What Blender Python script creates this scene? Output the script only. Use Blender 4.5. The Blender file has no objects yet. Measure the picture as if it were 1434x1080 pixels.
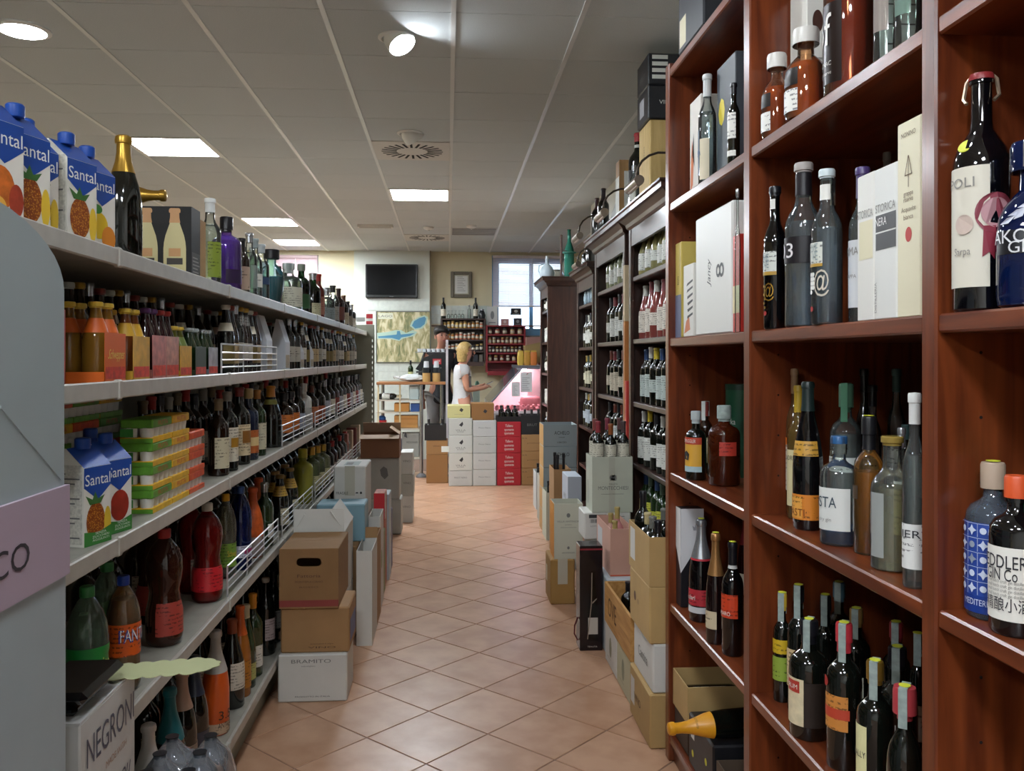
import bpy, bmesh, math, random
from mathutils import Vector, Matrix
random.seed(7)
SC = bpy.context.scene
COL = SC.collection
PI = math.pi
R = math.radians

# ------------------------------------------------------------------ camera
F = 1212.0; TH = R(4.0); CZ = 1.5; PX = 627 + F*math.tan(TH); PY = 502.0
cam = bpy.data.cameras.new('camera'); camo = bpy.data.objects.new('camera', cam); COL.objects.link(camo)
camo.location = (0, 0, CZ); camo.rotation_euler = (R(90), 0, -TH)
cam.sensor_width = 36; cam.lens = 36*F/1434; cam.shift_x = (717-PX)/1434; cam.shift_y = (PY-540)/1434
cam.clip_start = .02
SC.camera = camo
# ------------------------------------------------------------------ world, exposure
w = bpy.data.worlds.new('world'); SC.world = w; w.use_nodes = True
bg = w.node_tree.nodes['Background']; bg.inputs[0].default_value = (.72, .86, 1, 1); bg.inputs[1].default_value = 2.2
SC.view_settings.view_transform = 'Standard'; SC.view_settings.look = 'None'
SC.view_settings.exposure = 2.1; SC.view_settings.gamma = 1; SC.view_settings.use_curve_mapping = False
SC.cycles.transparent_max_bounces = 20; SC.cycles.max_bounces = 8
LED = 22.0           # radiance of the ceiling panels
SPOT = 70.0          # radiance of the round downlights
# lamps of the same ceiling behind and above the camera: its panel columns and its spotlights before the bookcase go on there
OFFPANEL = [(-.274, -1.1, 'ceiling_panel_aisle'), (-2.07, -.6, 'ceiling_panel_left')]
OFFSPOT = [(-.2, 3.1, 0, -30, 'spotlight_far'), (.0, 1.6, 10, -30, 'spotlight_middle'), (-.2, .2, 20, -30, 'spotlight_near')]

# ------------------------------------------------------------------ pixel -> place
FW = Vector((math.sin(TH), math.cos(TH), 0)); RT = Vector((math.cos(TH), -math.sin(TH), 0))
C0 = Vector((0, 0, CZ))
def ray(x, y): return FW + RT*((x-PX)/F) + Vector((0, 0, (PY-y)/F))
def at_z(x, y, z): d = ray(x, y); return C0 + d*((z-CZ)/d.z)
def at_y(x, y, Y): d = ray(x, y); return C0 + d*(Y/d.y)
def at_x(x, y, X): d = ray(x, y); return C0 + d*(X/d.x)
def yx(x, X): return at_x(x, 500, X).y          # depth of pixel column x on the plane X
def ppm(p): return F/(FW.dot(Vector(p)-C0))     # pixels per metre at a point

# ------------------------------------------------------------------ materials
def lin(c):
    if isinstance(c, str):
        c = [int(c[i:i+2], 16)/255 for i in (1, 3, 5)]
    return tuple((v/12.92 if v <= .04045 else ((v+.055)/1.055)**2.4) for v in c[:3]) + (1,)
MATS = {}
def M(col, rough=.55, metal=0, spec=.5, coat=0, emit=0, bump=0, noise=0, nscale=30, trans=0, sheen=0):
    key = (col, rough, metal, spec, coat, emit, bump, noise, nscale, trans)
    if key in MATS: return MATS[key]
    m = bpy.data.materials.new('mat_%d' % len(MATS)); m.use_nodes = True
    nt = m.node_tree; b = nt.nodes['Principled BSDF']; c = lin(col)
    b.inputs['Base Color'].default_value = c; b.inputs['Roughness'].default_value = rough
    b.inputs['Metallic'].default_value = metal; b.inputs['Specular IOR Level'].default_value = spec
    b.inputs['Coat Weight'].default_value = coat; b.inputs['Coat Roughness'].default_value = .05
    b.inputs['Transmission Weight'].default_value = trans
    if emit: b.inputs['Emission Color'].default_value = c; b.inputs['Emission Strength'].default_value = emit
    if noise or bump:
        tc = nt.nodes.new('ShaderNodeTexCoord'); n = nt.nodes.new('ShaderNodeTexNoise'); n.inputs['Scale'].default_value = nscale
        n.inputs['Detail'].default_value = 5
        nt.links.new(tc.outputs['Object'], n.inputs['Vector'])
        if noise:
            r = nt.nodes.new('ShaderNodeValToRGB'); e = r.color_ramp.elements
            e[0].position = .3; e[1].position = .7
            e[0].color = tuple(v*(1-noise) for v in c[:3]) + (1,); e[1].color = tuple(min(1, v*(1+noise*.6)) for v in c[:3]) + (1,)
            nt.links.new(n.outputs['Fac'], r.inputs['Fac']); nt.links.new(r.outputs['Color'], b.inputs['Base Color'])
        if bump:
            bp = nt.nodes.new('ShaderNodeBump'); bp.inputs['Strength'].default_value = bump; bp.inputs['Distance'].default_value = .002
            nt.links.new(n.outputs['Fac'], bp.inputs['Height']); nt.links.new(bp.outputs['Normal'], b.inputs['Normal'])
    MATS[key] = m
    return m
def G(col, body=0.0, refl=1.0):
    """thin clear glass or liquid: tinted pass-through, darker at grazing angles where the wall is longer, with a sharp reflection"""
    key = ('glass', col, body, refl)
    if key in MATS: return MATS[key]
    m = bpy.data.materials.new('glass_%d' % len(MATS)); m.use_nodes = True
    nt = m.node_tree; nt.nodes.clear(); N = nt.nodes.new; L = nt.links.new
    c = lin(col)
    out = N('ShaderNodeOutputMaterial'); mix = N('ShaderNodeMixShader'); tr = N('ShaderNodeBsdfTransparent'); gl = N('ShaderNodeBsdfGlossy')
    gl.inputs['Roughness'].default_value = .04; gl.inputs['Color'].default_value = (refl, refl, refl, 1)
    fr = N('ShaderNodeFresnel'); fr.inputs['IOR'].default_value = 1.5
    lw = N('ShaderNodeLayerWeight'); lw.inputs['Blend'].default_value = .35
    rm = N('ShaderNodeValToRGB'); e = rm.color_ramp.elements
    e[0].color = c; e[1].color = tuple(v*v*.55 for v in c[:3]) + (1,); e[0].position = .2
    L(lw.outputs['Facing'], rm.inputs['Fac']); L(rm.outputs['Color'], tr.inputs['Color'])
    src = tr
    if body:
        df = N('ShaderNodeBsdfDiffuse'); df.inputs['Color'].default_value = c
        m2 = N('ShaderNodeMixShader'); m2.inputs[0].default_value = body
        L(tr.outputs[0], m2.inputs[1]); L(df.outputs[0], m2.inputs[2]); src = m2
    L(fr.outputs[0], mix.inputs[0]); L(src.outputs[0], mix.inputs[1]); L(gl.outputs[0], mix.inputs[2]); L(mix.outputs[0], out.inputs[0])
    MATS[key] = m
    return m
def wood(col, col2, rough=.32, scale=6, axis='Z', coat=.25):
    key = ('wood', col, col2, rough, axis)
    if key in MATS: return MATS[key]
    m = bpy.data.materials.new('wood_%d' % len(MATS)); m.use_nodes = True
    nt = m.node_tree; b = nt.nodes['Principled BSDF']; N = nt.nodes.new; L = nt.links.new
    tc = N('ShaderNodeTexCoord'); mp = N('ShaderNodeMapping'); n = N('ShaderNodeTexNoise'); r = N('ShaderNodeValToRGB')
    s = {'Z': (scale*4, scale*4, scale*.35), 'Y': (scale*4, scale*.35, scale*4), 'X': (scale*.35, scale*4, scale*4)}[axis]
    mp.inputs['Scale'].default_value = s; n.inputs['Scale'].default_value = 1.6; n.inputs['Detail'].default_value = 8; n.inputs['Distortion'].default_value = .6
    L(tc.outputs['Object'], mp.inputs['Vector']); L(mp.outputs[0], n.inputs['Vector']); L(n.outputs['Fac'], r.inputs['Fac'])
    e = r.color_ramp.elements; e[0].position = .32; e[1].position = .7; e[0].color = lin(col); e[1].color = lin(col2)
    L(r.outputs['Color'], b.inputs['Base Color']); b.inputs['Roughness'].default_value = rough
    b.inputs['Coat Weight'].default_value = coat; b.inputs['Coat Roughness'].default_value = .2
    bp = N('ShaderNodeBump'); bp.inputs['Strength'].default_value = .08; L(n.outputs['Fac'], bp.inputs['Height']); L(bp.outputs['Normal'], b.inputs['Normal'])
    MATS[key] = m
    return m
def perobj(col, col2, rough, nscale=9, bump=.1, spec=.4):
    """mottled surface whose shade varies a little from piece to piece"""
    key = ('po', col, col2, rough)
    if key in MATS: return MATS[key]
    m = bpy.data.materials.new('pieces_%d' % len(MATS)); m.use_nodes = True
    nt = m.node_tree; b = nt.nodes['Principled BSDF']; N = nt.nodes.new; L = nt.links.new
    tc = N('ShaderNodeTexCoord'); n = N('ShaderNodeTexNoise'); n.inputs['Scale'].default_value = nscale; n.inputs['Detail'].default_value = 6
    oi = N('ShaderNodeObjectInfo'); ad = N('ShaderNodeVectorMath'); ad.operation = 'MULTIPLY_ADD'
    cm = N('ShaderNodeCombineXYZ'); L(oi.outputs['Random'], cm.inputs[0]); L(oi.outputs['Random'], cm.inputs[1])
    ad.inputs[1].default_value = (37, 53, 0); L(cm.outputs[0], ad.inputs[0]); L(tc.outputs['Object'], ad.inputs[2]); L(ad.outputs[0], n.inputs['Vector'])
    r = N('ShaderNodeValToRGB'); e = r.color_ramp.elements; e[0].position = .3; e[1].position = .72; e[0].color = lin(col); e[1].color = lin(col2)
    ma = N('ShaderNodeMath'); ma.operation = 'MULTIPLY_ADD'; ma.inputs[1].default_value = .22; L(oi.outputs['Random'], ma.inputs[0])
    m2 = N('ShaderNodeMath'); m2.operation = 'SUBTRACT'; m2.inputs[1].default_value = .11; L(n.outputs['Fac'], m2.inputs[0]); L(m2.outputs[0], ma.inputs[2])
    L(ma.outputs[0], r.inputs['Fac']); L(r.outputs['Color'], b.inputs['Base Color']); b.inputs['Roughness'].default_value = rough
    b.inputs['Specular IOR Level'].default_value = spec
    if bump:
        bp = N('ShaderNodeBump'); bp.inputs['Strength'].default_value = bump; bp.inputs['Distance'].default_value = .003
        L(n.outputs['Fac'], bp.inputs['Height']); L(bp.outputs['Normal'], b.inputs['Normal'])
    MATS[key] = m
    return m

def printed(m):
    """the same paper with small lines of print on it"""
    if not m.node_tree or 'Principled BSDF' not in m.node_tree.nodes: return m
    c = tuple(m.node_tree.nodes['Principled BSDF'].inputs['Base Color'].default_value)
    if sum(c[:3]) < .45: return m
    key = ('print', m.name)
    if key in MATS: return MATS[key]
    k = m.copy(); nt = k.node_tree; b = nt.nodes['Principled BSDF']; N = nt.nodes.new; L = nt.links.new
    tc = N('ShaderNodeTexCoord'); sp = N('ShaderNodeSeparateXYZ'); L(tc.outputs['Object'], sp.inputs[0])
    def math_(op, a, v=None):
        q = N('ShaderNodeMath'); q.operation = op; L(a, q.inputs[0])
        if v is not None: q.inputs[1].default_value = v
        return q.outputs[0]
    ln = math_('GREATER_THAN', math_('FRACT', math_('MULTIPLY', sp.outputs['Z'], 85.0)), .62)
    n1 = N('ShaderNodeTexNoise'); n1.inputs['Scale'].default_value = 190; L(tc.outputs['Object'], n1.inputs['Vector'])
    n2 = N('ShaderNodeTexNoise'); n2.inputs['Scale'].default_value = 26; L(tc.outputs['Object'], n2.inputs['Vector'])
    w1 = math_('GREATER_THAN', n1.outputs['Fac'], .47); w2 = math_('GREATER_THAN', n2.outputs['Fac'], .50)
    q = N('ShaderNodeMath'); q.operation = 'MULTIPLY'; L(ln, q.inputs[0]); L(w1, q.inputs[1])
    q2 = N('ShaderNodeMath'); q2.operation = 'MULTIPLY'; L(q.outputs[0], q2.inputs[0]); L(w2, q2.inputs[1])
    mx = N('ShaderNodeMix'); mx.data_type = 'RGBA'; L(math_('MULTIPLY', q2.outputs[0], .75), mx.inputs[0]); mx.inputs[6].default_value = c; mx.inputs[7].default_value = (c[0]*.12, c[1]*.11, c[2]*.12, 1)
    L(mx.outputs[2], b.inputs['Base Color']); MATS[key] = k
    return k
# ------------------------------------------------------------------ mesh helpers
class MB:
    def __init__(s): s.v = []; s.f = []
    def box(s, x0, x1, y0, y1, z0, z1):
        o = len(s.v)
        s.v += [(x0, y0, z0), (x1, y0, z0), (x1, y1, z0), (x0, y1, z0), (x0, y0, z1), (x1, y0, z1), (x1, y1, z1), (x0, y1, z1)]
        s.f += [tuple(o+i for i in q) for q in ((3, 2, 1, 0), (4, 5, 6, 7), (0, 1, 5, 4), (1, 2, 6, 5), (2, 3, 7, 6), (3, 0, 4, 7))]
        return s
    def bbox(s, x0, x1, y0, y1, z0, z1, b=.004):
        """box with chamfered edges"""
        o = len(s.v); xs = (x0, x1); ys = (y0, y1); zs = (z0, z1)
        def idx(i, j, k, a): return o + ((i*2+j)*2+k)*3 + a
        for i in (0, 1):
            for j in (0, 1):
                for k in (0, 1):
                    sx, sy, sz = (b, -b)[i], (b, -b)[j], (b, -b)[k]
                    s.v += [(xs[i], ys[j]+sy, zs[k]+sz), (xs[i]+sx, ys[j], zs[k]+sz), (xs[i]+sx, ys[j]+sy, zs[k])]
        I = idx
        s.f += [(I(0,0,0,0), I(0,0,1,0), I(0,1,1,0), I(0,1,0,0)), (I(1,0,0,0), I(1,1,0,0), I(1,1,1,0), I(1,0,1,0)),
                (I(0,0,0,1), I(1,0,0,1), I(1,0,1,1), I(0,0,1,1)), (I(0,1,0,1), I(0,1,1,1), I(1,1,1,1), I(1,1,0,1)),
                (I(0,0,0,2), I(0,1,0,2), I(1,1,0,2), I(1,0,0,2)), (I(0,0,1,2), I(1,0,1,2), I(1,1,1,2), I(0,1,1,2))]
        for k in (0, 1):
            for j in (0, 1):
                q = (I(0,j,k,1), I(0,j,k,2), I(1,j,k,2), I(1,j,k,1)); s.f.append(q if (j ^ k) == 0 else q[::-1])
            for i in (0, 1):
                q = (I(i,0,k,2), I(i,0,k,0), I(i,1,k,0), I(i,1,k,2)); s.f.append(q if (i ^ k) == 0 else q[::-1])
        for i in (0, 1):
            for j in (0, 1):
                q = (I(i,j,0,0), I(i,j,0,1), I(i,j,1,1), I(i,j,1,0)); s.f.append(q if (i ^ j) == 0 else q[::-1])
                for k in (0, 1):
                    t = (I(i,j,k,0), I(i,j,k,1), I(i,j,k,2)); s.f.append(t if (i ^ j ^ k) else t[::-1])
        return s
    def poly_prism(s, pts, fr, t):
        """closed outline pts (u,v) in frame fr=(origin,u,v), thickness t along u x v"""
        O, U, V = [Vector(a) for a in fr]; N = U.cross(V).normalized(); o = len(s.v); n = len(pts)
        for k in (0, 1):
            for a, b in pts: s.v.append(tuple(O+U*a+V*b+N*(t*k)))
        s.f.append(tuple(o+n+i for i in range(n))); s.f.append(tuple(o+n-1-i for i in range(n)))
        for i in range(n): s.f.append((o+i, o+(i+1) % n, o+n+(i+1) % n, o+n+i))
        return s
    def lathe(s, prof, seg=20, sq=2.0, sx=1, sy=1, c=(0, 0, 0)):
        o = len(s.v); rings = []
        for r, z in prof:
            if r <= 1e-6:
                rings.append([len(s.v)]); s.v.append((c[0], c[1], c[2]+z)); continue
            ring = []
            for i in range(seg):
                a = 2*PI*(i+.5)/seg; ca, sa = math.cos(a), math.sin(a)
                k = 1.0 if sq == 2 else (abs(ca)**sq+abs(sa)**sq)**(-1/sq)
                ring.append(len(s.v)); s.v.append((c[0]+r*k*ca*sx, c[1]+r*k*sa*sy, c[2]+z))
            rings.append(ring)
        for A, B in zip(rings, rings[1:]):
            if len(A) == 1 and len(B) == 1: continue
            for i in range(seg):
                j = (i+1) % seg
                if len(A) == 1: s.f.append((A[0], B[j], B[i]))
                elif len(B) == 1: s.f.append((A[i], A[j], B[0]))
                else: s.f.append((A[i], A[j], B[j], B[i]))
        return s
    def tube(s, pts, r, seg=8, cap=True):
        pts = [Vector(p) for p in pts]; o = len(s.v); n = len(pts); rings = []
        rs = r if isinstance(r, (list, tuple)) else [r]*n
        up = None
        for i, p in enumerate(pts):
            t = (pts[min(i+1, n-1)]-pts[max(i-1, 0)]).normalized()
            if up is None: up = Vector((0, 0, 1)) if abs(t.z) < .9 else Vector((1, 0, 0))
            a = t.cross(up)
            if a.length < 1e-5: a = t.orthogonal()
            a.normalize(); b = a.cross(t).normalized(); up = b
            rings.append(list(range(len(s.v), len(s.v)+seg)))
            for k in range(seg):
                q = 2*PI*k/seg; s.v.append(tuple(p+(a*math.cos(q)+b*math.sin(q))*rs[i]))
        for A, B in zip(rings, rings[1:]):
            for k in range(seg): s.f.append((A[k], B[k], B[(k+1) % seg], A[(k+1) % seg]))
        if cap: s.f.append(tuple(rings[0])); s.f.append(tuple(rings[-1][::-1]))
        return s
    def ellip(s, c, rx, ry, rz, seg=14, rings=8, fn=None):
        prof = [(max(0, math.sin(PI*i/rings)), -math.cos(PI*i/rings)) for i in range(rings+1)]
        prof[0] = (0, -1); prof[-1] = (0, 1); n0 = len(s.v)
        s.lathe(prof, seg)
        for i in range(n0, len(s.v)):
            x, y, z = s.v[i]; p = (c[0]+x*rx, c[1]+y*ry, c[2]+z*rz); s.v[i] = fn(p) if fn else p
        return s
    def me(s, mat, smooth=0, name='mesh'):
        m = bpy.data.meshes.new(name); m.from_pydata(s.v, [], s.f); m.update()
        if smooth:
            m.polygons.foreach_set('use_smooth', [True]*len(m.polygons)); m.set_sharp_from_angle(angle=R(smooth))
        if mat: m.materials.append(mat)
        return m
    def build(s, name, mat, parent=None, smooth=0): return link(name, s.me(mat, smooth, name), parent)
def link(name, me, parent=None, loc=None, rot=None):
    o = bpy.data.objects.new(name, me); COL.objects.link(o)
    if parent: o.parent = parent
    if loc is not None: o.location = loc
    if rot is not None: o.rotation_euler = rot
    return o
def thing(name, label, cat, loc=(0, 0, 0), rz=0, group=None):
    o = link(name, None, None, loc, (0, 0, rz)); o.empty_display_size = .02
    o['label'] = label; o['category'] = cat
    if group: o['group'] = group
    return o
def tag(o, label, cat, group=None):
    o['label'] = label; o['category'] = cat
    if group: o['group'] = group
    return o
def struct(o): o['kind'] = 'structure'; return o
def copy_tree(o, parent=None):
    c = o.copy(); COL.objects.link(c); c.parent = parent
    for ch in o.children: copy_tree(ch, c)
    return c
TXT = {}
def text_data(s):
    """outline of a piece of writing as (verts2d, faces), unit cap height, starting at x=0"""
    if s in TXT: return TXT[s]
    cu = bpy.data.curves.new('t', 'FONT'); cu.body = s; cu.resolution_u = 3; cu.size = 1
    ob = bpy.data.objects.new('t', cu); COL.objects.link(ob)
    me = ob.to_mesh(); vs = [(v.co.x, v.co.y) for v in me.vertices]; fs = [tuple(p.vertices) for p in me.polygons]
    ob.to_mesh_clear(); bpy.data.objects.remove(ob); bpy.data.curves.remove(cu)
    if not vs: vs = [(0, 0), (1, 0), (0, 1)]; fs = [(0, 1, 2)]
    x0 = min(a for a, b in vs); x1 = max(a for a, b in vs)
    TXT[s] = ([(a-x0, b/.7) for a, b in vs], fs, x1-x0)
    return TXT[s]
def letters(parent, s, fr, cx, cy, h, mat, w=None, off=.0009, shear=0, name='lettering', vert=False):
    """flat writing centred at (cx,cy) in frame fr"""
    vs, fs, W = text_data(s); O, U, V = [Vector(a) for a in fr]
    if vert: U, V = V, -U; cx, cy = cy, -cx
    N = U.cross(V).normalized()
    k = (w/W) if w else h*.7
    m = MB(); m.v = [tuple(O+U*(cx+(a-W/2)*k+shear*b*h)+V*(cy+(b-.5)*h)+N*off) for a, b in vs]; m.f = fs
    return m.build(name, mat, parent)
def decal(parent, name, pts, fr, mat, off=.0005):
    O, U, V = [Vector(a) for a in fr]; N = U.cross(V).normalized()
    m = MB(); m.v = [tuple(O+U*a+V*b+N*off) for a, b in pts]; m.f = [tuple(range(len(pts)))]
    return m.build(name, mat, parent)
def rect(x0, x1, y0, y1): return [(x0, y0), (x1, y0), (x1, y1), (x0, y1)]
def disc(cx, cy, rx, ry=None, n=20, a0=0, a1=360):
    ry = ry or rx
    return [(cx+rx*math.cos(R(a0+(a1-a0)*i/n)), cy+ry*math.sin(R(a0+(a1-a0)*i/n))) for i in range(n + (0 if a1-a0 == 360 else 1))]

# ------------------------------------------------------------------ bottles
PR = {
 'bord': [(0,0),(.9,0),(1,.012),(1,.6),(.97,.64),(.86,.68),(.62,.725),(.43,.76),(.37,.80),(.36,.955),(.42,.957),(.42,.985),(.36,1),(0,1)],
 'burg': [(0,0),(.92,0),(1,.015),(1,.42),(.96,.5),(.84,.59),(.64,.69),(.47,.775),(.38,.85),(.35,.955),(.41,.957),(.41,.985),(.35,1),(0,1)],
 'champ': [(0,0),(.9,0),(1,.02),(1,.42),(.95,.51),(.82,.61),(.6,.71),(.43,.79),(.36,.86),(.35,.93),(.43,.935),(.45,.96),(.41,.99),(.3,1),(0,1)],
 'gin': [(0,0),(.92,0),(1,.02),(1,.62),(.96,.675),(.8,.72),(.5,.75),(.36,.775),(.33,.83),(.42,.832),(.42,.985),(.38,1),(0,1)],
 'slim': [(0,0),(.9,0),(1,.012),(1,.6),(.95,.645),(.78,.69),(.55,.73),(.44,.77),(.42,.85),(.42,.95),(.5,.952),(.5,.99),(.44,1),(0,1)],
 'beer': [(0,0),(.9,0),(1,.02),(1,.52),(.93,.6),(.72,.7),(.52,.79),(.42,.88),(.40,.94),(.5,.945),(.5,.985),(.44,1),(0,1)],
 'round': [(0,0),(.8,0),(.95,.02),(1,.07),(1,.45),(.95,.54),(.82,.61),(.58,.67),(.4,.71),(.38,.82),(.62,.823),(.62,.97),(.56,1),(0,1)],
 'flare': [(0,0),(.6,0),(.72,.03),(.85,.2),(.97,.4),(1,.5),(.97,.58),(.8,.66),(.5,.72),(.38,.76),(.36,.83),(.6,.832),(.6,.985),(.54,1),(0,1)],
 'pet': [(0,0),(.75,0),(.95,.03),(1,.07),(1,.16),(.95,.18),(.97,.36),(.95,.46),(1,.5),(1,.6),(.94,.7),(.74,.8),(.46,.88),(.3,.915),(.33,.92),(.33,.99),(.28,1),(0,1)],
 'petw': [(0,0),(.75,0),(.95,.03),(1,.08),(.98,.3),(.84,.4),(.8,.47),(.92,.56),(1,.66),(.95,.75),(.72,.84),(.42,.9),(.3,.92),(.33,.925),(.33,.99),(.28,1),(0,1)],
 'jar': [(0,0),(.9,0),(1,.03),(1,.7),(.94,.76),(.88,.78),(.96,.785),(.96,.99),(.92,1),(0,1)],
 'shoulder': [(0,0),(.93,0),(1,.015),(1,.56),(.985,.62),(.9,.675),(.66,.715),(.42,.745),(.37,.79),(.36,.87),(.44,.872),(.44,.985),(.4,1),(0,1)],
}
def prof_of(kind, h, r): return [(a*r, b*h) for a, b in PR[kind]]
def r_at(kind, zf):
    P = PR[kind]
    for (a, z0), (b, z1) in zip(P, P[1:]):
        if z0 <= zf <= z1 and z1 > z0: return a+(b-a)*(zf-z0)/(z1-z0)
    return P[-2][0]
MC = {}
def mcache(key, fn):
    if key not in MC: MC[key] = fn()
    return MC[key]
def band_mesh(kind, h, r, z0, z1, eps, seg, sq, sx, sy, a0=None, a1=None):
    """sleeve that follows the bottle's profile from z0 to z1 (fractions), all round or over an arc (degrees, 0 = front)"""
    zs = sorted({z0, z1} | {z for a, z in PR[kind] if z0 < z < z1})
    m = MB(); n = seg if a0 is None else max(4, int(seg*(a1-a0)/360)+2)
    for z in zs:
        rr = r_at(kind, min(max(z, .0131), .9999) if z < 1 else .9999)*r+eps
        for i in range(n if a0 is None else n+1):
            a = R((a0 + (a1-a0)*i/n) - 90) if a0 is not None else 2*PI*(i+.5)/n
            ca, sa = math.cos(a), math.sin(a); k = 1.0 if sq == 2 else (abs(ca)**sq+abs(sa)**sq)**(-1/sq)
            m.v.append((rr*k*ca*sx, rr*k*sa*sy, z*h))
    c = n if a0 is None else n+1
    for q in range(len(zs)-1):
        for i in range(n):
            j = (i+1) % c; m.f.append((q*c+i, q*c+j, (q+1)*c+j, (q+1)*c+i))
    if z1 >= .999:
        m.v.append((0, 0, h+eps)); t = len(m.v)-1; q = len(zs)-1
        for i in range(n): m.f.append((q*c+i, q*c+(i+1) % c, t))
    return m
def wrap_pts(vs, r, z, k, cx0, h, deg, W, sq=2.0, sx=1, sy=1):
    out = []
    for a, b in vs:
        an = R(deg-90) + (a-W/2)*k/r; ca, sa = math.cos(an), math.sin(an)
        q = 1.0 if sq == 2 else (abs(ca)**sq+abs(sa)**sq)**(-1/sq)
        out.append((r*q*ca*sx, r*q*sa*sy, z+(b-.5)*h))
    return out
def bottle(loc, rz, kind, h, r, glass, label, group=None, cap=None, stop=None, labs=(), txt=(), liq=None, name='wine_bottle', cat='bottle',
           seg=16, sq=2.0, sx=1, sy=1, tilt=None, sub=None, dots=()):
    """cap=(mat,z0) foil or screw cap from z0 up; labs=[(mat,z0,z1,a0,a1)]; txt=[(str,z,h,mat,deg,width)]; liq=(mat,top)"""
    t = thing(name, label, cat, loc, rz, group)
    if tilt: t.rotation_euler = tilt
    K = (kind, round(h, 4), round(r, 4), seg, sq, sx, sy)
    link('glass_body', mcache(K+('b', glass), lambda: MB().lathe(prof_of(kind, h, r), seg, sq, sx, sy).me(glass, 40)), t)
    if liq:
        def lm():
            zt = liq[1]; P = [(0, .012)]+[(max(a-.06, .02), max(z, .014)) for a, z in PR[kind] if 0 < z < zt and a > 0] + [(max(r_at(kind, zt)-.06, .02), zt), (0, zt)]
            return MB().lathe([(a*r, z*h) for a, z in P], seg, sq, sx, sy).me(liq[0], 40)
        link('liquid', mcache(K+('l', liq), lm), t)
    if cap: link('capsule', mcache(K+('c', cap), lambda: band_mesh(kind, h, r, cap[1], 1, .0012, seg, 2.0 if sq != 2 and cap[1] > .7 else sq, 1 if sq != 2 else sx, 1 if sq != 2 else sy).me(cap[0], 40)), t)
    if stop: link('stopper', mcache(K+('s', stop), lambda: band_mesh(kind, h, r, stop[1], stop[2], .0018, seg, 2.0, 1, 1).me(stop[0], 40)), t)
    for i, (m, z0, z1, a0, a1) in enumerate(labs):
        if (z1-z0)*h > .035 and not (txt and (z1-z0) > .3) and not m.name.startswith('scaly'): m = printed(m)
        lo = link('paper_label', mcache(K+('L', m, z0, z1, a0, a1), lambda: band_mesh(kind, h, r, z0, z1, .0007+.0004*i, 28, sq, sx, sy, a0, a1).me(m, 40)), t)
    for s, z, th, m, deg, wd in txt:
        vs, fs, W = text_data(s); rr = r_at(kind, z)*r+.0022
        k = (wd/W) if wd else th*.7
        q = MB(); q.v = wrap_pts(vs, rr, z*h, k, 0, th, deg, W, sq, sx, sy); q.f = fs
        link('lettering', q.me(m), t)
    for pts, z, m, deg, nm in dots:
        rr = r_at(kind, z)*r+.0026; q = MB(); q.v = []
        for a, b in pts:
            an = R(deg-90)+a/rr; ca, sa = math.cos(an), math.sin(an); kk = 1.0 if sq == 2 else (abs(ca)**sq+abs(sa)**sq)**(-1/sq)
            q.v.append((rr*kk*ca*sx, rr*kk*sa*sy, z*h+b))
        q.f = [tuple(range(len(pts)))]; link(nm, q.me(m), t)
    return t

# ------------------------------------------------------------------ cartons
def carton(X0, X1, Y0, Y1, Z0, Z1, mat, label, group=None, rz=0, open_=False, flaps=(), inner=None, name='carton', cat='box', tape=None, edge=None, lid=False):
    cx, cy = (X0+X1)/2, (Y0+Y1)/2; a, b, h = (X1-X0)/2, (Y1-Y0)/2, Z1-Z0
    t = thing(name, label, cat, (cx, cy, Z0), rz, group); t['dim'] = (a, b, h)
    w_ = .004
    if open_:
        m = MB().box(-a, a, -b, b, 0, w_).box(-a, -a+w_, -b, b, w_, h).box(a-w_, a, -b, b, w_, h).box(-a+w_, a-w_, -b, -b+w_, w_, h).box(-a+w_, a-w_, b-w_, b, w_, h)
        m.build('body', mat, t)
    else:
        MB().bbox(-a, a, -b, b, 0, h, .006 if min(a, b, h) > .06 else .003).build('body', mat, t)
        if lid:   # two closing flaps with the seam between them
            MB().box(-a+.002, a-.002, -b+.002, -.001, h, h+.002).build('flap', mat, t)
            MB().box(-a+.002, a-.002, .001, b-.002, h, h+.002).build('flap', mat, t)
    for fl in flaps:            # (side, angle from upright outwards, length)
        sd, ang, ln = fl; s_, c_ = math.sin(R(ang))*ln, math.cos(R(ang))*ln
        if sd == 'N': P = [(-a, -b, h), (a, -b, h), (a, -b-s_, h+c_), (-a, -b-s_, h+c_)]
        elif sd == 'F': P = [(-a, b, h), (a, b, h), (a, b+s_, h+c_), (-a, b+s_, h+c_)]
        elif sd == 'L': P = [(-a, -b, h), (-a, b, h), (-a-s_, b, h+c_), (-a-s_, -b, h+c_)]
        else: P = [(a, -b, h), (a, b, h), (a+s_, b, h+c_), (a+s_, -b, h+c_)]
        nrm = (Vector(P[1])-Vector(P[0])).cross(Vector(P[3])-Vector(P[0])).normalized()*.0035
        m = MB(); m.v = P+[tuple(Vector(p)+nrm) for p in P]; m.f = [(3, 2, 1, 0), (4, 5, 6, 7), (0, 1, 5, 4), (1, 2, 6, 5), (2, 3, 7, 6), (3, 0, 4, 7)]
        m.build('flap', inner or mat, t)
    if tape:                    # strip of tape over the near face and top
        MB().box(-.03, .03, -b-.0008, -b, h*.45 if tape == 'half' else 0, h+.0026).build('tape', M('#b9b5a4', .3), t)
    return t
def fN(t): a, b, h = t['dim']; return ((-a, -b, 0), (1, 0, 0), (0, 0, 1))       # near face: u to the right
def fR(t): a, b, h = t['dim']; return ((a, -b, 0), (0, 1, 0), (0, 0, 1))        # +X face
def fL(t): a, b, h = t['dim']; return ((-a, b, 0), (0, -1, 0), (0, 0, 1))       # -X face
def fT(t): a, b, h = t['dim']; return ((-a, -b, h), (1, 0, 0), (0, 1, 0))
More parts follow.
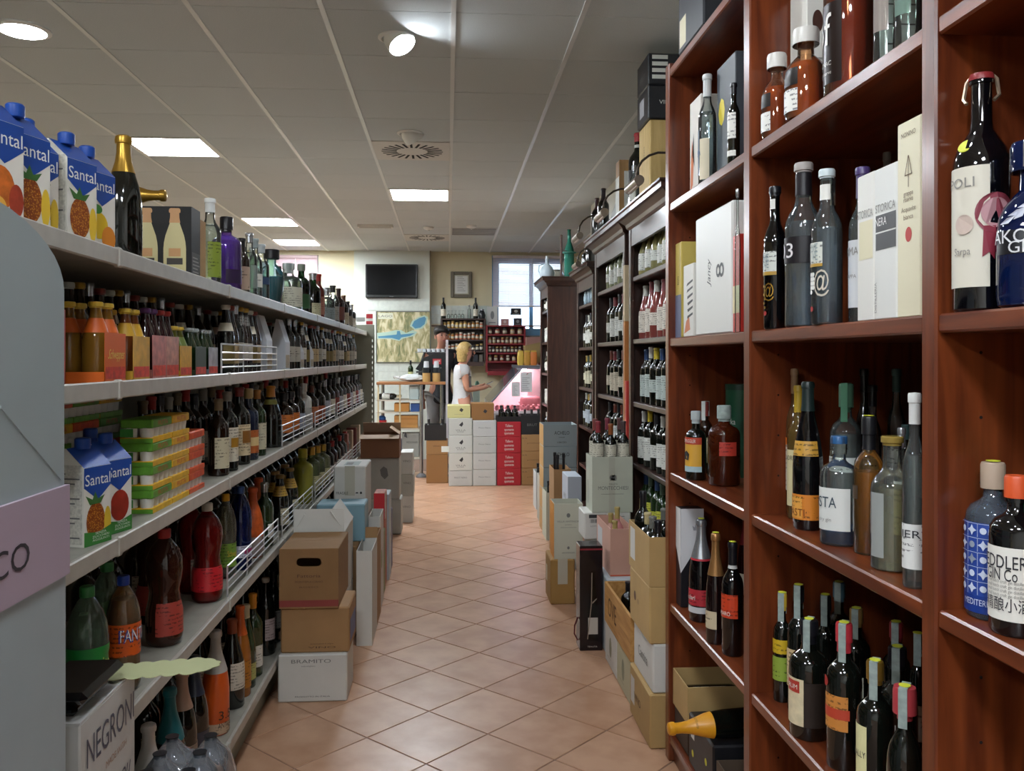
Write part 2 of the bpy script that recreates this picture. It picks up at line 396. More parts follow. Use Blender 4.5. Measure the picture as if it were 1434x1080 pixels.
def cpx(xl, xr, yb, yt, z0, ln, mat, label, Y0=None, **k):
    """carton from its near face in the picture: left/right columns, base and top rows; z0 = what it stands on"""
    p = at_y(xl, yb, Y0) if Y0 else at_z(xl, yb, z0)
    q = at_y(xr, yb, p.y); tp = at_y(xl, yt, p.y)
    return carton(p.x, q.x, p.y, p.y+ln, z0, tp.z, mat, label, **k)
def top(t): return t.location.z+t['dim'][2]
# ================================================================== THE SETTING
YB = 13.05; ZC = 3.10; XL = -4.8; XR = 1.5; YK = 9.0; XK = 4.2
grout = M('#8d7263', .8, noise=.2)
tile_m = perobj('#ad8264', '#c59c7f', .33, 7, .12, .45)
floor = struct(MB().box(XL, XK, -3, YB, -.05, -.003).build('floor', grout))
T_ = .3385; gap = .006
tme = MB().bbox(-T_/2+gap/2, T_/2-gap/2, -T_/2+gap/2, T_/2-gap/2, -.006, 0, .0015).me(tile_m, 0, 'tile')
U = Vector((math.cos(R(45)), -math.sin(R(45)), 0))*T_; V = Vector((math.cos(R(45)), math.sin(R(45)), 0))*T_
A0 = Vector((-.08, 3.692, 0)) + (U+V)/2
cells = []
for i in range(-60, 60):
    for j in range(-60, 60):
        p = A0+U*i+V*j
        if -.98 < p.x < 1.2 and 1.9 < p.y < 11.4: cells.append(p)
for p in cells: link('tile', tme, floor, p, (0, 0, R(-45)))
# ceiling: slab, tiles, runners
ctile = perobj('#c0c6c7', '#cacfcf', .9, 160, .25, .2)
ceiling = struct(MB().box(XL, XK, -3, YB, ZC+.012, ZC+.08).build('ceiling', M('#cbc8c0', .9)))
GX0, GY0 = .027, 4.012
cme = MB().box(-.288, .288, -.2975, .2975, .0, .013).me(ctile, 0, 'tile')
DIFF = [(-1, 4), (-1, 12)]; PANEL = [(-4, 4), (-4, 10), (-4, 13), (-1, 7)]; GRILL = [(0, 11)]; MINI = []
for i in range(-7, 3):
    for j in range(-2, 15):
        if (i, j) in DIFF+PANEL+GRILL: continue
        link('tile', cme, ceiling, (GX0+.6*i+.3, GY0+.6*j+.3, ZC))
runner = M('#d6d8d6', .35)
rme = MB().box(-.012, .012, -3, YB, -.004, .012).me(runner, 0, 'runner')
for i in range(-7, 4):
    link('runner', rme, ceiling, (GX0+.6*i, 0, ZC))
xme = MB().box(-4.2, 2.0, -.0015, .0015, .005, .0125).me(ctile, 0, 'cross_joint')
for j in range(-2, 16): link('cross_joint', xme, ceiling, (0, GY0+.6*j, ZC))

cream = M('#d9cfae', .85, noise=.03, nscale=3); white_w = M('#ced2c8', .8, noise=.03, nscale=3); grey_w = M('#d8d8d2', .85)
def wall_x(name, X0, X1, Y0, Y1, holes, mat):
    """wall along X between Y0 and Y1 with rectangular openings (x0,x1,z0,z1)"""
    m = MB(); xs = X0
    for (a, b, z0, z1) in sorted(holes):
        m.box(xs, a, Y0, Y1, -.05, ZC+.08); m.box(a, b, Y0, Y1, -.05, z0); m.box(a, b, Y0, Y1, z1, ZC+.08); xs = b
    m.box(xs, X1, Y0, Y1, -.05, ZC+.08)
    return struct(m.build(name, mat))
def bx(x): return at_y(x, 400, YB).x
def bz(y): return at_y(627, y, YB).z
W1 = (bx(383), bx(446), 1.75, 3.04); W2 = (bx(689), bx(800), bz(470), 3.06)
wall_x('wall_back', XL, XK, YB, YB+.25, [W1, W2], cream)
def wall_y(name, X0, X1, Y0, Y1, holes, mat):
    m = MB(); ys = Y0
    for (a, b, z0, z1) in sorted(holes):
        m.box(X0, X1, ys, a, -.05, ZC+.08); m.box(X0, X1, a, b, 0, z0); m.box(X0, X1, a, b, z1, ZC+.08); ys = b
    m.box(X0, X1, ys, Y1, -.05, ZC+.08)
    return struct(m.build(name, mat))
wall_y('wall_left', XL-.25, XL, -3, YB+.25, [], cream)
wall_y('wall_right', XR, XR+.2, -3, YK, [], grey_w)
struct(MB().box(XR+.2, XK, YK-.2, YK, -.05, ZC+.08).build('wall_return', grey_w))
wall_y('wall_counter', XK, XK+.2, YK-.2, YB+.25, [], cream)
struct(MB().box(XL, XR+.2, -3.2, -3, -.05, ZC+.08).build('wall_front', grey_w))
wfr = M('#d9e2e8', .4); glassw = G('#eef5fa', 0, .6)
wn = [0]
def window(x0, x1, z0, z1, side='B', yy=None, fm=None, e=.06):
    wn[0] += 1
    t = link('window_%d' % wn[0], None); t.empty_display_size = .05; struct(t)
    fm = fm or wfr
    def bxm(u0, u1, z0_, z1_, d0, d1):
        return MB().box(u0, u1, YB+d0, YB+d1, z0_, z1_) if side == 'B' else MB().box(XL-d1, XL-d0, u0, u1, z0_, z1_)
    for a in ((x0, x0+e, z0, z1), (x1-e, x1, z0, z1), (x0+e, x1-e, z0, z0+e), (x0+e, x1-e, z1-e, z1), ((x0+x1)/2-.03, (x0+x1)/2+.03, z0+e, z1-e)):
        bxm(*a, .08, .15).build('frame', fm, t)
    for a in ((x0+e, (x0+x1)/2-.03), ((x0+x1)/2+.03, x1-e)):
        bxm(a[0], a[1], z0+e, z1-e, .11, .116).build('pane', glassw, t)
    return t
window(*W1); window(*W2, fm=M('#6f9fc4', .4), e=.11)
slat_w = M('#dcd3d6', .5)
def blind(x0, x1, z0, z1, Y, lab, n, ang=35, mat=slat_w):
    t = thing('venetian_blind', lab, 'blind', ((x0+x1)/2, Y, z0)); hw = (x1-x0)/2
    MB().box(-hw, hw, -.02, .02, z1-z0-.04, z1-z0).build('head_rail', mat, t)
    MB().box(-hw, hw, -.012, .012, 0, .02).build('bottom_rail', mat, t)
    c, s = math.cos(R(ang))*.014, math.sin(R(ang))*.014
    me = MB(); me.v = [(-hw, -c, -s), (hw, -c, -s), (hw, c, s), (-hw, c, s), (-hw, -c, -s+.001), (hw, -c, -s+.001), (hw, c, s+.001), (-hw, c, s+.001)]
    me.f = [(3, 2, 1, 0), (4, 5, 6, 7), (0, 1, 5, 4), (1, 2, 6, 5), (2, 3, 7, 6), (3, 0, 4, 7)]
    me = me.me(mat, 0, 'slat'); H = z1-z0-.07
    for i in range(n): link('slat', me, t, (0, 0, .03+H*i/(n-1)))
    for q in (-.6, .6): MB().tube([(hw*q, -.016, .01), (hw*q, -.016, z1-z0-.02)], .0015, 5).build('cord', mat, t)
    MB().tube([(0, -.03, z1-z0-.05), (0, -.03, z1-z0-.62)], .004, 6).build('wand', M('#f2f2f2', .3), t)
    return t
blind(W2[0]+.01, W2[1]-.01, bz(430), 3.05, YB-.03, 'venetian blind lowered over the window above the deli counter', 36, 40)
blind(W1[0]+.01, W1[1]-.01, 1.80, 3.03, YB-.03, 'pinkish venetian blind over the window beside the television pillar', 50, 58, M('#c9aeb0', .5))
# pillar on the back wall with white tiles
pxa, pxb = bx(497), bx(603); PYF = YB-.12
pil = struct(MB().box(pxa, pxb, PYF, YB, 0, ZC).build('wall_pillar', white_w))
wt = perobj('#c4cac2', '#d0d6cc', .18, 20, .02)
def wall_tiles(parent, x0, x1, z0, z1, Y, s=.15):
    n, m_ = max(1, round((x1-x0)/s)), max(1, round((z1-z0)/s)); a, b = (x1-x0)/n, (z1-z0)/m_
    me = MB().bbox(-a/2+.0015, a/2-.0015, -.006, 0, -b/2+.0015, b/2-.0015, .001).me(wt, 0, 'tile')
    for i in range(n):
        for j in range(m_): link('tile', me, parent, (x0+a*(i+.5), Y, z0+b*(j+.5)))
zt0, zt1 = bz(436), bz(419)
wall_tiles(pil, pxa+.2, pxb-.01, zt0, zt1, PYF)
wall_tiles(pil, pxa+.2, pxb-.01, .9, bz(508), PYF)
wall_tiles(bpy.data.objects['wall_back'], bx(604), bx(686), bz(454), bz(428), YB)
struct(MB().box(bx(604), bx(760), YB-.012, YB, bz(457.5), bz(455.5)).build('trim_1', M('#6a4a35', .5)))
struct(MB().box(pxb-.012, pxb+.004, YB-.13, YB-.001, bz(437), ZC).build('trim_2', M('#7a6a52', .6)))
struct(MB().box(W2[0]-.02, W2[1], YB-.06, YB, bz(472.5), bz(470)).build('trim_3', M('#8b8078', .5)))

# ------------------------------------------------------------------ ceiling fittings
def led_mat(s): return M('#eff7ff', .5, emit=s)
fw_ = M('#e4e4e0', .5)
def panel(i=None, j=None, c=None, lab='bright square ceiling light panel', group=None):
    x, y = c if c else (GX0+.6*i+.3, GY0+.6*j+.3)
    t = thing('ceiling_light', lab, 'ceiling light', (x, y, ZC), 0, group)
    m = MB().box(-.296, .296, -.296, -.27, -.006, .012).box(-.296, .296, .27, .296, -.006, .012).box(-.296, -.27, -.27, .27, -.006, .012).box(.27, .296, -.27, .27, -.006, .012)
    m.build('frame', fw_, t)
    MB().box(-.27, .27, -.27, .27, -.003, .01).build('diffuser', led_mat(LED), t)
    return t
for (i, j), lb in zip(PANEL, ('square ceiling light panel above the tall juice cartons', 'square ceiling light panel, first of the pair before the television pillar',
                              'square ceiling light panel closest to the pink venetian blind', 'square ceiling light panel over the aisle beyond the round slotted vent')):
    panel(i, j, lab=lb)
def off_name(t, nm):
    t.name = nm+'_offscreen'
    for ch in t.children_recursive:
        if ch.name.split('.')[0] in ('diffuser', 'lens'): ch.name = nm+'_'+ch.name.split('.')[0]+'_offscreen'
for x_, y_, nm in OFFPANEL: off_name(panel(c=(x_, y_), lab='square ceiling light panel over the front of the shop', group='ceiling panels over the front of the shop'), nm)
def downlight(x, y, r, lab, tiltv=None, lit=SPOT):
    t = thing('spotlight' if tiltv else 'downlight', lab, 'ceiling light', (x, y, ZC-.001))
    MB().lathe([(r*1.0, 0), (r*1.22, 0), (r*1.22, -.006), (r*1.0, -.012), (r*1.0, 0)], 28).build('trim_ring', fw_, t, 40)
    if tiltv:
        a, b = tiltv
        h = MB().lathe([(0, .03), (r*.7, .03), (r*.98, -.01), (r*.98, -.07), (r*.9, -.07), (r*.86, -.05), (0, -.05)], 24).build('gimbal_head', fw_, t, 40)
        h.rotation_euler = (a, b, 0); h.location = (0, 0, .012)
        l = MB().lathe([(0, -.052), (r*.86, -.052), (r*.86, -.056), (0, -.056)], 24).build('lens', led_mat(lit) if lit else M('#c9ced2', .2), h)
    else:
        MB().lathe([(0, -.004), (r, -.004), (r, -.008), (0, -.008)], 28).build('lens', led_mat(lit), t)
    return t
p = at_z(32, 41, ZC); downlight(p.x, p.y, .105, 'round flush downlight glowing white over the juice shelf', lit=SPOT*.6)
p = at_z(555, 52, ZC); downlight(p.x, p.y, .075, 'lit swivel spotlight tilted towards the left shelves', (R(-20), R(-28)))
p = at_z(574, 186, ZC); downlight(p.x, p.y, .075, 'swivel spotlight beside the round slotted ceiling vent', (R(25), R(-35)), 0)
for c in OFFSPOT:
    o = downlight(c[0], c[1], .075, 'swivel spotlight over the front of the shop', (R(c[2]), R(c[3]))); o['group'] = 'spotlights over the front of the shop'; off_name(o, c[4])
dk = M('#151515', .8)
def swirl(i, j, lab):
    t = thing('ceiling_vent', lab, 'vent', (GX0+.6*i+.3, GY0+.6*j+.3, ZC))
    MB().box(-.292, .292, -.292, .292, -.004, .012).build('plate', M('#cfccc5', .6), t)
    me = MB(); me.box(.12, .235, -.009, .009, -.0055, -.004); sm = me.me(dk, 0, 'vane')  # dark raised plates painted in for the shade inside the vent's slots
    for k in range(24): link('vane', sm, t, (0, 0, 0), (0, 0, 2*PI*k/24))
    return t
swirl(-1, 4, 'square ceiling vent with a ring of dark radial slots over the aisle')
swirl(-1, 12, 'small-looking slotted ceiling vent close to the back wall')
t = thing('ceiling_grille', 'louvred grey ceiling grille close to the back window', 'vent', (GX0+.3, GY0+.6*11+.3, ZC))
MB().box(-.292, .292, -.292, .292, -.003, .012).build('plate', M('#c2c2c0', .6), t)
for k in range(6): MB().box(-.27, .27, -.25+.09*k, -.19+.09*k, -.012, -.003).build('louvre', M('#9a9a9a', .5), t)
q0, q1 = at_z(501, 315, ZC), at_z(550, 315, ZC)
t = thing('ceiling_track', 'slim white ceiling vent strip in front of the television', 'vent', ((q0.x+q1.x)/2, q0.y, ZC))
hw = (q1.x-q0.x)/2
MB().box(-hw, hw, -.05, .05, -.03, 0).build('housing', M('#d5d2c8', .6), t); MB().box(-hw+.02, hw-.02, -.035, .035, -.034, -.03).build('slot', M('#a8a59c', .6), t)
for x, y, lb in ((600, 318, 'tiny round sprinkler head beside the white vent strip'), (660, 316, 'flat round smoke detector in front of the louvred grille')):
    p = at_z(x, y, ZC); t = thing('ceiling_sensor', lb, 'detector', (p.x, p.y, ZC-.001))
    MB().lathe([(0, -.035), (.03, -.035), (.06, -.02), (.065, 0), (0, 0)], 16).build('cover', fw_, t, 40); MB().lathe([(0, -.045), (.012, -.045), (.012, -.035), (0, -.035)], 10).build('tip', fw_, t)
# ================================================================== LEFT SHELVING
LX = -.755; LBK = -1.20; JY = [1.03+k for k in range(8)]; JE = JY[-1]
LEV = [1.75, 1.449, 1.092, .674, .183]
shelf_m = M('#9a978b', .45, noise=.12, nscale=14); rail_m = M('#b4b0a6', .35, noise=.1, nscale=25); up_m = M('#8c8d7e', .5, noise=.05, nscale=5)
gon = thing('shelving_unit', 'long grey metal shelving unit with five levels and wire guards', 'shelf', (LX, 4.5, 0))
GO = Vector((LX, 4.5, 0))
def gpart(name, mb, mat, parent=None, smooth=0):
    mb.v = [tuple(Vector(v)-GO) for v in mb.v]; return mb.build(name, mat, parent or gon, smooth)
gpart('back_panel', MB().box(LBK-.02, LBK, .03, JE, .1, 1.80), up_m)
gpart('plinth', MB().box(LBK, LX-.04, .03, JE, 0, .13), up_m)
for lv, z in enumerate(LEV):
    for k in range(8):
        y0, y1 = JE-(k+1), JE-k
        if y0 < .0: continue
        sh = gpart('shelf_board', MB().box(LBK, LX-.003, y0+.001, y1-.001, z-.028, z-.006), shelf_m)
        gpart('price_rail', MB().bbox(LX-.003, LX+.010, y0+.008, y1-.008, z-.040, z, .003), rail_m, sh)
        gpart('rail_clip', MB().bbox(LX-.003, LX+.013, y1-.012, y1+.012, z-.043, z+.003, .004), rail_m, sh)
for y in JY:
    gpart('upright', MB().box(LBK, LBK+.035, y-.015, y+.015, .0, 1.80), up_m)
ex = at_y(524, 500, JE).x; ez = at_y(524, 455, JE).z
m = MB().box(LBK-.02, ex-.022, JE+.014, JE+.044, 0, ez).box(ex-.014, ex, JE+.014, JE+.044, 0, ez).box(ex-.022, ex-.014, JE+.014, JE+.044, 0, .4)
for i in range(26):                     # the row of slots is left open between the webs
    z0 = .425+i*.05; z1 = .45+i*.05 if i < 25 else ez
    m.box(ex-.022, ex-.014, JE+.014, JE+.044, z0, max(z1, z0+.01))
ep = gpart('end_panel', m, up_m)
chrome = M('#d4d4d4', .3, metal=.6)
def guard(lv, y0, y1, h, n):
    z = LEV[lv]; x = LX-.012
    g = gpart('wire_guard', MB().tube([(x, y0, z-.006), (x, y0, z+h), (x, y1, z+h), (x, y1, z-.006)], .0034, 6), chrome)
    for i in range(1, n): gpart('wire', MB().tube([(x, y0, z+h*i/n-.004), (x, y1, z+h*i/n-.004)], .0028, 5), chrome, g)
    for i in range(1, 3): gpart('wire', MB().tube([(x, y0+(y1-y0)*i/3, z-.006), (x, y0+(y1-y0)*i/3, z+h)], .0028, 5), chrome, g)
guard(1, yx(315, LX), yx(391, LX), .1, 4)
for a, b in ((4.08, 4.98), (5.08, 5.98), (6.08, 6.98), (7.08, 7.95)): guard(2, a, b, .095, 4)
for a, b in ((3.08, 3.98), (4.08, 4.98), (5.08, 5.98), (6.08, 6.98), (7.08, 7.95)): guard(3, a, b, .1, 4)
p0 = at_y(510, 441, JE)
sg = thing('shelf_sign', 'small red and white sign board on top of the shelving end panel', 'sign', (at_y(517, 441, JE).x, JE+.029, at_y(524, 455, JE).z))
MB().box(-.03, .03, -.003, .003, 0, .105).build('card', M('#d9d5d0', .5), sg)
MB().box(-.03, .03, -.004, -.003, .06, .1).build('print', M('#b8323a', .5), sg); MB().box(-.03, .03, -.004, -.003, .005, .035).build('print', M('#b8323a', .5), sg)
MB().box(-.12, -.04, -.003, .003, .03, .07).build('card', M('#9a9c98', .5), sg)

OCC = {}
def reserve(key, X, Y, hx, hy, ylim=(0, 99), span=.25):
    """nearest free depth for a thing of half sizes hx, hy on the surface called key; None when the row is full"""
    L = OCC.setdefault(key, [])
    def hit(y): return any(abs(X-a) < hx+c+.0012 and abs(y-b) < hy+d+.0012 for a, b, c, d in L)
    n = 0
    while n*.002 <= span:
        for y in ((Y,) if n == 0 else (Y+n*.002, Y-n*.002)):
            if ylim[0] <= y <= ylim[1] and not hit(y): L.append((X, y, hx, hy)); return y
        n += 1
    return None
# ---- juice cartons
blueS = M('#1d4aa0', .35); wht = M('#e9e6dc', .4); blk = M('#15151a', .3); grn = M('#3f8a3a', .4)
def voro(c1, c2, sc):
    key = ('vor', c1, c2, sc)
    if key in MATS: return MATS[key]
    m = bpy.data.materials.new('scaly_%d' % len(MATS)); m.use_nodes = True; nt = m.node_tree; b = nt.nodes['Principled BSDF']
    tc = nt.nodes.new('ShaderNodeTexCoord'); v = nt.nodes.new('ShaderNodeTexVoronoi'); v.inputs['Scale'].default_value = sc
    r = nt.nodes.new('ShaderNodeValToRGB'); e = r.color_ramp.elements; e[0].color = lin(c1); e[1].color = lin(c2); e[1].position = .55
    nt.links.new(tc.outputs['Object'], v.inputs['Vector']); nt.links.new(v.outputs['Distance'], r.inputs['Fac']); nt.links.new(r.outputs['Color'], b.inputs['Base Color'])
    b.inputs['Roughness'].default_value = .35; MATS[key] = m; return m
def juice(X, Y, z, fruit, label, wx=.075, wy=.09, h=.215, group='fruit juice cartons', twist=R(-16), eco=False):
    """carton with a slanted blue top and screw cap; printed front faces +X, side panel faces -Y"""
    Y = reserve(('L', round(z, 2)), X, Y, wx/2+.012, wy/2+.006)
    t = thing('juice_carton', label, 'carton', (X, Y, z), twist, group); a, b = wx/2, wy/2; hs = h-.03
    m = MB(); m.v = [(-a, -b, 0), (a, -b, 0), (a, b, 0), (-a, b, 0), (-a, -b, hs), (a, -b, hs-.012), (a, b, hs-.012), (-a, b, hs), (-a, -b, h-.004), (-a*.2, -b, h), (-a*.2, b, h), (-a, b, h-.004)]
    m.f = [(3, 2, 1, 0), (0, 1, 5, 9, 8, 4), (1, 2, 6, 5), (2, 3, 7, 11, 10, 6), (3, 0, 4, 8, 11, 7), (5, 6, 10, 9), (9, 10, 11, 8)]
    m.build('pack', wht, t)
    fr = ((a, -b, 0), (0, 1, 0), (0, 0, 1)); w_ = wy
    decal(t, 'blue_print', [(0, .60*h), (w_*.35, .5*h), (w_*.5, .46*h), (w_*.65, .5*h), (w_, .60*h), (w_, hs-.0125), (0, hs-.0125)], fr, blueS)
    sl = Vector((-a*1.2, 0, h-hs+.012)); top_fr = ((a, -b, hs-.012), (0, 1, 0), tuple(sl.normalized()))
    decal(t, 'blue_print', rect(0, w_, 0, sl.length), top_fr, blueS)
    letters(t, 'Santal', fr, w_*.5, .675*h, h*.115, M('#f4f4f0', .4), w=w_*.92)
    if fruit == 'pine':
        decal(t, 'pineapple_print', disc(w_*.42, .24*h, w_*.34, h*.2), fr, voro('#e8a23a', '#8a3f12', 260), .0007)
        decal(t, 'leaf_print', [(w_*.2, .42*h), (w_*.05, .52*h), (w_*.3, .47*h), (w_*.4, .55*h), (w_*.5, .47*h), (w_*.75, .5*h), (w_*.6, .42*h)], fr, M('#3f6f34', .4), .0009)
        decal(t, 'slice_print', disc(w_*.86, .2*h, w_*.13, h*.17), fr, M('#e6c23a', .4), .0009)
    elif fruit == 'peach':
        decal(t, 'peach_print', disc(w_*.4, .26*h, w_*.36, h*.18), fr, M('#d9722a', .4, noise=.4, nscale=40), .0007)
        decal(t, 'peach_print', disc(w_*.8, .17*h, w_*.19, h*.14), fr, M('#b8452c', .4, noise=.3, nscale=40), .0009)
        decal(t, 'slice_print', disc(w_*.3, .1*h, w_*.25, h*.09), fr, M('#e8b04a', .4), .0011)
    elif fruit == 'ace':
        decal(t, 'lemon_print', disc(w_*.38, .25*h, w_*.34, h*.14), fr, M('#e8c22c', .4), .0007)
        decal(t, 'leaf_print', disc(w_*.3, .42*h, w_*.2, h*.05), fr, M('#3f8a3a', .4), .0009)
        decal(t, 'orange_print', disc(w_*.74, .13*h, w_*.26, h*.13), fr, M('#e08a2c', .4), .0011)
    else:
        decal(t, 'apple_print', disc(w_*.5, .3*h, w_*.38, h*.17), fr, M('#a8301f', .4, noise=.3, nscale=30), .0007)
    if eco:
        decal(t, 'green_print', [(0, 0), (w_, 0), (w_, .17*h), (w_*.5, .12*h), (0, .15*h)], fr, grn, .0012)
        for i, s in enumerate(('SENZA', 'ZUCCHERI', 'AGGIUNTI')): letters(t, s, fr, w_*.6, h*(.115-.034*i), h*.024, M('#e8efe0', .4), w=w_*(.4, .62, .62)[i], off=.0016)
    sf = ((-a, -b, 0), (1, 0, 0), (0, 0, 1))
    decal(t, 'side_print', rect(.004, wx-.004, .006, hs*.97), sf, M('#d6d3c8', .5, noise=.25, nscale=170))
    for i in range(14): decal(t, 'text_line', rect(.010, wx-.010-.012*((i*7) % 4), hs*(.1+.058*i), hs*(.118+.058*i)), sf, M('#6a6a68', .5), .0007)
    MB().lathe([(0, 0), (.016, 0), (.017, .004), (.017, .022), (.014, .025), (0, .025)], 14, c=(-a*.25+.008, 0, h-.004)).build('screw_cap', blueS, t, 40)
    return t
jx = -.815
for px, fr_, lb, st in ((11, 'peach', 'juice carton printed with peaches', 0), (41, 'pine', 'pineapple juice carton next to the peach one', 0), (63, 'pine', 'pineapple juice carton set back behind its neighbours', .03),
                        (112, 'pine', 'pineapple juice carton with its text panel turned to the aisle end', -.005), (146, 'ace', 'lemon and orange juice carton beside the gold-foiled bottle', 0)):
    juice(jx-st, yx(px, jx+.037), LEV[0]-.0054, fr_, lb + ' on the top shelf')
juice(jx-.1, yx(86, jx-.06), LEV[0]-.0054, 'pine', 'juice carton in the second row behind the pineapple cartons on the top shelf')
sx = -.815
for px, fr_, lb, st in ((112, 'apple', 'juice carton half hidden at the start of the lower juice row', .10), (142, 'pine', 'pineapple juice carton with green sugar-free band on the middle shelf', 0), (172, 'apple', 'red fruit juice carton with green sugar-free band on the middle shelf', 0)):
    juice(sx-st, yx(px, sx+.04), LEV[2]-.0054, fr_, lb, eco=True)
juice(sx-.09, yx(150, sx-.05), LEV[2]-.0054, 'pine', 'juice carton behind the sugar-free pineapple one on the middle shelf', eco=True)

# ---- general wine / spirits kinds for rows
gl_k = M('#0c0f0b', .07, spec=.6, coat=.4); gl_br = M('#1c0d05', .07, spec=.6, coat=.4); gl_gr = M('#1c2f17', .08, spec=.6, coat=.4); gl_dkr = M('#24070a', .08, coat=.4)
clear = G('#f0f6f4', .035); clearg = G('#dcebdf'); cork = M('#b58f5c', .8)
cream_l = M('#ddd6c2', .6, noise=.05, nscale=60); white_l = M('#e4e2da', .55); gold = M('#b8903c', .3, metal=.8); silver = M('#b9bcc0', .25, metal=.8); red_l = M('#a32420', .5); org_l = M('#d8701e', .5)
yel_l = M('#d9b43a', .5); blu_l = M('#274a86', .5); blk_l = M('#17171a', .5); grn_l = M('#2f6a3a', .5); pink_l = M('#c9837d', .5)
def lx(setb, r): return LX-.018-setb-r
def put(lv, px, kind, h, r, glass, label, setb=.0, rz=None, **k):
    """stand a bottle on a left shelf: picture column of its middle, set back from the rail"""
    X = lx(setb, r); z = LEV[lv]-.006+.0006
    Y = reserve(('L', round(z, 2)), X, yx(px, X), r+.001, r+.001, (0, JE-.05))
    if Y is None: return None
    return bottle((X, Y, z), (R(90)-R(20) if rz is None else rz)+random.uniform(-.15, .15), kind, h, r, glass, label, **k)
T0 = ' on the top shelf'
put(0, 173, 'champ', .318, .044, gl_k, 'dark sparkling wine bottle with gold foil beside the juice cartons'+T0, .0, cap=(gold, .70), labs=[(cream_l, .1, .38, 30, 110)], seg=28)
# black presentation box of sparkling wine with two bottles printed on it
b0 = at_x(268, 380, -.79); pb = carton(-.975, -.79, b0.y, b0.y+.095, LEV[0]-.0054, LEV[0]-.006+.225, M('#0e0c0b', .5, spec=.3), 'black wine carton printed with two golden bottles, open top'+T0, open_=True)
OCC[('L', round(LEV[0]-.0054, 2))].append((-.8825, b0.y+.0475, .1, .052))
fr = fN(pb); gb = M('#c9bd86', .4); gf = M('#c08d55', .4)
for cx in (.05, .135):
    s = [(a*.034+0, b*.215) for a, b in PR['champ'] if a > 0]; pts = [(cx+a, .004+b) for a, b in s]+[(cx-a, .004+b) for a, b in s[::-1]]
    decal(pb, 'bottle_print', pts, fr, gb, .0006)
    n = [(a, b) for a, b in s if b > .215*.72]; decal(pb, 'foil_print', [(cx+a*1.15, .004+b) for a, b in n]+[(cx-a*1.15, .004+b) for a, b in n[::-1]], fr, gf, .001)
    decal(pb, 'label_print', rect(cx-.024, cx+.024, .045, .065), fr, M('#2c2317', .5), .0012); decal(pb, 'label_print', rect(cx-.018, cx+.018, .07, .095), fr, gf, .0012)
fr = fR(pb); decal(pb, 'text_panel', rect(.003, .092, .002, .085), fr, M('#383634', .5))
for i in range(6): decal(pb, 'text_line', rect(.012, .085-.01*(i % 3), .012+.011*i, .016+.011*i), fr, M('#8d8a84', .5), .0009)
bottle((-1.15, b0.y+.047, LEV[0]+.219+.0415), 0, 'champ', .27, .04, gl_k, 'sparkling wine bottle with gold foil lying across the open black carton', cap=(gold, .62), tilt=(0, R(90), 0), seg=18)
c2 = carton(-.895, -.80, b0.y+.10, b0.y+.195, LEV[0]-.0054, LEV[0]+.2, M('#a9865c', .7, noise=.05), 'small brown carton of bottles behind the black wine carton'+T0, open_=True)
OCC[('L', round(LEV[0]-.0054, 2))].append((-.8475, c2.location.y, .05, .05))
for i in range(2): bottle((-.8475, c2.location.y-.021+.042*i, LEV[0]+.0), 0, 'gin', .235, .0195, gl_k, 'dark bottle with blue cap inside the small brown carton'+T0, 'bottles in the small brown carton', cap=(M('#26405f', .35), .84), seg=12)
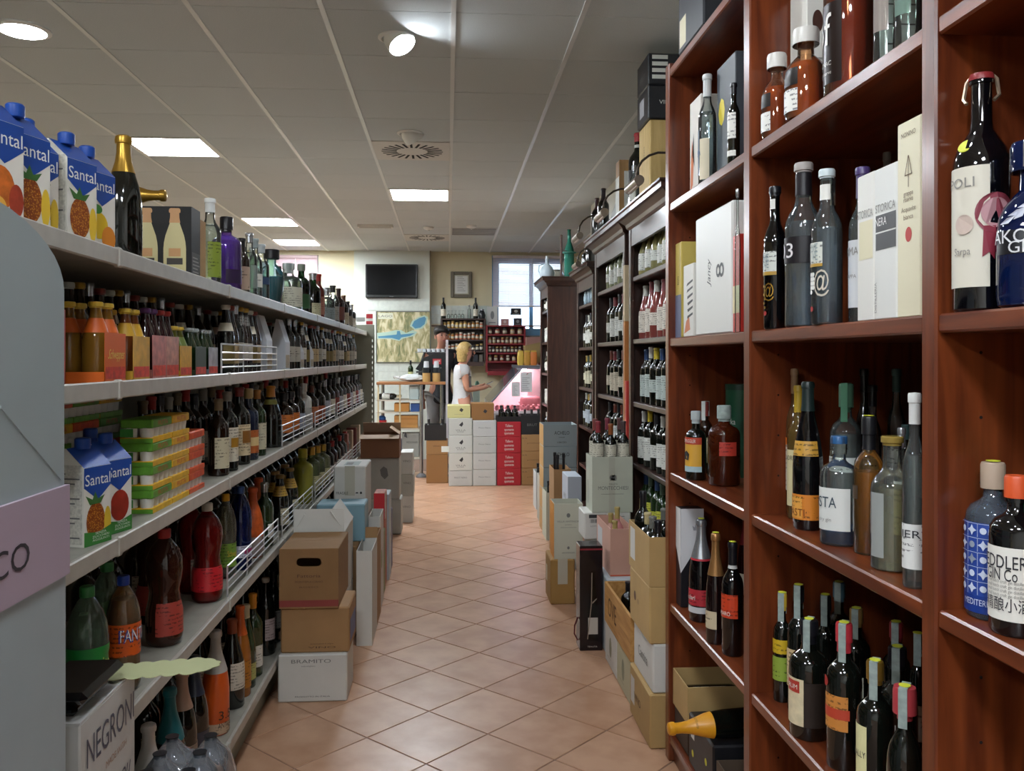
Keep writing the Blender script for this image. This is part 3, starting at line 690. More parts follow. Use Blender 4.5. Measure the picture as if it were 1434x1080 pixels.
TOPROW = [ # px, kind, h, r, glass, cap, labs, liq, extra text, words
 (294, 'slim', .30, .036, clear, (M('#e2e6e4', .4), .84), [(M('#8fa33a', .5), .1, .5, -60, 60)], (G('#e9f0ee'), .7), 'clear gin bottle with white cap and lime label'),
 (317, 'gin', .285, .055, G('#b48ae0', .12), (blk, .80), [(M('#2b1440', .4), .12, .3, -60, 60)], (G('#8a48c8', .8), .68), 'tall violet gin bottle with black stopper'),
 (338, 'slim', .225, .032, gl_br, (blk, .84), [(M('#b39a86', .5), .1, .5, -70, 70)], None, 'brown bottle with spotted beige label beside the violet gin'),
 (349, 'slim', .265, .032, clear, (silver, .85), [(G('#cfdcd8', .3), .15, .5, -50, 50)], (G('#e4efec'), .7), 'clear spirit bottle with silver cap, first of three'),
 (357, 'slim', .255, .030, clear, (M('#9aa6a6', .4), .85), [(white_l, .2, .42, -50, 50)], (G('#e4efec'), .7), 'clear spirit bottle with small white label'),
 (366, 'slim', .25, .034, clear, (M('#b8c2c4', .3), .85), [(M('#344a6a', .5), .3, .42, -60, 60)], (G('#dfeaf0'), .7), 'clear spirit bottle with blue band'),
 (380, 'flare', .27, .060, G('#c8e8e6', .05), (blk, .84), [], (G('#2f93a6', .5), .52), 'clear gin bottle with turquoise liquid and black stopper'),
 (404, 'shoulder', .255, .062, clear, (M('#c9cfcf', .35), .80), [(M('#d3d1bf', .5), .1, .5, -75, 60)], (G('#e6efe8'), .66), 'square gin bottle with wide cream label'),
 (422, 'shoulder', .285, .048, G('#1f6a2c'), (M('#7d8579', .4), .86), [(M('#274f2a', .5), .12, .4, -60, 50)], (G('#1d6a2c', .3), .66), 'bright green gin bottle beside the cream-labelled one'),
 (438, 'slim', .275, .048, G('#2a5a34'), (silver, .85), [(M('#c8c4a0', .5), .05, .33, -60, 60)], (G('#1d4a28', .3), .7), 'dark green bottle with silver cap and pale label'),
 (446, 'slim', .285, .038, M('#7a3b34', .2, coat=.3), (red_l, .84), [(M('#b3735f', .5), .1, .5, -70, 60)], None, 'reddish bottle with red cap'),
 (457, 'shoulder', .24, .058, clear, (silver, .78), [(M('#8d9a9c', .4), .08, .42, -70, 60)], (G('#dfe8ea'), .6), 'squat clear bottle with silver shoulder'),
 (466, 'slim', .275, .045, clear, (blk, .82), [(M('#a9a49a', .5), .1, .45, -70, 60)], (G('#d8ddd8'), .66), 'clear bottle with tall black cap'),
 (474, 'bord', .28, .045, gl_dkr, (M('#2a0f10', .4), .76), [(M('#6b3a30', .5), .15, .5, -70, 60)], None, 'dark red liqueur bottle'),
 (481, 'bord', .25, .042, gl_br, (M('#5a3a2a', .4), .8), [(M('#b7aa92', .5), .1, .45, -70, 60)], None, 'brown liqueur bottle with buff label'),
 (487, 'bord', .22, .04, gl_k, (blk, .8), [(M('#8a8070', .5), .1, .45, -70, 60)], None, 'low dark liqueur bottle at the row end'),
 (492, 'bord', .21, .04, gl_k, (silver, .8), [(M('#c8c2b4', .5), .1, .45, -70, 60)], None, 'dark bottle with silver capsule at the row end'),
]
for px, kd, h, r, gl_, cp, lb_, lq, words_ in TOPROW:
    put(0, px, kd, h, r, gl_, words_+T0, 0, name='spirit_bottle', cap=cp, labs=lb_, liq=lq, seg=24, sq=3.4 if 'square' in words_ else 2.0)
pb_ = [o for o in bpy.data.objects if o.get('label', '').startswith('tall violet gin')][0]
# second row glimpsed behind
for i, px in enumerate((325, 341, 353, 372, 390, 399, 412, 428, 434, 450, 462, 470, 478)):
    put(0, px, ('slim', 'gin', 'bord')[i % 3], .25+.02*(i % 3), .034, (clear, gl_k, G('#cfe4d4'))[i % 3], '%s spirit bottle half hidden in the second row' % ('clear', 'black', 'pale green')[i % 3]+T0, .135, name='spirit_bottle', group='second row, %s spirits' % ('clear', 'black', 'green')[i % 3],
        cap=((M('#c9cfcf', .35), blk, silver)[i % 3], .84), labs=[((white_l, cream_l, blk_l)[i % 3], .12, .45, -60, 60)], seg=14)

# ---- level 1: multipacks and beers
def multipack(px, z, n, label, body, cap, sleeve, lab, h=.18, r=.027, X=-.80, txt=None, name='bottle_multipack', ny=2):
    """carrier of bottles, two abreast along X and ny deep along Y, with a folded card carrier"""
    d = 2*r+.001; Y = reserve(('L', round(z, 2)), X-.03, yx(px, X+.03), d+.003, d*ny/2+.003); t = thing(name, label, 'drinks pack', (X-.03, Y, z))
    for i in range(2):
        for j in range(ny):
            x, y = (i-.5)*d, (j-(ny-1)/2)*d
            b = link('bottle', mcache(('mpb', h, r, body), lambda: MB().lathe(prof_of('beer', h, r), 14).me(body, 40)), t, (x, y, 0))
            link('cap', mcache(('mpc', h, r, cap), lambda: band_mesh('beer', h, r, .925, 1, .0015, 14, 2.0, 1, 1).me(cap, 40)), b)
            if lab: link('neck_label', mcache(('mpn', h, r, lab), lambda: band_mesh('beer', h, r, .62, .8, .0008, 14, 2.0, 1, 1).me(lab, 40)), b)
    a, bb = d+.002, d*ny/2+.002
    MB().box(-a, a, -bb, -bb+.001, 0, h*.14).box(a-.001, a, -bb, bb, 0, h*.62).box(-a, -a+.001, -bb, bb, 0, h*.62).box(-a, a, bb-.001, bb, 0, h*.14).build('carrier', sleeve, t)
    fr = ((a, -bb, 0), (0, 1, 0), (0, 0, 1))
    if txt: letters(t, txt, fr, bb, h*.36, .022, M('#e9d35a', .4), w=bb*1.5, shear=.5)
    decal(t, 'carrier_print', rect(.004, 2*bb-.004, h*.05, h*.2), fr, M('#d0402c', .5, noise=.4, nscale=60))
    return t
amber = G('#c9a24a', .25); z1 = LEV[1]-.0054
multipack(160, z1, 4, 'four-pack of orange soda bottles in an orange card carrier', G('#a8772a', .45), yel_l, M('#d8641e', .45), M('#d2601c', .45), .185, .030, txt='Schweppes')
multipack(199, z1, 4, 'four-pack of yellow-labelled soda bottles beside the orange carrier', G('#8a4a22', .5), yel_l, M('#d9a73a', .4, noise=.3, nscale=30), M('#cfa02c', .45), .18, .028)
multipack(226, z1, 4, 'pink and white drinks carrier with tall dark necks, first of two', gl_dkr, M('#5b2a6a', .4), M('#c77b72', .35, noise=.4, nscale=40), None, .19, .026)
multipack(243, z1, 4, 'pink and white drinks carrier with tall dark necks, second of two', gl_dkr, red_l, M('#c98a78', .35, noise=.4, nscale=40), None, .19, .026)
multipack(260, z1, 4, 'sunflower-yellow drinks carrier beside the pink ones', G('#7a7a30', .5), yel_l, M('#d8a31c', .4, noise=.2, nscale=50), M('#6a7a34', .5), .15, .027)
multipack(282, z1, 4, 'squat green bottle pack beside the silver-sleeved beers', gl_gr, M('#a9b0ae', .3), M('#2c3d28', .4), None, .15, .028)
multipack(301, z1, 4, 'beer pack in a shiny silver sleeve', gl_gr, silver, M('#b3b6bd', .25, metal=.4, noise=.3, nscale=30), None, .15, .026)
multipack(78, z1, 4, 'red drinks pack tucked behind the pale cardboard display', M('#9a2f2f', .4), white_l, M('#a83a3a', .5, noise=.4, nscale=40), blu_l, .25, .026, X=-.80)
T1 = ' on the second shelf'
beer_kinds = [
 ('beer', .25, .031, gl_k, (M('#c8c4b4', .4), .93), [(cream_l, .62, .74, -180, 180), (M('#7a6a3a', .5), .15, .42, -70, 70)], 'dark beer bottle with pale neck band'),
 ('beer', .255, .030, gl_br, (gold, .93), [(M('#c9c4b8', .5), .2, .45, -70, 70), (silver, .72, .88, -180, 180)], 'brown beer bottle with silver neck foil'),
 ('bord', .26, .033, gl_k, (silver, .86), [(M('#a8a294', .5), .15, .45, -70, 70)], 'black bottle with silver capsule'),
 ('beer', .25, .031, gl_br, (M('#8a2f22', .4), .93), [(M('#b9a27a', .5), .15, .45, -70, 70)], 'brown beer bottle with red cap')]
for px, lb in ((371, 'tall white card sleeve of beer bottles inside the wire guard'), (397, 'tall white card sleeve of beer bottles beyond the wire guard'), (418, 'low cream card sleeve of beer bottles'), (432, 'cream card sleeve of dark bottles')):
    Y = reserve(('L', round(z1, 2)), -.815, yx(px, -.80), .036, .062); hh = .245 if px < 400 else .17
    t = thing('beer_sleeve', lb, 'drinks pack', (-.815, Y, z1)); m = MB(); k = hh
    m.v = [(-.03, -.06, 0), (.035, -.06, 0), (.035, .06, 0), (-.03, .06, 0), (-.03, -.06, k*.6), (.035, -.06, k*.55), (.035, .06, k*.55), (-.03, .06, k*.6), (-.01, -.06, k), (0.0, -.06, k), (0.0, .06, k), (-.01, .06, k)]
    m.f = [(3, 2, 1, 0), (0, 1, 5, 9, 8, 4), (1, 2, 6, 5), (2, 3, 7, 11, 10, 6), (3, 0, 4, 8, 11, 7), (5, 6, 10, 9), (9, 10, 11, 8)]
    m.build('sleeve', M('#c6cad0', .35), t); decal(t, 'sleeve_print', rect(.01, .11, .01, k*.3), ((.035, -.06, 0), (0, 1, 0), (0, 0, 1)), M('#b0a184', .5, noise=.3, nscale=60), .0008)
i = 0
for px in (316, 322, 329, 336, 343, 349, 355, 404, 414, 420, 426, 433, 439, 444, 450, 455, 460, 464, 468, 472, 476, 480, 484, 488, 491, 494):
    kd, h, r, gl_, cp, lb_, wd = beer_kinds[(i*3+i//4) % 4]
    put(1, px, kd, h, r, gl_, wd+(' behind the wire guard' if px < 390 else ' further along')+T1, 0.0, group=wd+'s'+(' behind the guard' if px < 390 else ' further along'), name='beer_bottle', cap=cp, labs=lb_, seg=14); i += 1
for i, px in enumerate(list(range(95, 300, 13))+list(range(300, 480, 7))):
    kd, h, r, gl_, cp, lb_, wd = beer_kinds[i % 4]
    put(1, px, kd, h, r, gl_, wd+' in the row behind'+T1, .16, group='back row: '+wd, name='beer_bottle', cap=cp, labs=lb_[:1], seg=12)
# ---- level 2: fruit cups and liqueurs
def cup_pack(X, Y, z, c_top, c_side, label, txt='frutta', L=.16, Wd=.085, h=.062, rows=4):
    OCC.setdefault(('L', round(z2, 2)), []).append((X, Y, Wd/2, L/2))
    t = thing('fruit_cup_pack', label, 'food pack', (X, Y, z), 0, 'packs of fruit puree cups'); a, b = Wd/2, L/2
    MB().bbox(-a, a, -b, b, h*.62, h, .003).build('card_top', c_top, t)
    MB().box(-a, a, -b, b, 0, h*.22).build('card_base', c_side, t)
    for i in range(rows):
        y = -b+L*(i+.5)/rows
        for x in (-a+.022, a-.022): MB().lathe([(0, h*.2), (.016, h*.2), (.0185, h*.6), (.0185, h*.64), (0, h*.64)], 12, c=(x, y, 0)).build('cup', M('#dcdad2', .4), t, 40)
    fr = ((a, -b, 0), (0, 1, 0), (0, 0, 1)); letters(t, txt, fr, b, h*.81, h*.2, M('#c8322a', .5), w=L*.5)
    fr = ((-a, -b, 0), (1, 0, 0), (0, 0, 1)); decal(t, 'end_print', rect(0, Wd, 0, h*.18), fr, c_top); decal(t, 'end_print', rect(0, Wd*.4, h*.25, h*.6), fr, grn)
    return t
z2 = LEV[2]-.0054; gr_c = M('#5f9a2e', .5, noise=.2, nscale=40); ye_c = M('#e3b01e', .5, noise=.15, nscale=40); or_c = M('#d9531e', .5, noise=.2, nscale=40); hcp = .0628
yst = yx(181, -.84)+.09
for k, (c1, c2_, nm) in enumerate(((gr_c, ye_c, 'green and yellow'), (ye_c, ye_c, 'yellow'), (or_c, or_c, 'orange-red'))):
    for q in range(4):
        if k == 2 and q == 3: continue
        cup_pack(-.825, yst+k*.165, z2+q*hcp, c1, c2_, '%s fruit cup pack in the front stack, layer %s from the bottom' % (nm, ('one', 'two', 'three', 'four')[q]), 'FRUTTA')
for k in range(3):
    for q in range(5): cup_pack(-.98, yst-.28+k*.165, z2+q*hcp, (ye_c, or_c, gr_c)[(k+q) % 3], gr_c, '%s-topped fruit cup pack in the stacks behind the juice cartons' % ('yellow', 'orange', 'green')[(k+q) % 3], 'FRUTTA')
T2 = ' on the middle shelf'
LQ = [ # px, kind,h,r,glass,cap,labs,words
 (306, 'bord', .27, .036, gl_br, (M('#8c7a5a', .4), .85), [(M('#c9bfa0', .5), .1, .5, -70, 60)], 'liqueur bottle with long beige label'),
 (318, 'bord', .29, .040, gl_k, (M('#8c8a80', .4), .88), [(M('#d6cdb8', .5), .12, .55, -40, 40), (M('#a8791e', .5), .3, .42, -30, 30)], 'black amaro bottle with cream label and gilt crest'),
 (335, 'bord', .30, .042, gl_k, (M('#7a2a26', .4), .88), [(M('#d2bf9a', .5), .12, .52, -55, 55), (M('#8a5a1e', .5), .28, .44, -35, 35)], 'black amaro bottle with red cap and tan label'),
 (348, 'shoulder', .29, .040, M('#1a2338', .1, coat=.4), (M('#b9a06a', .4), .86), [(M('#b8622c', .5), .1, .42, -70, 60), (M('#e0c48a', .5), .2, .32, -40, 40)], 'dark blue liqueur bottle with orange crest'),
 (360, 'bord', .28, .038, gl_gr, (M('#b07a3a', .4), .86), [(M('#c9c3a8', .5), .1, .5, -60, 60)], 'green liqueur bottle with tan capsule'),
 (379, 'burg', .285, .052, gl_k, (M('#c9862a', .35), .82), [(M('#9aa05a', .5), .70, .78, -180, 180)], 'pear-shaped black bottle with orange and gold neck'),
 (397, 'shoulder', .24, .050, gl_br, (blk, .82), [(M('#c8702e', .5, noise=.5, nscale=90), .18, .55, -80, 80)], 'liqueur bottle with chequered red label, first of a pair'),
 (407, 'shoulder', .24, .046, gl_br, (blk, .82), [(M('#c8702e', .5, noise=.5, nscale=90), .18, .55, -80, 80)], 'liqueur bottle with chequered red label, second of a pair'),
 (417, 'bord', .26, .040, gl_k, (blk, .82), [(M('#9aa0b0', .5), .12, .45, -70, 60)], 'black liqueur bottle with grey-blue label'),
 (425, 'gin', .27, .046, M('#c9c8c2', .35), (M('#d8d8d4', .4), .78), [(M('#b0afa8', .5), .2, .5, -70, 60)], 'white ceramic liqueur bottle'),
 (436, 'bord', .25, .042, gl_br, (M('#6a3a2a', .4), .84), [(M('#b8704a', .5), .12, .5, -70, 60)], 'brown liqueur bottle with terracotta label'),
 (446, 'bord', .26, .043, gl_k, (blk, .84), [(M('#a85a3a', .5), .12, .45, -70, 60)], 'black liqueur bottle with rust label'),
]
for px, kd, h, r, gl_, cp, lb_, wd in LQ: put(2, px, kd, h, r, gl_, wd+T2, 0, name='liqueur_bottle', cap=cp, labs=lb_, seg=18)
for i, px in enumerate((454, 461, 467, 473, 478, 483, 487, 491, 495, 498, 501, 504)):
    put(2, px, 'bord', .27, .042, (gl_k, gl_br, gl_dkr)[i % 3], ('dark bottle with %s label near the shelving end' % ('silver', 'cream', 'red')[i % 3])+T2, 0, group='%s-labelled bottles near the shelving end' % ('silver', 'cream', 'red')[i % 3], name='liqueur_bottle',
        cap=((silver, blk, blk)[i % 3], .84), labs=[((M('#b9bcc4', .4), cream_l, M('#8a3a34', .5))[i % 3], .12, .5, -70, 60)], seg=12)
for i, px in enumerate(list(range(200, 330, 12))+list(range(330, 500, 7))):
    put(2, px, 'bord', .28+.01*(i % 3), .037, (gl_k, gl_br)[i % 2], ('tan', 'red', 'black', 'grey')[i % 4]+'-capped %s liqueur bottle in the row behind' % ('black', 'brown')[i % 2]+T2, .15, group='back row of %s-capped liqueurs' % ('tan', 'red', 'black', 'grey')[i % 4], name='liqueur_bottle', cap=((M('#6a5a3a', .4), red_l, blk, M('#8c8a80', .4))[i % 4], .85), labs=[(cream_l, .1, .45, -70, 60)], seg=12)

# ---- level 3: soft drinks and bitters
T3 = ' on the fourth shelf'
spr = G('#bcd8c0', .12); z3 = LEV[3]-.0054
put(3, 122, 'pet', .30, .047, spr, 'clear green-labelled soda bottle beside the pale display'+T3, .02, name='soda_bottle', cap=(M('#2f7a3a', .4), .918), labs=[(M('#1d8a3c', .4), .26, .55, -180, 180)], txt=[('Sprite', .42, .03, M('#d8d060', .4), -5, .07)], liq=(G('#cfe0cf', .05), .74), seg=24)
put(3, 150, 'pet', .30, .045, spr, 'clear green-labelled soda bottle set behind the first one'+T3, .07, name='soda_bottle', cap=(M('#2f7a3a', .4), .918), labs=[(M('#1d8a3c', .4), .12, .46, -180, 180)], liq=(G('#cfe0cf', .05), .74), seg=20)
put(3, 181, 'pet', .285, .041, G('#e0c9a0', .1), 'orange soda bottle with blue cap and orange label'+T3, .0, name='soda_bottle', cap=(M('#1d3f9a', .4), .918), labs=[(M('#e2601c', .4), .32, .6, -180, 180)], txt=[('FANTA', .5, .034, M('#2a3fa0', .4), 0, .085), ('FANTA', .505, .03, M('#f4f4f4', .4), 0, .078)], liq=(G('#d8a05a', .35), .8), seg=24)
put(3, 230, 'petw', .335, .052, G('#5a3020', .35), 'large dark cola bottle with wide red label'+T3, .0, name='soda_bottle', cap=(red_l, .918), labs=[(M('#b04438', .45), .10, .38, -80, 80), (M('#c9b8a8', .45), .10, .38, 80, 120)], liq=(G('#3a150c', .6), .84), seg=24)
put(3, 213, 'petw', .32, .048, G('#5a3020', .35), 'dark cola bottle behind the red-labelled one'+T3, .11, name='soda_bottle', cap=(red_l, .918), labs=[(M('#b04438', .45), .10, .38, -180, 180)], liq=(G('#3a150c', .6), .84), seg=18)
put(3, 290, 'petw', .335, .052, G('#e03a34', .1), 'bright red soda bottle with wavy waist'+T3, .0, name='soda_bottle', cap=(M('#c8c0b0', .4), .918), labs=[(M('#c8242c', .4), .12, .36, -180, 180)], liq=(G('#d01c20', .35), .86), seg=24)
put(3, 268, 'petw', .325, .048, G('#e03a34', .1), 'red soda bottle with white label strip behind the bright one'+T3, .09, name='soda_bottle', cap=(M('#c8c0b0', .4), .918), labs=[(M('#d8c8c0', .45), .1, .38, -60, 30)], liq=(G('#c01c20', .35), .86), seg=18)
put(3, 316, 'pet', .315, .040, G('#e4e8d8', .1), 'clear tonic bottle with yellow cap and green label'+T3, .03, name='soda_bottle', cap=(M('#d8a520', .4), .918), labs=[(M('#7aa03a', .45), .14, .42, -180, 180)], txt=[('Schweppes', .3, .022, yel_l, 0, .06)], liq=(G('#dce0cc', .1), .84), seg=20)
put(3, 329, 'pet', .31, .036, G('#a8b8c8', .1), 'plain clear water bottle beside the yellow-capped tonic'+T3, .05, name='water_bottle', cap=(blu_l, .918), labs=[(G('#c8d4e0', .4), .2, .4, -180, 180)], seg=18)
put(3, 340, 'pet', .325, .045, G('#1d3f9a', .15), 'deep blue water bottle inside the wire guard'+T3, .0, name='water_bottle', cap=(blu_l, .918), labs=[(M('#c8c8d8', .45), .16, .3, -180, 180), (M('#a8306a', .45), .2, .26, -30, 30)], seg=20)
for i, px in enumerate((354, 362)): put(3, px, 'champ', .29, .044, M('#c8581a', .45, noise=.3, nscale=50, bump=.4), 'bottle wrapped in crinkled orange paper'+T3, .0+.04*i, group='bottles wrapped in orange paper', name='wrapped_bottle', cap=(M('#b84c16', .5), .8), labs=[(G('#d8d0c8', .5), .02, .3, -180, 180)], seg=16)
put(3, 374, 'bord', .28, .040, gl_gr, 'green bottle with round white label beside the orange-wrapped bottles'+T3, .0, name='liqueur_bottle', cap=(silver, .85), labs=[(white_l, .15, .36, -40, 40)], seg=18)
for i, px in enumerate((385, 392, 399, 406)): put(3, px, 'beer', .265, .042, gl_k, 'black beer bottle with gold neck label'+T3, .0 if i % 2 else .05, group='black beers with gold necks', name='beer_bottle', cap=(M('#8a6a2a', .4), .93), labs=[(M('#b8923c', .45), .62, .80, -180, 180), (M('#c8bfa0', .5), .1, .4, -50, 50)], seg=16)
for i, (px, r) in enumerate(((424, .06), (436, .05), (444, .05), (452, .05))):
    put(3, px, 'gin', .31-.015*i, r, G('#c9c44a' if i == 0 else '#c8d0a0', .4 if i == 0 else .15), ('large yellow lemon liqueur bottle', 'pale lemon liqueur bottle beside the large yellow one', 'pale greenish liqueur bottle with buff label', 'frosted pale liqueur bottle')[i]+T3, .0, name='liqueur_bottle',
        cap=(gold if i else M('#b0a020', .4), .84), labs=[(M('#c8bf90', .5), .12, .42, -50, 50)] if i else [], liq=(G('#b8b020' if i == 0 else '#d0d8a8', .55 if i == 0 else .2), .66), seg=20)
for i, px in enumerate((460, 465, 470, 475, 479, 483)): put(3, px, 'bord', .25, .042, (gl_k, gl_dkr)[i % 2], ('%s vermouth bottle with silver glints, lower shelf end' % ('black', 'dark red')[i % 2])+T3, .0, group='%s vermouth bottles' % ('black', 'dark red')[i % 2], name='liqueur_bottle', cap=((blk, red_l)[i % 2], .84), labs=[((M('#c8c4bc', .5), M('#b8a8a0', .5))[i % 2], .1, .4, -70, 60)], seg=12)
for i, px in enumerate((489, 494, 499, 504)):
    Y = reserve(('L', round(z3, 2)), -.82, yx(px, -.78), .042, .042, (0, JE-.05)); carton(-.86, -.78, Y-.04, Y+.04, z3, z3+.24, (M('#7a4030', .5), M('#a89078', .5), M('#6a2a26', .5), M('#b8a890', .5))[i], '%s gift box near the shelving end' % ('brown', 'tan', 'dark red', 'pale')[i]+T3, name='gift_box')
for i, px in enumerate(list(range(120, 330, 18))+list(range(330, 480, 8))):
    put(3, px, 'bord', .29, .038, (gl_k, gl_br)[i % 2], ('black bottle with black capsule', 'brown bottle with gold capsule')[i % 2]+' in the row behind'+T3, .2, group='back row of %s-capsule bottles on the fourth shelf' % ('black', 'gold')[i % 2], name='liqueur_bottle', cap=((blk, gold)[i % 2], .85), labs=[(cream_l, .1, .45, -70, 60)], seg=12)

# ---- level 4: sparkling wines at the bottom
T4 = ' on the bottom shelf'
B4 = [(208, 'champ', .31, .044, M('#cfcfca', .4), (M('#d8d8d4', .4), .6), [], 'white sleeved sparkling bottle'),
 (238, 'champ', .34, .044, gl_k, (M('#1f6a72', .35), .55), [(M('#1f6a72', .4), .1, .5, -180, 180)], 'teal sleeved sparkling bottle'),
 (255, 'champ', .35, .045, gl_k, (M('#b0907c', .35), .66), [(M('#8a7a6a', .4), .1, .35, -70, 70)], 'sparkling bottle with pinkish lettered neck foil'),
 (272, 'champ', .36, .045, gl_k, (M('#2c3546', .3), .66), [(M('#3a3a44', .4), .1, .35, -70, 70)], 'sparkling bottle with navy neck foil'),
 (302, 'champ', .36, .047, M('#d2581c', .3, coat=.3), (M('#b8b4ac', .35), .60), [(M('#cfae90', .45), .0131, .12, -90, 90)], 'orange sparkling bottle with silver neck foil'),
 (325, 'burg', .33, .046, gl_k, (M('#8a4020', .4), .84), [(M('#c8bfae', .5), .22, .52, -70, 70)], 'black wine bottle with large pale label'),
 (336, 'burg', .35, .042, M('#9a5a1c', .25, coat=.3), (M('#cc5a18', .4), .68), [(M('#b0701e', .5), .1, .4, -70, 70)], 'amber wine bottle with orange foil neck'),
 (344, 'burg', .33, .040, gl_gr, (M('#c8c0a0', .4), .84), [(M('#a8a860', .5), .1, .3, -60, 60)], 'green wine bottle with yellow-green label'),
 (354, 'bord', .34, .040, gl_gr, (M('#cf8a1e', .4), .82), [(M('#d0ccc0', .5), .12, .38, -70, 70)], 'green wine bottle with mustard capsule'),
 (372, 'bord', .34, .041, gl_k, (M('#cfcabc', .4), .94), [(M('#b09c98', .5), .2, .48, -70, 70)], 'black wine bottle with pinkish label and white cap'),
 (383, 'bord', .33, .041, gl_k, (blk, .84), [(M('#7a746c', .5), .2, .45, -70, 70)], 'black wine bottle beside the stacked cartons'),
]
for px, kd, h, r, gl_, cp, lb_, wd in B4:
    k = {}
    if 'orange sparkling' in wd: k['txt'] = [('3.5', .2, .03, M('#3a2a20', .5), -5, .055), ('ANTICA', .1, .018, M('#3a2a20', .5), -5, .06)]
    put(4, px, kd, h, r, gl_, wd+T4, .01 if px < 260 else .0, name='sparkling_bottle' if kd == 'champ' else 'wine_bottle', cap=cp, labs=lb_, seg=22, **k)
for i, px in enumerate(list(range(205, 400, 15))+[400, 410, 420, 430, 440, 450, 458, 466, 474]):
    put(4, px, ('bord', 'champ')[i % 2], .32, .042, gl_k, 'dark %s bottle with %s neck in the row behind' % (('still wine', 'sparkling')[i % 2], ('cream', 'brown', 'black')[i % 3])+T4, .13, group='back row, bottom shelf, %d' % (i % 6), cap=((M('#c8c0a8', .4), M('#8a5a2a', .4), blk)[i % 3], .82), labs=[(cream_l, .15, .45, -70, 60)], seg=12)
# ================================================================== RIGHT BOOKCASE
RX = .82; RBK = 1.42; PO = [(3.17, 3.22), (2.305, 2.355), (1.405, 1.45), (.50, .545)]
RZ = [2.58, 2.077, 1.575, 1.077, .59, .10]
mah = wood('#522210', '#7e3d1d', .3, 5, 'Z'); mahY = wood('#522210', '#7e3d1d', .3, 5, 'Y'); mahd = mah
bc = thing('bookcase', 'tall reddish mahogany open bookcase with upright posts, packed with spirits', 'bookcase', (RX, 1.86, 0)); BO = Vector((RX, 1.86, 0))
def bpart(name, mb, mat, parent=None, smooth=0, root=None, O=None):
    mb.v = [tuple(Vector(v)-(O or BO)) for v in mb.v]; return mb.build(name, mat, parent or root or bc, smooth)
bpart('back_panel', MB().box(RBK-.012, RBK, .5, 3.22, 0, 2.58), mahd)
for a, b in PO:
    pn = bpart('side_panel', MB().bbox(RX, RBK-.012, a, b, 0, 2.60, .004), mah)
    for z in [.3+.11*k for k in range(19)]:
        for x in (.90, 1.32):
            bpart('peg_hole', MB().tube([(x, a-.0006, z), (x, a, z)], .003, 6), M('#120504', .9), pn)  # flat dark discs put the shade of drilled holes into colour
for (a1, a0), (b0, b1) in [((PO[k][0], PO[k][1]), PO[k+1]) for k in range(3)]:
    pass
for k in range(3):
    y0, y1 = PO[k+1][1], PO[k][0]
    for z in RZ: bpart('shelf_board', MB().bbox(RX+.004, RBK-.012, y0+.0005, y1-.0005, z-.032, z, .004), mahY)
    bpart('kick_board', MB().box(RX+.02, RX+.04, y0, y1, 0, RZ[5]-.032), mahd)
tagm = M('#cfd23a', .5); stamp = M('#93a09a', .5, noise=.2, nscale=80)
def rpos(z, xc, yb, X, rad=0):
    if yb is not None:
        p = at_z(xc, yb, z); d = Vector((p.x, p.y, 0)).normalized(); p = p+d*rad
    else: p = Vector((X, yx(xc, X), z))
    return p
def bay_of(x): k = 0 if x < 1043 else 1 if x < 1300 else 2; return PO[k+1][1], PO[k][0]
def rb(lv, x0, x1, yt, label, kind, glass, yb=None, X=None, rz=-48, z=None, hmax=None, stampc=None, pricetag=False, sqr=2.0, **k):
    """bottle on the bookcase from its picture columns x0..x1, top row yt and base row yb (or the plane X it stands on)"""
    z = RZ[lv] if z is None else z; xc = (x0+x1)/2; p = rpos(z, xc, yb, X); s = ppm(p); r = (x1-x0)/2/s
    p = rpos(z, xc, yb, X, r) if yb is not None else p
    if yb is not None and p.x-r < RX+.006: p.x = RX+.006+r
    lo_, hi_ = bay_of(xc); p.y = min(max(p.y, lo_+r+.002), hi_-r-.002)
    p.x = min(p.x, RBK-.03-r); s = ppm(p); r = (x1-x0)/2/s; h = CZ+(PY-yt)/s-z if yt is not None else hmax; h = min(h, RZ[max(0, lv-1)]-.045-z)
    y = reserve(('R', round(z, 2)), p.x, p.y, r+.0008, r+.0008, (lo_+r+.001, hi_-r-.001), span=.05)
    if y is None:
        for q in [q for q in range(1, 16) if p.x+q*.02+r < RBK-.025]:   # push it back from the edge until it is free
            y = reserve(('R', round(z, 2)), p.x+q*.02, p.y, r+.0008, r+.0008, (lo_+r+.001, hi_-r-.001), span=.05)
            if y is not None: p.x += q*.02; break
        if y is None: return None
    t = bottle((p.x, y, z+.0006), R(rz), kind, h, r, glass, label, sq=sqr, **dict(dict(name='spirit_bottle', seg=28), **k))
    zc = h*(.985)
    if stampc:   # paper duty strip over the stopper
        rr = r_at(kind, .95)*r+.0018; q = MB().box(-.008, .008, -rr-.0006, -rr, h*.74, h+.002).box(-.008, .008, -rr, rr, h+.0014, h+.002).box(-.008, .008, rr, rr+.0006, h*.8, h+.002)
        q.build('duty_strip', stampc, t)
    if pricetag:
        MB().lathe([(0, h+.0022), (.011, h+.0022), (.011, h+.0032), (0, h+.0032)], 12).build('price_dot', tagm, t)
    return t
S1, S2, S3, S4, S5 = ', high shelf', ', eye-level shelf', ', mid bookcase shelf', ', low bookcase shelf', ''
ambl = G('#b8641a', .12); amb = G('#d8955a', .05); ink = M('#2a2a30', .5); whp = M('#e8e6de', .45); inkg = M('#8d8a84', .5)
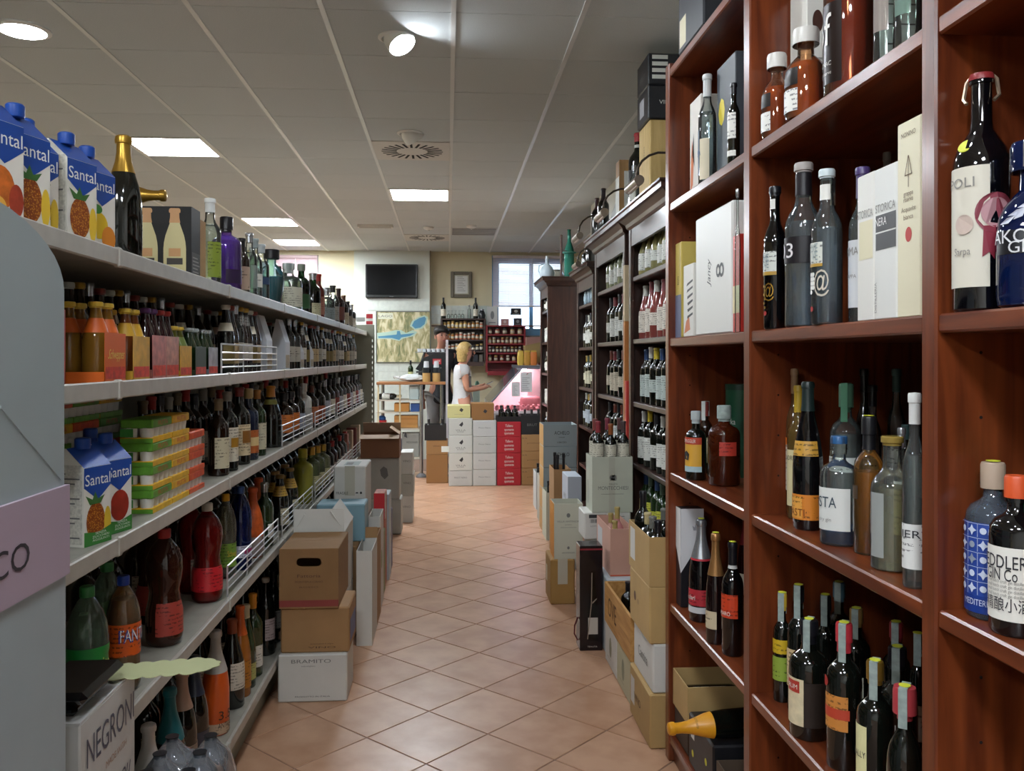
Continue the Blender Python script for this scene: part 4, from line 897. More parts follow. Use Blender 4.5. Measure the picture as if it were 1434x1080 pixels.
# ---- near bay, eye level
rb(2, 1336, 1410, 105, 'tall black grappa bottle with swing-top clasp, cream label and red rosette'+S2, 'bord', M('#07070b', .05, spec=.6, coat=.5), X=.872, rz=-42, cap=(M('#8a2a2c', .4), .972), labs=[(M('#d8d2c2', .55), .10, .60, -75, 25)],
   txt=[('POLI', .535, .016, inkg, -35, .05), ('Sarpa', .25, .012, inkg, -30, .03)], name='grappa_bottle', seg=32,
   dots=[(disc(0, 0, .033, n=28), .40, M('#8a3a48', .45), 38, 'rosette'), (disc(0, 0, .024, n=24), .402, M('#b98a90', .4), 38, 'rosette_centre'), ([(-.022, -.07), (-.012, -.062), (-.004, -.074), (-.002, -.02), (-.02, -.02)], .40, M('#8a2438', .45), 38, 'ribbon_tail'), ([(.004, -.074), (.012, -.062), (.022, -.07), (.02, -.02), (.002, -.02)], .40, M('#8a2438', .45), 38, 'ribbon_tail'),
         (disc(0, 0, .016, n=20), .36, M('#c8b4a8', .5), -25, 'round_stamp')])
gp = [o for o in bpy.data.objects if o.name.startswith('grappa_bottle') and o.parent is None][0]
hh = .39
for s_ in (-1, 1): MB().tube([(s_*.017, 0, hh*.985), (s_*.022, 0, hh*.97), (s_*.026, -.004, hh*.9), (s_*.02, -.012, hh*.875)], .0032, 6).build('clasp_wire', M('#c9b49a', .3, metal=.9), gp, 40)
pd_ = MB().lathe([(0, 0), (.012, 0), (.013, .001), (.012, .002), (0, .002)], 14, c=(0, 0, 0)).build('price_dot', tagm, gp)
pd_.location = (-.018, -.027, hh*.69); pd_.rotation_euler = (R(52), R(-30), 0)
rb(2, 1402, 1494, 200, 'cobalt blue gin bottle with white leaf sprigs and black name plate'+S2, 'round', G('#27479a', .12), X=.89, rz=-40, cap=(silver, .84), labs=[(M('#14141c', .35), .32, .46, -60, 40)],
   txt=[('AKORI', .425, .02, M('#d8d8dc', .4), -22, .075), ('GIN', .36, .018, M('#d8d8dc', .4), -10, .04)], liq=(G('#1c3a9a', .3), .6), name='gin_bottle', sqr=2.6,
   dots=[([(-.012, 0), (0, .008), (.014, .012), (.002, .0)], .5+.045*q, M('#c8ccdc', .4), -35+14*q, 'leaf_print') for q in range(4)]+[([(0, 0), (.006, .012), (.018, .02), (.012, .004)], .52+.04*q, M('#c8ccdc', .4), -25+14*q, 'leaf_print') for q in range(3)])
rb(2, 1408, 1470, 180, 'smoky clear decanter behind the cobalt blue gin'+S2, 'round', G('#a8a49c', .15), X=1.18, cap=(silver, .83))
# ---- near bay, below eye level
tw_, tg_ = M('#ccd4e6', .4), M('#8f98a8', .4); tiles_ = []
for i_ in range(5):
    for j_ in range(6):
        dg, zz = -62+25*j_, .20+.093*i_; c_ = tg_ if (i_ in (2, 3) and j_ % 2) else tw_; s_ = .0088
        if (i_+j_) % 2: tiles_.append(([(0, -s_), (s_*.35, -s_*.35), (s_, 0), (s_*.35, s_*.35), (0, s_), (-s_*.35, s_*.35), (-s_, 0), (-s_*.35, -s_*.35)], zz, c_, dg, 'tile_print'))
        else: tiles_.append((disc(0, 0, s_*.62, n=10), zz, c_, dg, 'tile_print'))
        tiles_.append((rect(-s_*1.15, s_*1.15, s_*1.18, s_*1.26), zz, tw_, dg, 'tile_line')); tiles_.append((rect(s_*1.12, s_*1.2, -s_*1.2, s_*1.2), zz, tw_, dg, 'tile_line'))
rb(3, 1335, 1405, 648, 'clear gin bottle printed with blue and white tile pattern, pale wooden stopper'+S3, 'gin', G('#b8c8dc', .1), yb=862, rz=-40, cap=(M('#b09a86', .6), .83), labs=[(M('#2a489c', .4), .15, .62, -120, 120), (M('#1c3a8a', .4), .04, .15, -120, 120)], dots=tiles_,
   txt=[('MEDITERRANEO', .11, .010, M('#c8d0e8', .4), -10, .075)], name='gin_bottle', pricetag=True, stampc=None)
rb(3, 1382, 1452, 665, 'black gin bottle with white label and orange capsule'+S3, 'gin', M('#0a0a0c', .06, coat=.5), yb=892, rz=-38, cap=(M('#d2552a', .4), .86), labs=[(M('#e2dfd6', .5), .10, .56, -80, 50)],
   txt=[('PEDDLERS', .47, .020, ink, -25, .085), ('GIN Co', .39, .018, ink, -30, .05), ('精酿小酒', .20, .016, ink, -20, .07)]+[('small batch craft gin distilled', .345-.028*q, .005, inkg, -22, .06) for q in range(4)], name='gin_bottle')
g0 = at_y(1423, 700, 1.36); carton(1.03, 1.12, 1.12, 1.20, RZ[3]+.0006, RZ[3]+.30, M('#2a9a4a', .4), 'bright green gift box behind the black gin bottle', name='gift_box')
bottle((1.0, 1.25, RZ[4]+.0006), R(-40), 'shoulder', .27, .042, gl_k, 'black rum bottle with pale label in the shadowed near bay', name='rum_bottle', cap=(blk, .85), labs=[(M('#8d8a84', .5), .1, .45, -70, 40)], seg=20)
bottle((.93, 1.15, RZ[4]+.0006), R(-40), 'shoulder', .25, .042, gl_br, 'brown rum bottle with gold cap in the shadowed near bay', name='rum_bottle', cap=(gold, .85), labs=[(cream_l, .1, .45, -70, 40)], seg=20)
# ---- middle bay, highest shelf
x0_, x1_ = 1060, 1110
rb(1, 1067, 1109, 77, 'small round amber liqueur bottle with white stopper'+S1, 'round', G('#e8c8a8', .03), X=.868, rz=-60, cap=(M('#d0ccc4', .4), .83), labs=[(M('#17110c', .4), .36, .52, -45, 15), (whp, .08, .3, -50, 15)], liq=(G('#d8781e', .5), .60), name='liqueur_bottle')
rb(1, 1100, 1157, 42, 'larger round amber liqueur bottle with white stopper'+S1, 'round', G('#e8c8a8', .03), X=.87, rz=-60, cap=(M('#d0ccc4', .4), .83), labs=[(M('#17110c', .4), .36, .55, -45, 15), (whp, .08, .32, -50, 15)], liq=(G('#e08a20', .5), .62), name='liqueur_bottle')
rb(1, 1155, 1224, None, 'big amber cognac bottle with white script on a dark label'+S1, 'shoulder', G('#e0b090', .04), X=.885, rz=-62, hmax=.40, cap=(blk, .86), labs=[(M('#1c0d08', .3), .06, .5, -80, 20)], liq=(G('#c85a18', .5), .64), name='cognac_bottle',
   txt=[('pf', .36, .07, M('#d8d4cc', .4), -35, .06), ('COGNAC', .17, .01, M('#c8c4bc', .4), -35, .06), ('small reserve', .12, .008, M('#c8c4bc', .4), -35, .06)])
for q, (a, b) in enumerate(((1224, 1258), (1254, 1290))): rb(1, a, b, None, ('tall clear grappa bottle beside the big amber one', 'clear grappa bottle with green and red specks against the post')[q]+S1, 'slim', clear, X=.875, hmax=.36, cap=(silver, .85), labs=[(G(('#d8c8c0', '#a8c8b8')[q], .4), .2, .42, -50, 30)], liq=(G('#e8eeea'), .66), name='grappa_bottle')
Yb = yx(1101, 1.05); wb = carton(.93, 1.06, 2.19, 2.298, RZ[1]+.0006, RZ[1]+.40, M('#d8d5cc', .5), 'white presentation box with dark oval emblem behind the amber bottles', name='gift_box')
decal(wb, 'emblem', disc(.03, .3, .014, .03), fN(wb), M('#4a3028', .4)); 
for q in range(4): decal(wb, 'text_line', rect(.02, .05, .2-.025*q, .206-.025*q), fN(wb), inkg)
wb = carton(1.08, 1.21, 2.1, 2.2, RZ[1]+.0006, RZ[1]+.42, M('#cfd2d0', .5), 'pale grey presentation box with text lines behind the big amber bottle', name='gift_box')
for q in range(5): decal(wb, 'text_line', rect(.02, .10, .16+.05*q, .164+.05*q), fN(wb), ink)
# ---- middle bay, eye level
rb(2, 1070, 1101, 262, 'slim black grappa bottle with gold vine scroll'+S2, 'slim', M('#060608', .05, coat=.5), X=.845, rz=-50, cap=(blk, .93), labs=[(whp, .84, .91, -60, 30), (M('#d8dbd2', .5), .40, .54, -75, 35), (M('#b8903a', .5), .375, .4, -75, 35)],
   txt=[('UVE', .5, .018, M('#8a9aa0', .5), -30, .03), ('E VE', .45, .018, M('#8a9aa0', .5), -30, .03), ('@', .27, .035, gold, -5, .03)], dots=[(disc(0, 0, .0035), .30-.03*q, gold, -35+8*(q % 2), 'gold_dot') for q in range(6)]+[(disc(0, 0, .006), .11, red_l, -25, 'red_seal')], name='grappa_bottle')
rb(2, 1101, 1150, 229, 'large clear vodka bottle with black label and grey stopper'+S2, 'slim', clear, X=.875, rz=-50, cap=(M('#a8a09a', .45), .94), stop=None, labs=[(M('#221e22', .4), .80, .935, -180, 180), (M('#1c181c', .4), .385, .545, -100, 60)],
   txt=[('03', .465, .036, M('#e8e4e4', .4), -38, .05)], liq=(G('#c4d4e4', .10), .64), name='vodka_bottle', sqr=2.3)
rb(2, 1137, 1179, 238, 'slim clear grappa bottle with white grape print'+S2, 'slim', clear, X=.850, rz=-45, cap=(M('#c8d4d6', .3), .94), labs=[(whp, .80, .90, -60, 50), (M('#d4d6cc', .5), .39, .525, -75, 5), (M('#b8903a', .5), .37, .39, -75, 5)],
   txt=[('UVE', .49, .02, M('#9aa8a8', .5), -36, .03), ('E VE', .44, .02, M('#9aa8a8', .5), -36, .03), ('@', .28, .045, M('#c8bfae', .4), 0, .035)], dots=[(disc(0, 0, .005), .32-.028*(q//2), M('#e2e2dc', .4), -45+12*(q % 2), 'grape_print') for q in range(9)]+[(disc(0, 0, .006), .10, red_l, -42, 'red_seal')], liq=(G('#c4d4e4', .10), .62), name='grappa_bottle')
rb(2, 1175, 1211, 242, 'clear grappa bottle with purple capsule and white label beside the white box'+S2, 'slim', clear, X=.90, rz=-48, cap=(M('#4a3a6a', .35), .80), labs=[(M('#d8dadc', .5), .10, .53, -85, 40)], txt=[('ORMA', .46, .018, inkg, -40, .05), ('GRAPPA', .30, .008, inkg, -40, .04)], liq=(G('#c8d4dc', .10), .66), name='grappa_bottle')
def rbox(x0, x1, ytop_left, X, dx, z, mat, label, name='gift_box'):
    lo_, hi_ = bay_of((x0+x1)/2) if z > -1 else (0, 9); ya, yb_ = max(yx(x1, X), lo_+.001), min(yx(x0, X), hi_-.001); OCC.setdefault(('R', round(z, 2)), []).append((X+dx/2, (ya+yb_)/2, dx/2, (yb_-ya)/2)); zt = at_x(x0, ytop_left, X).z
    return carton(X, X+dx, ya+.0008, yb_-.0008, z+.0006, zt, mat, label, name=name)
b1 = rbox(1200, 1224, 249, .85, .09, RZ[2], M('#dedcd4', .45), 'white grappa box with cream panel'+S2); f = fL(b1); W_ = b1['dim'][1]*2; H_ = b1['dim'][2]
decal(b1, 'cream_panel', rect(W_*.15, W_*.95, H_*.42, H_*.68), f, M('#ded6b4', .5)); letters(b1, 'STORICA', f, W_*.5, H_*.73, .016, inkg, w=W_*.9, off=.0012)
b2 = rbox(1224, 1256, 239, .85, .09, RZ[2], M('#dcdcd6', .45), 'white grappa box with black name panels'+S2); f = fL(b2); W_ = b2['dim'][1]*2; H_ = b2['dim'][2]
for q in (0, 1): decal(b2, 'black_panel', rect(W_*.08, W_*.98, H_*(.58-.12*q), H_*(.69-.12*q)), f, M('#16161a', .4))
letters(b2, 'STORICA', f, W_*.52, H_*.735, .016, inkg, w=W_*.88, off=.0012); letters(b2, 'NERA', f, W_*.33, H_*.645, .016, M('#e8e8e4', .4), w=W_*.5, off=.0012)
letters(b2, 'DISTILLERIA', f, W_*.08, H_*.15, .008, inkg, w=H_*.2, vert=True)
b3 = rbox(1256, 1290, 176, .85, .10, RZ[2], M('#ddd5b6', .45), 'tall cream grappa box with red wax seal print'+S2); f = fL(b3); W_ = b3['dim'][1]*2; H_ = b3['dim'][2]
decal(b3, 'red_seal', disc(W_*.5, H_*.42, .011, .014), f, M('#b8302a', .5)); bro = M('#6a5238', .5)
for pts in ([(W_*.5-.001, H_*.66), (W_*.5+.001, H_*.66), (W_*.5+.001, H_*.82), (W_*.5-.001, H_*.82)], [(W_*.34, H_*.72), (W_*.66, H_*.72), (W_*.66, H_*.725), (W_*.34, H_*.725)], [(W_*.34, H_*.72), (W_*.37, H_*.72), (W_*.5, H_*.82), (W_*.48, H_*.82)], [(W_*.63, H_*.72), (W_*.66, H_*.72), (W_*.52, H_*.82), (W_*.5, H_*.82)]): decal(b3, 'trident_mark', pts, f, bro, .0008)
for q, s in enumerate(('NONINO', 'grappa', 'riserva', 'Acquavite', 'bianca')): letters(b3, s, f, W_*.5, H_*(.93, .63, .60, .55, .51)[q], .009, bro, w=W_*(.6, .4, .4, .6, .4)[q])
rb(2, 1232, 1252, 214, 'grappa bottle with grey stopper peeking over the white boxes'+S2, 'slim', clear, X=1.12, cap=(M('#8a847c', .5), .9), name='grappa_bottle')
rb(2, 1158, 1174, 250, 'clear grappa bottle in the second row'+S2, 'slim', clear, X=1.02, cap=(silver, .9), labs=[(whp, .82, .9, -180, 180)], name='grappa_bottle', liq=(G('#dfe8f0'), .62))
# ---- middle bay, below eye level
rb(3, 1090, 1113, 517, 'brown dessert wine bottle with tan neck band'+S3, 'bord', G('#6a4a2a', .5), yb=718, rz=-50, cap=(M('#8a6a4a', .5), .83), labs=[(M('#d8ccbc', .5), .17, .48, -80, 50), (org_l, .48, .53, -80, -30)], name='wine_bottle', seg=20)
rb(3, 1099, 1129, 540, 'olive brown wine bottle with yellow capsule and cream label'+S3, 'bord', G('#7a6030', .45), yb=727, rz=-46, cap=(M('#b8982e', .4), .80), labs=[(M('#d2c69a', .5), .10, .52, -80, 60)], txt=[('ANDRINI', .46, .012, ink, -25, .05)], name='wine_bottle', seg=20)
rb(3, 1111, 1152, 535, 'black sparkling bottle with orange labels and dark green foil'+S3, 'burg', M('#0a0a0c', .06, coat=.5), yb=744, rz=-40, cap=(M('#1c2a28', .35), .80), labs=[(M('#d8822a', .45), .07, .24, -110, 90), (M('#c8963a', .45), .50, .60, -60, 60), (M('#e0a048', .45), .08, .225, -85, -5)], txt=[('GASTI', .12, .018, M('#7a3a10', .5), -40, .06)], name='sparkling_bottle')
rb(3, 1150, 1200, 611, 'fluted clear gin bottle with blue base, white label and blue stopper'+S3, 'gin', clear, yb=766, rz=-38, cap=(M('#2a5a8a', .35), .93), labs=[(M('#dadbd6', .5), .14, .53, -85, 45)], txt=[('ASTA', .40, .024, M('#3a4a54', .5), -35, .06), ('dry gin', .24, .008, inkg, -30, .03)], liq=(G('#2a6ab0', .5), .16), name='gin_bottle', sqr=2.6)
rb(3, 1152, 1196, 538, 'clear gin bottle with green duty strip behind the fluted one'+S3, 'gin', clear, yb=745, rz=-40, cap=(M('#5a8a70', .5), .84), labs=[(M('#c8ccc6', .5), .40, .50, -70, 50)], stampc=M('#5a9a78', .5), liq=(G('#d0dcdc', .10), .66), name='gin_bottle')
rb(3, 1196, 1238, 584, 'golden grappa bottle with black stopper'+S3, 'shoulder', G('#e0c890', .04), yb=779, rz=-40, cap=(M('#17171a', .35), .76), labs=[(M('#4a3a2a', .45), .4, .5, -80, -30)], liq=(G('#d8a020', .5), .6), name='grappa_bottle', pricetag=True)
rb(3, 1221, 1278, 611, 'clear tapering bottle with pale label strip and round glass stopper'+S3, 'slim', clear, yb=803, rz=-35, cap=(G('#d8b860', .4), .93), labs=[(G('#d0d4d0', .5), .1, .58, -60, -15)], liq=(G('#e4dcb8', .14), .62), name='grappa_bottle')
rb(3, 1265, 1297, 551, 'tall clear bottle with white label and white cap against the post'+S3, 'slim', clear, yb=826, rz=-35, cap=(M('#d8d8d4', .4), .84), labs=[(M('#dcdcd8', .5), .1, .33, -80, 60)], txt=[('PIER', .28, .014, ink, -30, .05)], liq=(G('#d4dcdc', .12), .68), name='grappa_bottle')
rb(3, 1256, 1276, 600, 'clear bottle with upright white label strip behind the tapering one'+S3, 'slim', clear, yb=790, cap=(silver, .85), labs=[(whp, .2, .6, -60, 20)], name='grappa_bottle')
for q, (a, b, yt) in enumerate(((1195, 1209, 517), (1236, 1252, 517), (1180, 1200, 535), (1214, 1230, 540), (1254, 1268, 594), (1240, 1254, 592), (1110, 1124, 520), (1150, 1162, 537))):
    rb(3, a-4, b+4, yt, ('dark spirit bottle in the back row', 'clear spirit bottle in the back row')[q % 2]+S3, 'slim', (gl_k, clear)[q % 2], X=1.13+.09*(q % 3), cap=((blk, M('#4a6a68', .5), silver)[q % 3], .84), labs=[(cream_l, .12, .45, -80, 60)], group='back row of %s spirits in the bookcase' % ('dark', 'clear')[q % 2], seg=18)
# ---- middle bay, low shelf: rums
def rum(x0, x1, yt, yb, words, cap, labs, txt=(), kind='shoulder', glass=gl_k, st=stamp, **k):
    return rb(4, x0, x1, yt, words+S4, kind, glass, yb=yb, rz=-38, cap=cap, labs=labs, txt=txt, stampc=st, name='rum_bottle', pricetag=True, **k)
rum(1083, 1108, 831, 985, 'dark rum bottle with yellow and green label', (yel_l, .84), [(M('#c8a51e', .5), .45, .58, -70, 50), (M('#8aa03a', .5), .2, .42, -70, 50)])
rum(1104, 1158, 868, 1040, 'squat dark rum bottle with red badge and cream picture label', (blk, .80), [(M('#d8c8a4', .5, noise=.15, nscale=60), .12, .52, -95, 0), (M('#241a14', .5), .12, .5, 2, 80), (M('#b0382c', .5), .40, .50, -60, -12)], [('RUM', .45, .011, whp, -36, .03)])
rum(1158, 1206, 873, 1083, 'dark rum bottle with red wax seal and orange map label', (M('#b8303a', .4), .80), [(M('#c8823a', .5, noise=.35, nscale=30), .28, .52, -95, 25), (M('#b8402a', .5), .36, .43, -95, 30)], dots=[(disc(0, 0, .012), .60, red_l, -60, 'wax_seal')])
rum(1201, 1250, 926, 1135, 'dark rum bottle with gold screw cap and pale yellow label', (gold, .84), [(M('#ddd6a0', .5), .1, .56, -95, -15)], [('J. BALLY', .36, .013, ink, -52, .045)])
rum(1228, 1280, 905, 1105, 'dark rum bottle with white handwritten name', (blk, .84), [(M('#3a2418', .4), .1, .56, -85, 40)], [('Bayou', .46, .026, whp, -35, .06)])
rum(1243, 1291, 962, 1180, 'round-shouldered dark rum bottle with red capsule', (M('#a83a40', .4), .78), [(M('#4a1a18', .5), .1, .4, -60, 60)], kind='round')
rum(1103, 1134, 820, 1000, 'dark rum bottle with black cap and tan label behind the squat one', (blk, .86), [(M('#cbb388', .5), .2, .5, -80, 30)])
for q, (a, b, yt, yb_) in enumerate(((1146, 1166, 834, 1000), (1164, 1186, 816, 985), (1180, 1206, 849, 1010), (1242, 1268, 872, 1045), (1280, 1291, 888, 1060))):
    o_ = rum(a-6, b+6, yt, yb_, 'dark rum bottle in the second row', ((blk, M('#4a6a78', .5), M('#8a6a3a', .5), M('#8a2a30', .4), M('#5a6a70', .5))[q], .84), [(cream_l, .12, .42, -80, 40)])
    if o_: o_['group'] = 'second row of rums'
bottle((.97, 2.1, RZ[5]+.0006), R(-40), 'bord', .32, .04, gl_k, 'dark bottle with grey capsule on the bookcase floor level, middle bay', cap=(M('#8d9090', .4), .78), labs=[(cream_l, .2, .5, -70, 50)], seg=20)
# ---- far bay
B = ', far bookcase bay'
def fbox(x0, x1, yt, X, dx, lv, mat, label): return rbox(x0, x1, yt, X, dx, RZ[lv], mat, label+B)
tb = rbox(950, 985, -60, .84, .14, RZ[0]+.02, M('#20242a', .4), 'dark cardboard box on top of the bookcase'); decal(tb, 'label_print', rect(.02, .1, .02, .12), fL(tb), M('#c8c0a0', .5))
t1 = fbox(966, 981, 146, .87, .10, 1, M('#d8d2c8', .45), 'white gift box with orange ink splash on its upper shelf'); decal(t1, 'ink_print', [(.01, .02), (.04, .04), (.05, .14), (.03, .2), (.015, .12)], fL(t1), M('#c86a34', .5)); decal(t1, 'ink_print', [(.03, .15), (.06, .1), (.05, .22)], fL(t1), M('#2a2a2a', .5))
rb(1, 978, 1003, 105, 'clear grappa bottle with white cap and blue lettering on the upper shelf'+B, 'slim', clear, X=.875, rz=-55, cap=(M('#c8cac8', .4), .80), labs=[(G('#b8c8dc', .5), .1, .5, -80, -20), (M('#ded4b8', .5), .06, .42, -15, 50)], txt=[('GRAPPA', .3, .02, M('#3a5a8a', .5), -50, .05)], name='grappa_bottle', liq=(G('#e4ecf0'), .66))
t2 = fbox(1004, 1030, 98, .90, .10, 1, M('#454a50', .4), 'dark grey gift box with yellow label on the upper shelf'); f = fL(t2); decal(t2, 'yellow_label', disc(.05, t2['dim'][2]*.6, .032, .045, 8), f, M('#d8c42a', .5))
rb(1, 1019, 1036, 117, 'slender dark bottle with white label by the post, upper shelf'+B, 'slim', gl_k, X=.845, rz=-50, cap=(blk, .86), labs=[(whp, .3, .62, -80, 50), (whp, .08, .15, -80, 50)], name='liqueur_bottle', seg=18)
t3 = fbox(944, 954, 343, .845, .10, 2, M('#c8b25a', .4), 'gold and purple gift box at eye level'); decal(t3, 'blue_print', rect(.0, t3['dim'][1]*2, 0, t3['dim'][2]*.45), fL(t3), M('#6a6f86', .5)); letters(t3, 'RON', fL(t3), t3['dim'][1], t3['dim'][2]*.6, .02, ink, w=.03, vert=True)
t4 = fbox(957, 971, 373, .845, .10, 2, M('#dad8d0', .45), 'white gift box with black zebra swirl at eye level'); f = fL(t4); W_ = t4['dim'][1]*2; H_ = t4['dim'][2]
for q in range(6): decal(t4, 'stripe_print', [(W_*.4+W_*.08*math.sin(q), H_*(.25+.09*q)), (W_*.95, H_*(.3+.09*q)), (W_*.95, H_*(.33+.09*q)), (W_*.42, H_*(.29+.09*q))], f, M('#2a2a2c', .5))
decal(t4, 'ink_print', [(W_*.1, H_*.05), (W_*.7, H_*.1), (W_*.6, H_*.28), (W_*.3, H_*.22)], f, M('#c8764a', .5))
t5 = fbox(974, 1025, 308, .845, .13, 2, M('#dcdcd6', .4), 'tall white gift box with handwritten print at eye level'); f = fL(t5); W_ = t5['dim'][1]*2; H_ = t5['dim'][2]
letters(t5, 'Jancy', f, W_*.40, H_*.5, .035, M('#3a3a3e', .5), w=.085, vert=True, shear=.3); letters(t5, '8', f, W_*.70, H_*.5, .075, M('#4a4a4e', .5), w=.045, vert=True)
t6 = fbox(1026, 1036, 331, .845, .10, 2, M('#c8352a', .4), 'red gift box with cream panel at eye level'); decal(t6, 'cream_panel', rect(.002, t6['dim'][1]*2-.002, t6['dim'][2]*.2, t6['dim'][2]*.48), fL(t6), M('#d8c89a', .5))
rb(2, 1029, 1037, 265, 'slim twisted clear bottle beside the red gift box'+B, 'slim', clear, X=.832, cap=(silver, .94), name='grappa_bottle', seg=14)
rb(3, 960, 989, 576, 'squat rum bottle with bright picture label'+B, 'shoulder', gl_k, X=.866, rz=-45, cap=(M('#a8b0b0', .4), .82), labs=[(M('#d8a33a', .5), .12, .62, -95, 60), (M('#b8402a', .5), .52, .62, -96, 61), (M('#a8c0c8', .5), .12, .2, -96, 61)], txt=[('OLD SMUGGLER', .57, .012, whp, -25, .07)], name='rum_bottle', dots=[([(-.012, -.015), (.012, -.018), (.016, .004), (.002, .016), (-.014, .008)], .36, ink, -30, 'figure_print')])
rb(3, 953, 973, 563, 'rum bottle with red capsule and buff label'+B, 'shoulder', gl_br, X=.95, rz=-50, cap=(M('#8a3a34', .4), .80), labs=[(M('#d0bf98', .5), .15, .5, -90, 60)], name='rum_bottle', stampc=M('#c8ccc8', .5))
gt = at_z(1013, 672, RZ[3]); rr = 24/ppm(gt)
t = thing('gift_tube', 'dark green cardboard gift tube behind the whisky bottle'+B, 'gift tube', (gt.x+.09, gt.y+.085, RZ[3]+.0006), R(-40)); hT = .33; OCC[('R', round(RZ[3], 2))].append((t.location.x, t.location.y, .055, .055))
MB().lathe([(0, 0), (.052, 0), (.052, hT-.02), (0, hT-.02)], 28).build('tube', M('#1c5a3e', .4), t, 40); MB().lathe([(0, hT-.02), (.054, hT-.02), (.054, hT), (0, hT)], 28).build('lid', M('#123a28', .4), t, 40)
q = MB(); vs, fs, W_ = text_data('Nikka'); q.v = wrap_pts(vs, .0535, hT*.6, .022, 0, .02, -25, W_); q.f = fs; q.build('lettering', M('#d8d8d0', .4), t)
rb(3, 992, 1036, 568, 'dark whisky bottle with glass neck and red label'+B, 'gin', G('#a8502a', .1), yb=682, rz=-40, cap=(stamp, .80), labs=[(M('#b83a2c', .45), .38, .55, 5, 70), (M('#1c5a3e', .45), .1, .6, -120, -60)], liq=(G('#7a3010', .5), .64), name='whisky_bottle')
t7 = cpx(952, 984, 850, 712, RZ[4]+.0006, .065, M('#1c1c20', .35), 'black and white champagne gift box with slanted white upper half'+B, name='gift_box'); t7.location.y = min(t7.location.y, 3.168-t7['dim'][1]); OCC.setdefault(('R', round(RZ[4], 2)), []).append((t7.location.x, t7.location.y, t7['dim'][0], t7['dim'][1])); a, b, H_ = t7['dim']
f = fN(t7); decal(t7, 'white_print', [(0, H_*.35), (2*a, H_*.72), (2*a, H_), (0, H_)], f, M('#d6d6d8', .4)); f2 = fL(t7); decal(t7, 'white_print', [(0, H_*.6), (2*b, H_*.35), (2*b, H_), (0, H_)], f2, M('#e2e2e0', .4))
decal(t7, 'crown_print', [(a*1.1, H_*.78), (a*1.5, H_*.78), (a*1.6, H_*.83), (a*1.4, H_*.81), (a*1.3, H_*.85), (a*1.2, H_*.81), (a*1.0, H_*.83)], f, M('#9a9aa0', .4), .0012)
rb(4, 965, 999, 727, 'black sparkling bottle with silver foil and red label'+B, 'champ', M('#0a0708', .06, coat=.5), yb=873, rz=-42, cap=(silver, .62), labs=[(M('#b8303a', .45), .60, .66, -180, 180), (M('#b02c36', .45), .16, .32, -90, 60), (M('#c8c8c8', .4), .09, .15, -90, 60)], txt=[('Scolari', .24, .016, whp, -35, .05)], name='sparkling_bottle', pricetag=True)
rb(4, 987, 1014, 747, 'dark sparkling bottle with copper foil and small cream label'+B, 'champ', M('#160a0a', .06, coat=.5), yb=904, rz=-42, cap=(M('#a87a4a', .3, metal=.6), .62), labs=[(M('#c8b898', .5), .14, .3, -80, 30)], name='sparkling_bottle', pricetag=True)
rb(4, 1011, 1041, 760, 'black wine bottle with orange-red label and white neck band'+B, 'bord', M('#070708', .06, coat=.5), yb=921, rz=-42, cap=(blk, .80), labs=[(M('#c8c8c4', .5), .77, .81, -180, 180), (M('#c8401e', .45), .34, .55, -95, 50)], txt=[('AMARO', .38, .012, whp, -30, .05)], name='wine_bottle', pricetag=True)
for q, (a, b, yt) in enumerate(((1004, 1016, 720), (1014, 1026, 735), (996, 1006, 715), (1026, 1036, 745))): rb(4, a-5, b+5, yt, 'dark red bottle in the back row'+B, 'champ', gl_dkr, X=1.1+.1*(q % 2), cap=(M('#7a2026', .4), .66), labs=[(cream_l, .12, .35, -80, 50)], group='back row of dark red bottles in the far bookcase bay', seg=18)
# floor level of the far bay
tan = M('#b3935f', .75, noise=.06, nscale=12, bump=.05); tan2 = M('#a47f4c', .75, noise=.06, nscale=12, bump=.05); kraft = M('#9c7446', .75, noise=.06, nscale=12, bump=.05)
Z5 = RZ[5]+.0006
u1 = carton(.84, 1.16, 2.98, 3.165, Z5, .22, M('#3a2c22', .6), 'dark carton under the open tan one on the bookcase floor')
u2 = carton(.835, 1.16, 2.97, 3.165, .2206, .35, tan, 'open tan carton holding two lying wine bottles in the far bookcase bay', open_=True)
for q in range(2): bottle((.91, 3.03+.085*q, .265), 0, 'bord', .30, .038, gl_k, ('wine bottle with cream label lying in the open tan carton', 'wine bottle lying behind the first in the open tan carton')[q], cap=(blk, .8), labs=[(M('#ccc4b0', .5), .14, .55, -70, 120)], tilt=(0, R(90), 0), seg=20).location.x = .85
u3 = carton(.835, 1.17, 2.68, 2.955, Z5, .275, M('#17171b', .45), 'black carton with yellow price dots in the far bookcase bay'); f = fL(u3)
decal(u3, 'white_label', rect(.03, .07, .1, .14), f, whp); decal(u3, 'price_dot', disc(.05, .05, .012), f, tagm); decal(u3, 'price_dot', disc(.2, .09, .012), f, tagm)
u4 = carton(.84, 1.17, 2.37, 2.66, Z5, .24, M('#5a4a3c', .6), 'brown carton with pale rim at the bookcase foot', open_=True)
bottle((.735, 2.715, .335), 0, 'champ', .32, .044, gl_k, 'champagne bottle with bright orange foil lying out over the black carton', cap=(M('#e09a1c', .35), .55), tilt=(0, R(-92), R(4)), seg=28, name='champagne_bottle',
       txt=[('VEUVE CLICQUOT', .72, .008, M('#5a3a08', .5), 60, .05)]).location = (1.02, 2.74, .3285)
bottle((0, 0, 0), 0, 'bord', .30, .038, gl_k, 'dark wine bottle inside the brown carton at the bookcase foot', cap=(blk, .8), labs=[(white_l, .14, .5, -70, 60)], tilt=(0, R(-90), 0), seg=18).location = (1.15, 2.5, .15)
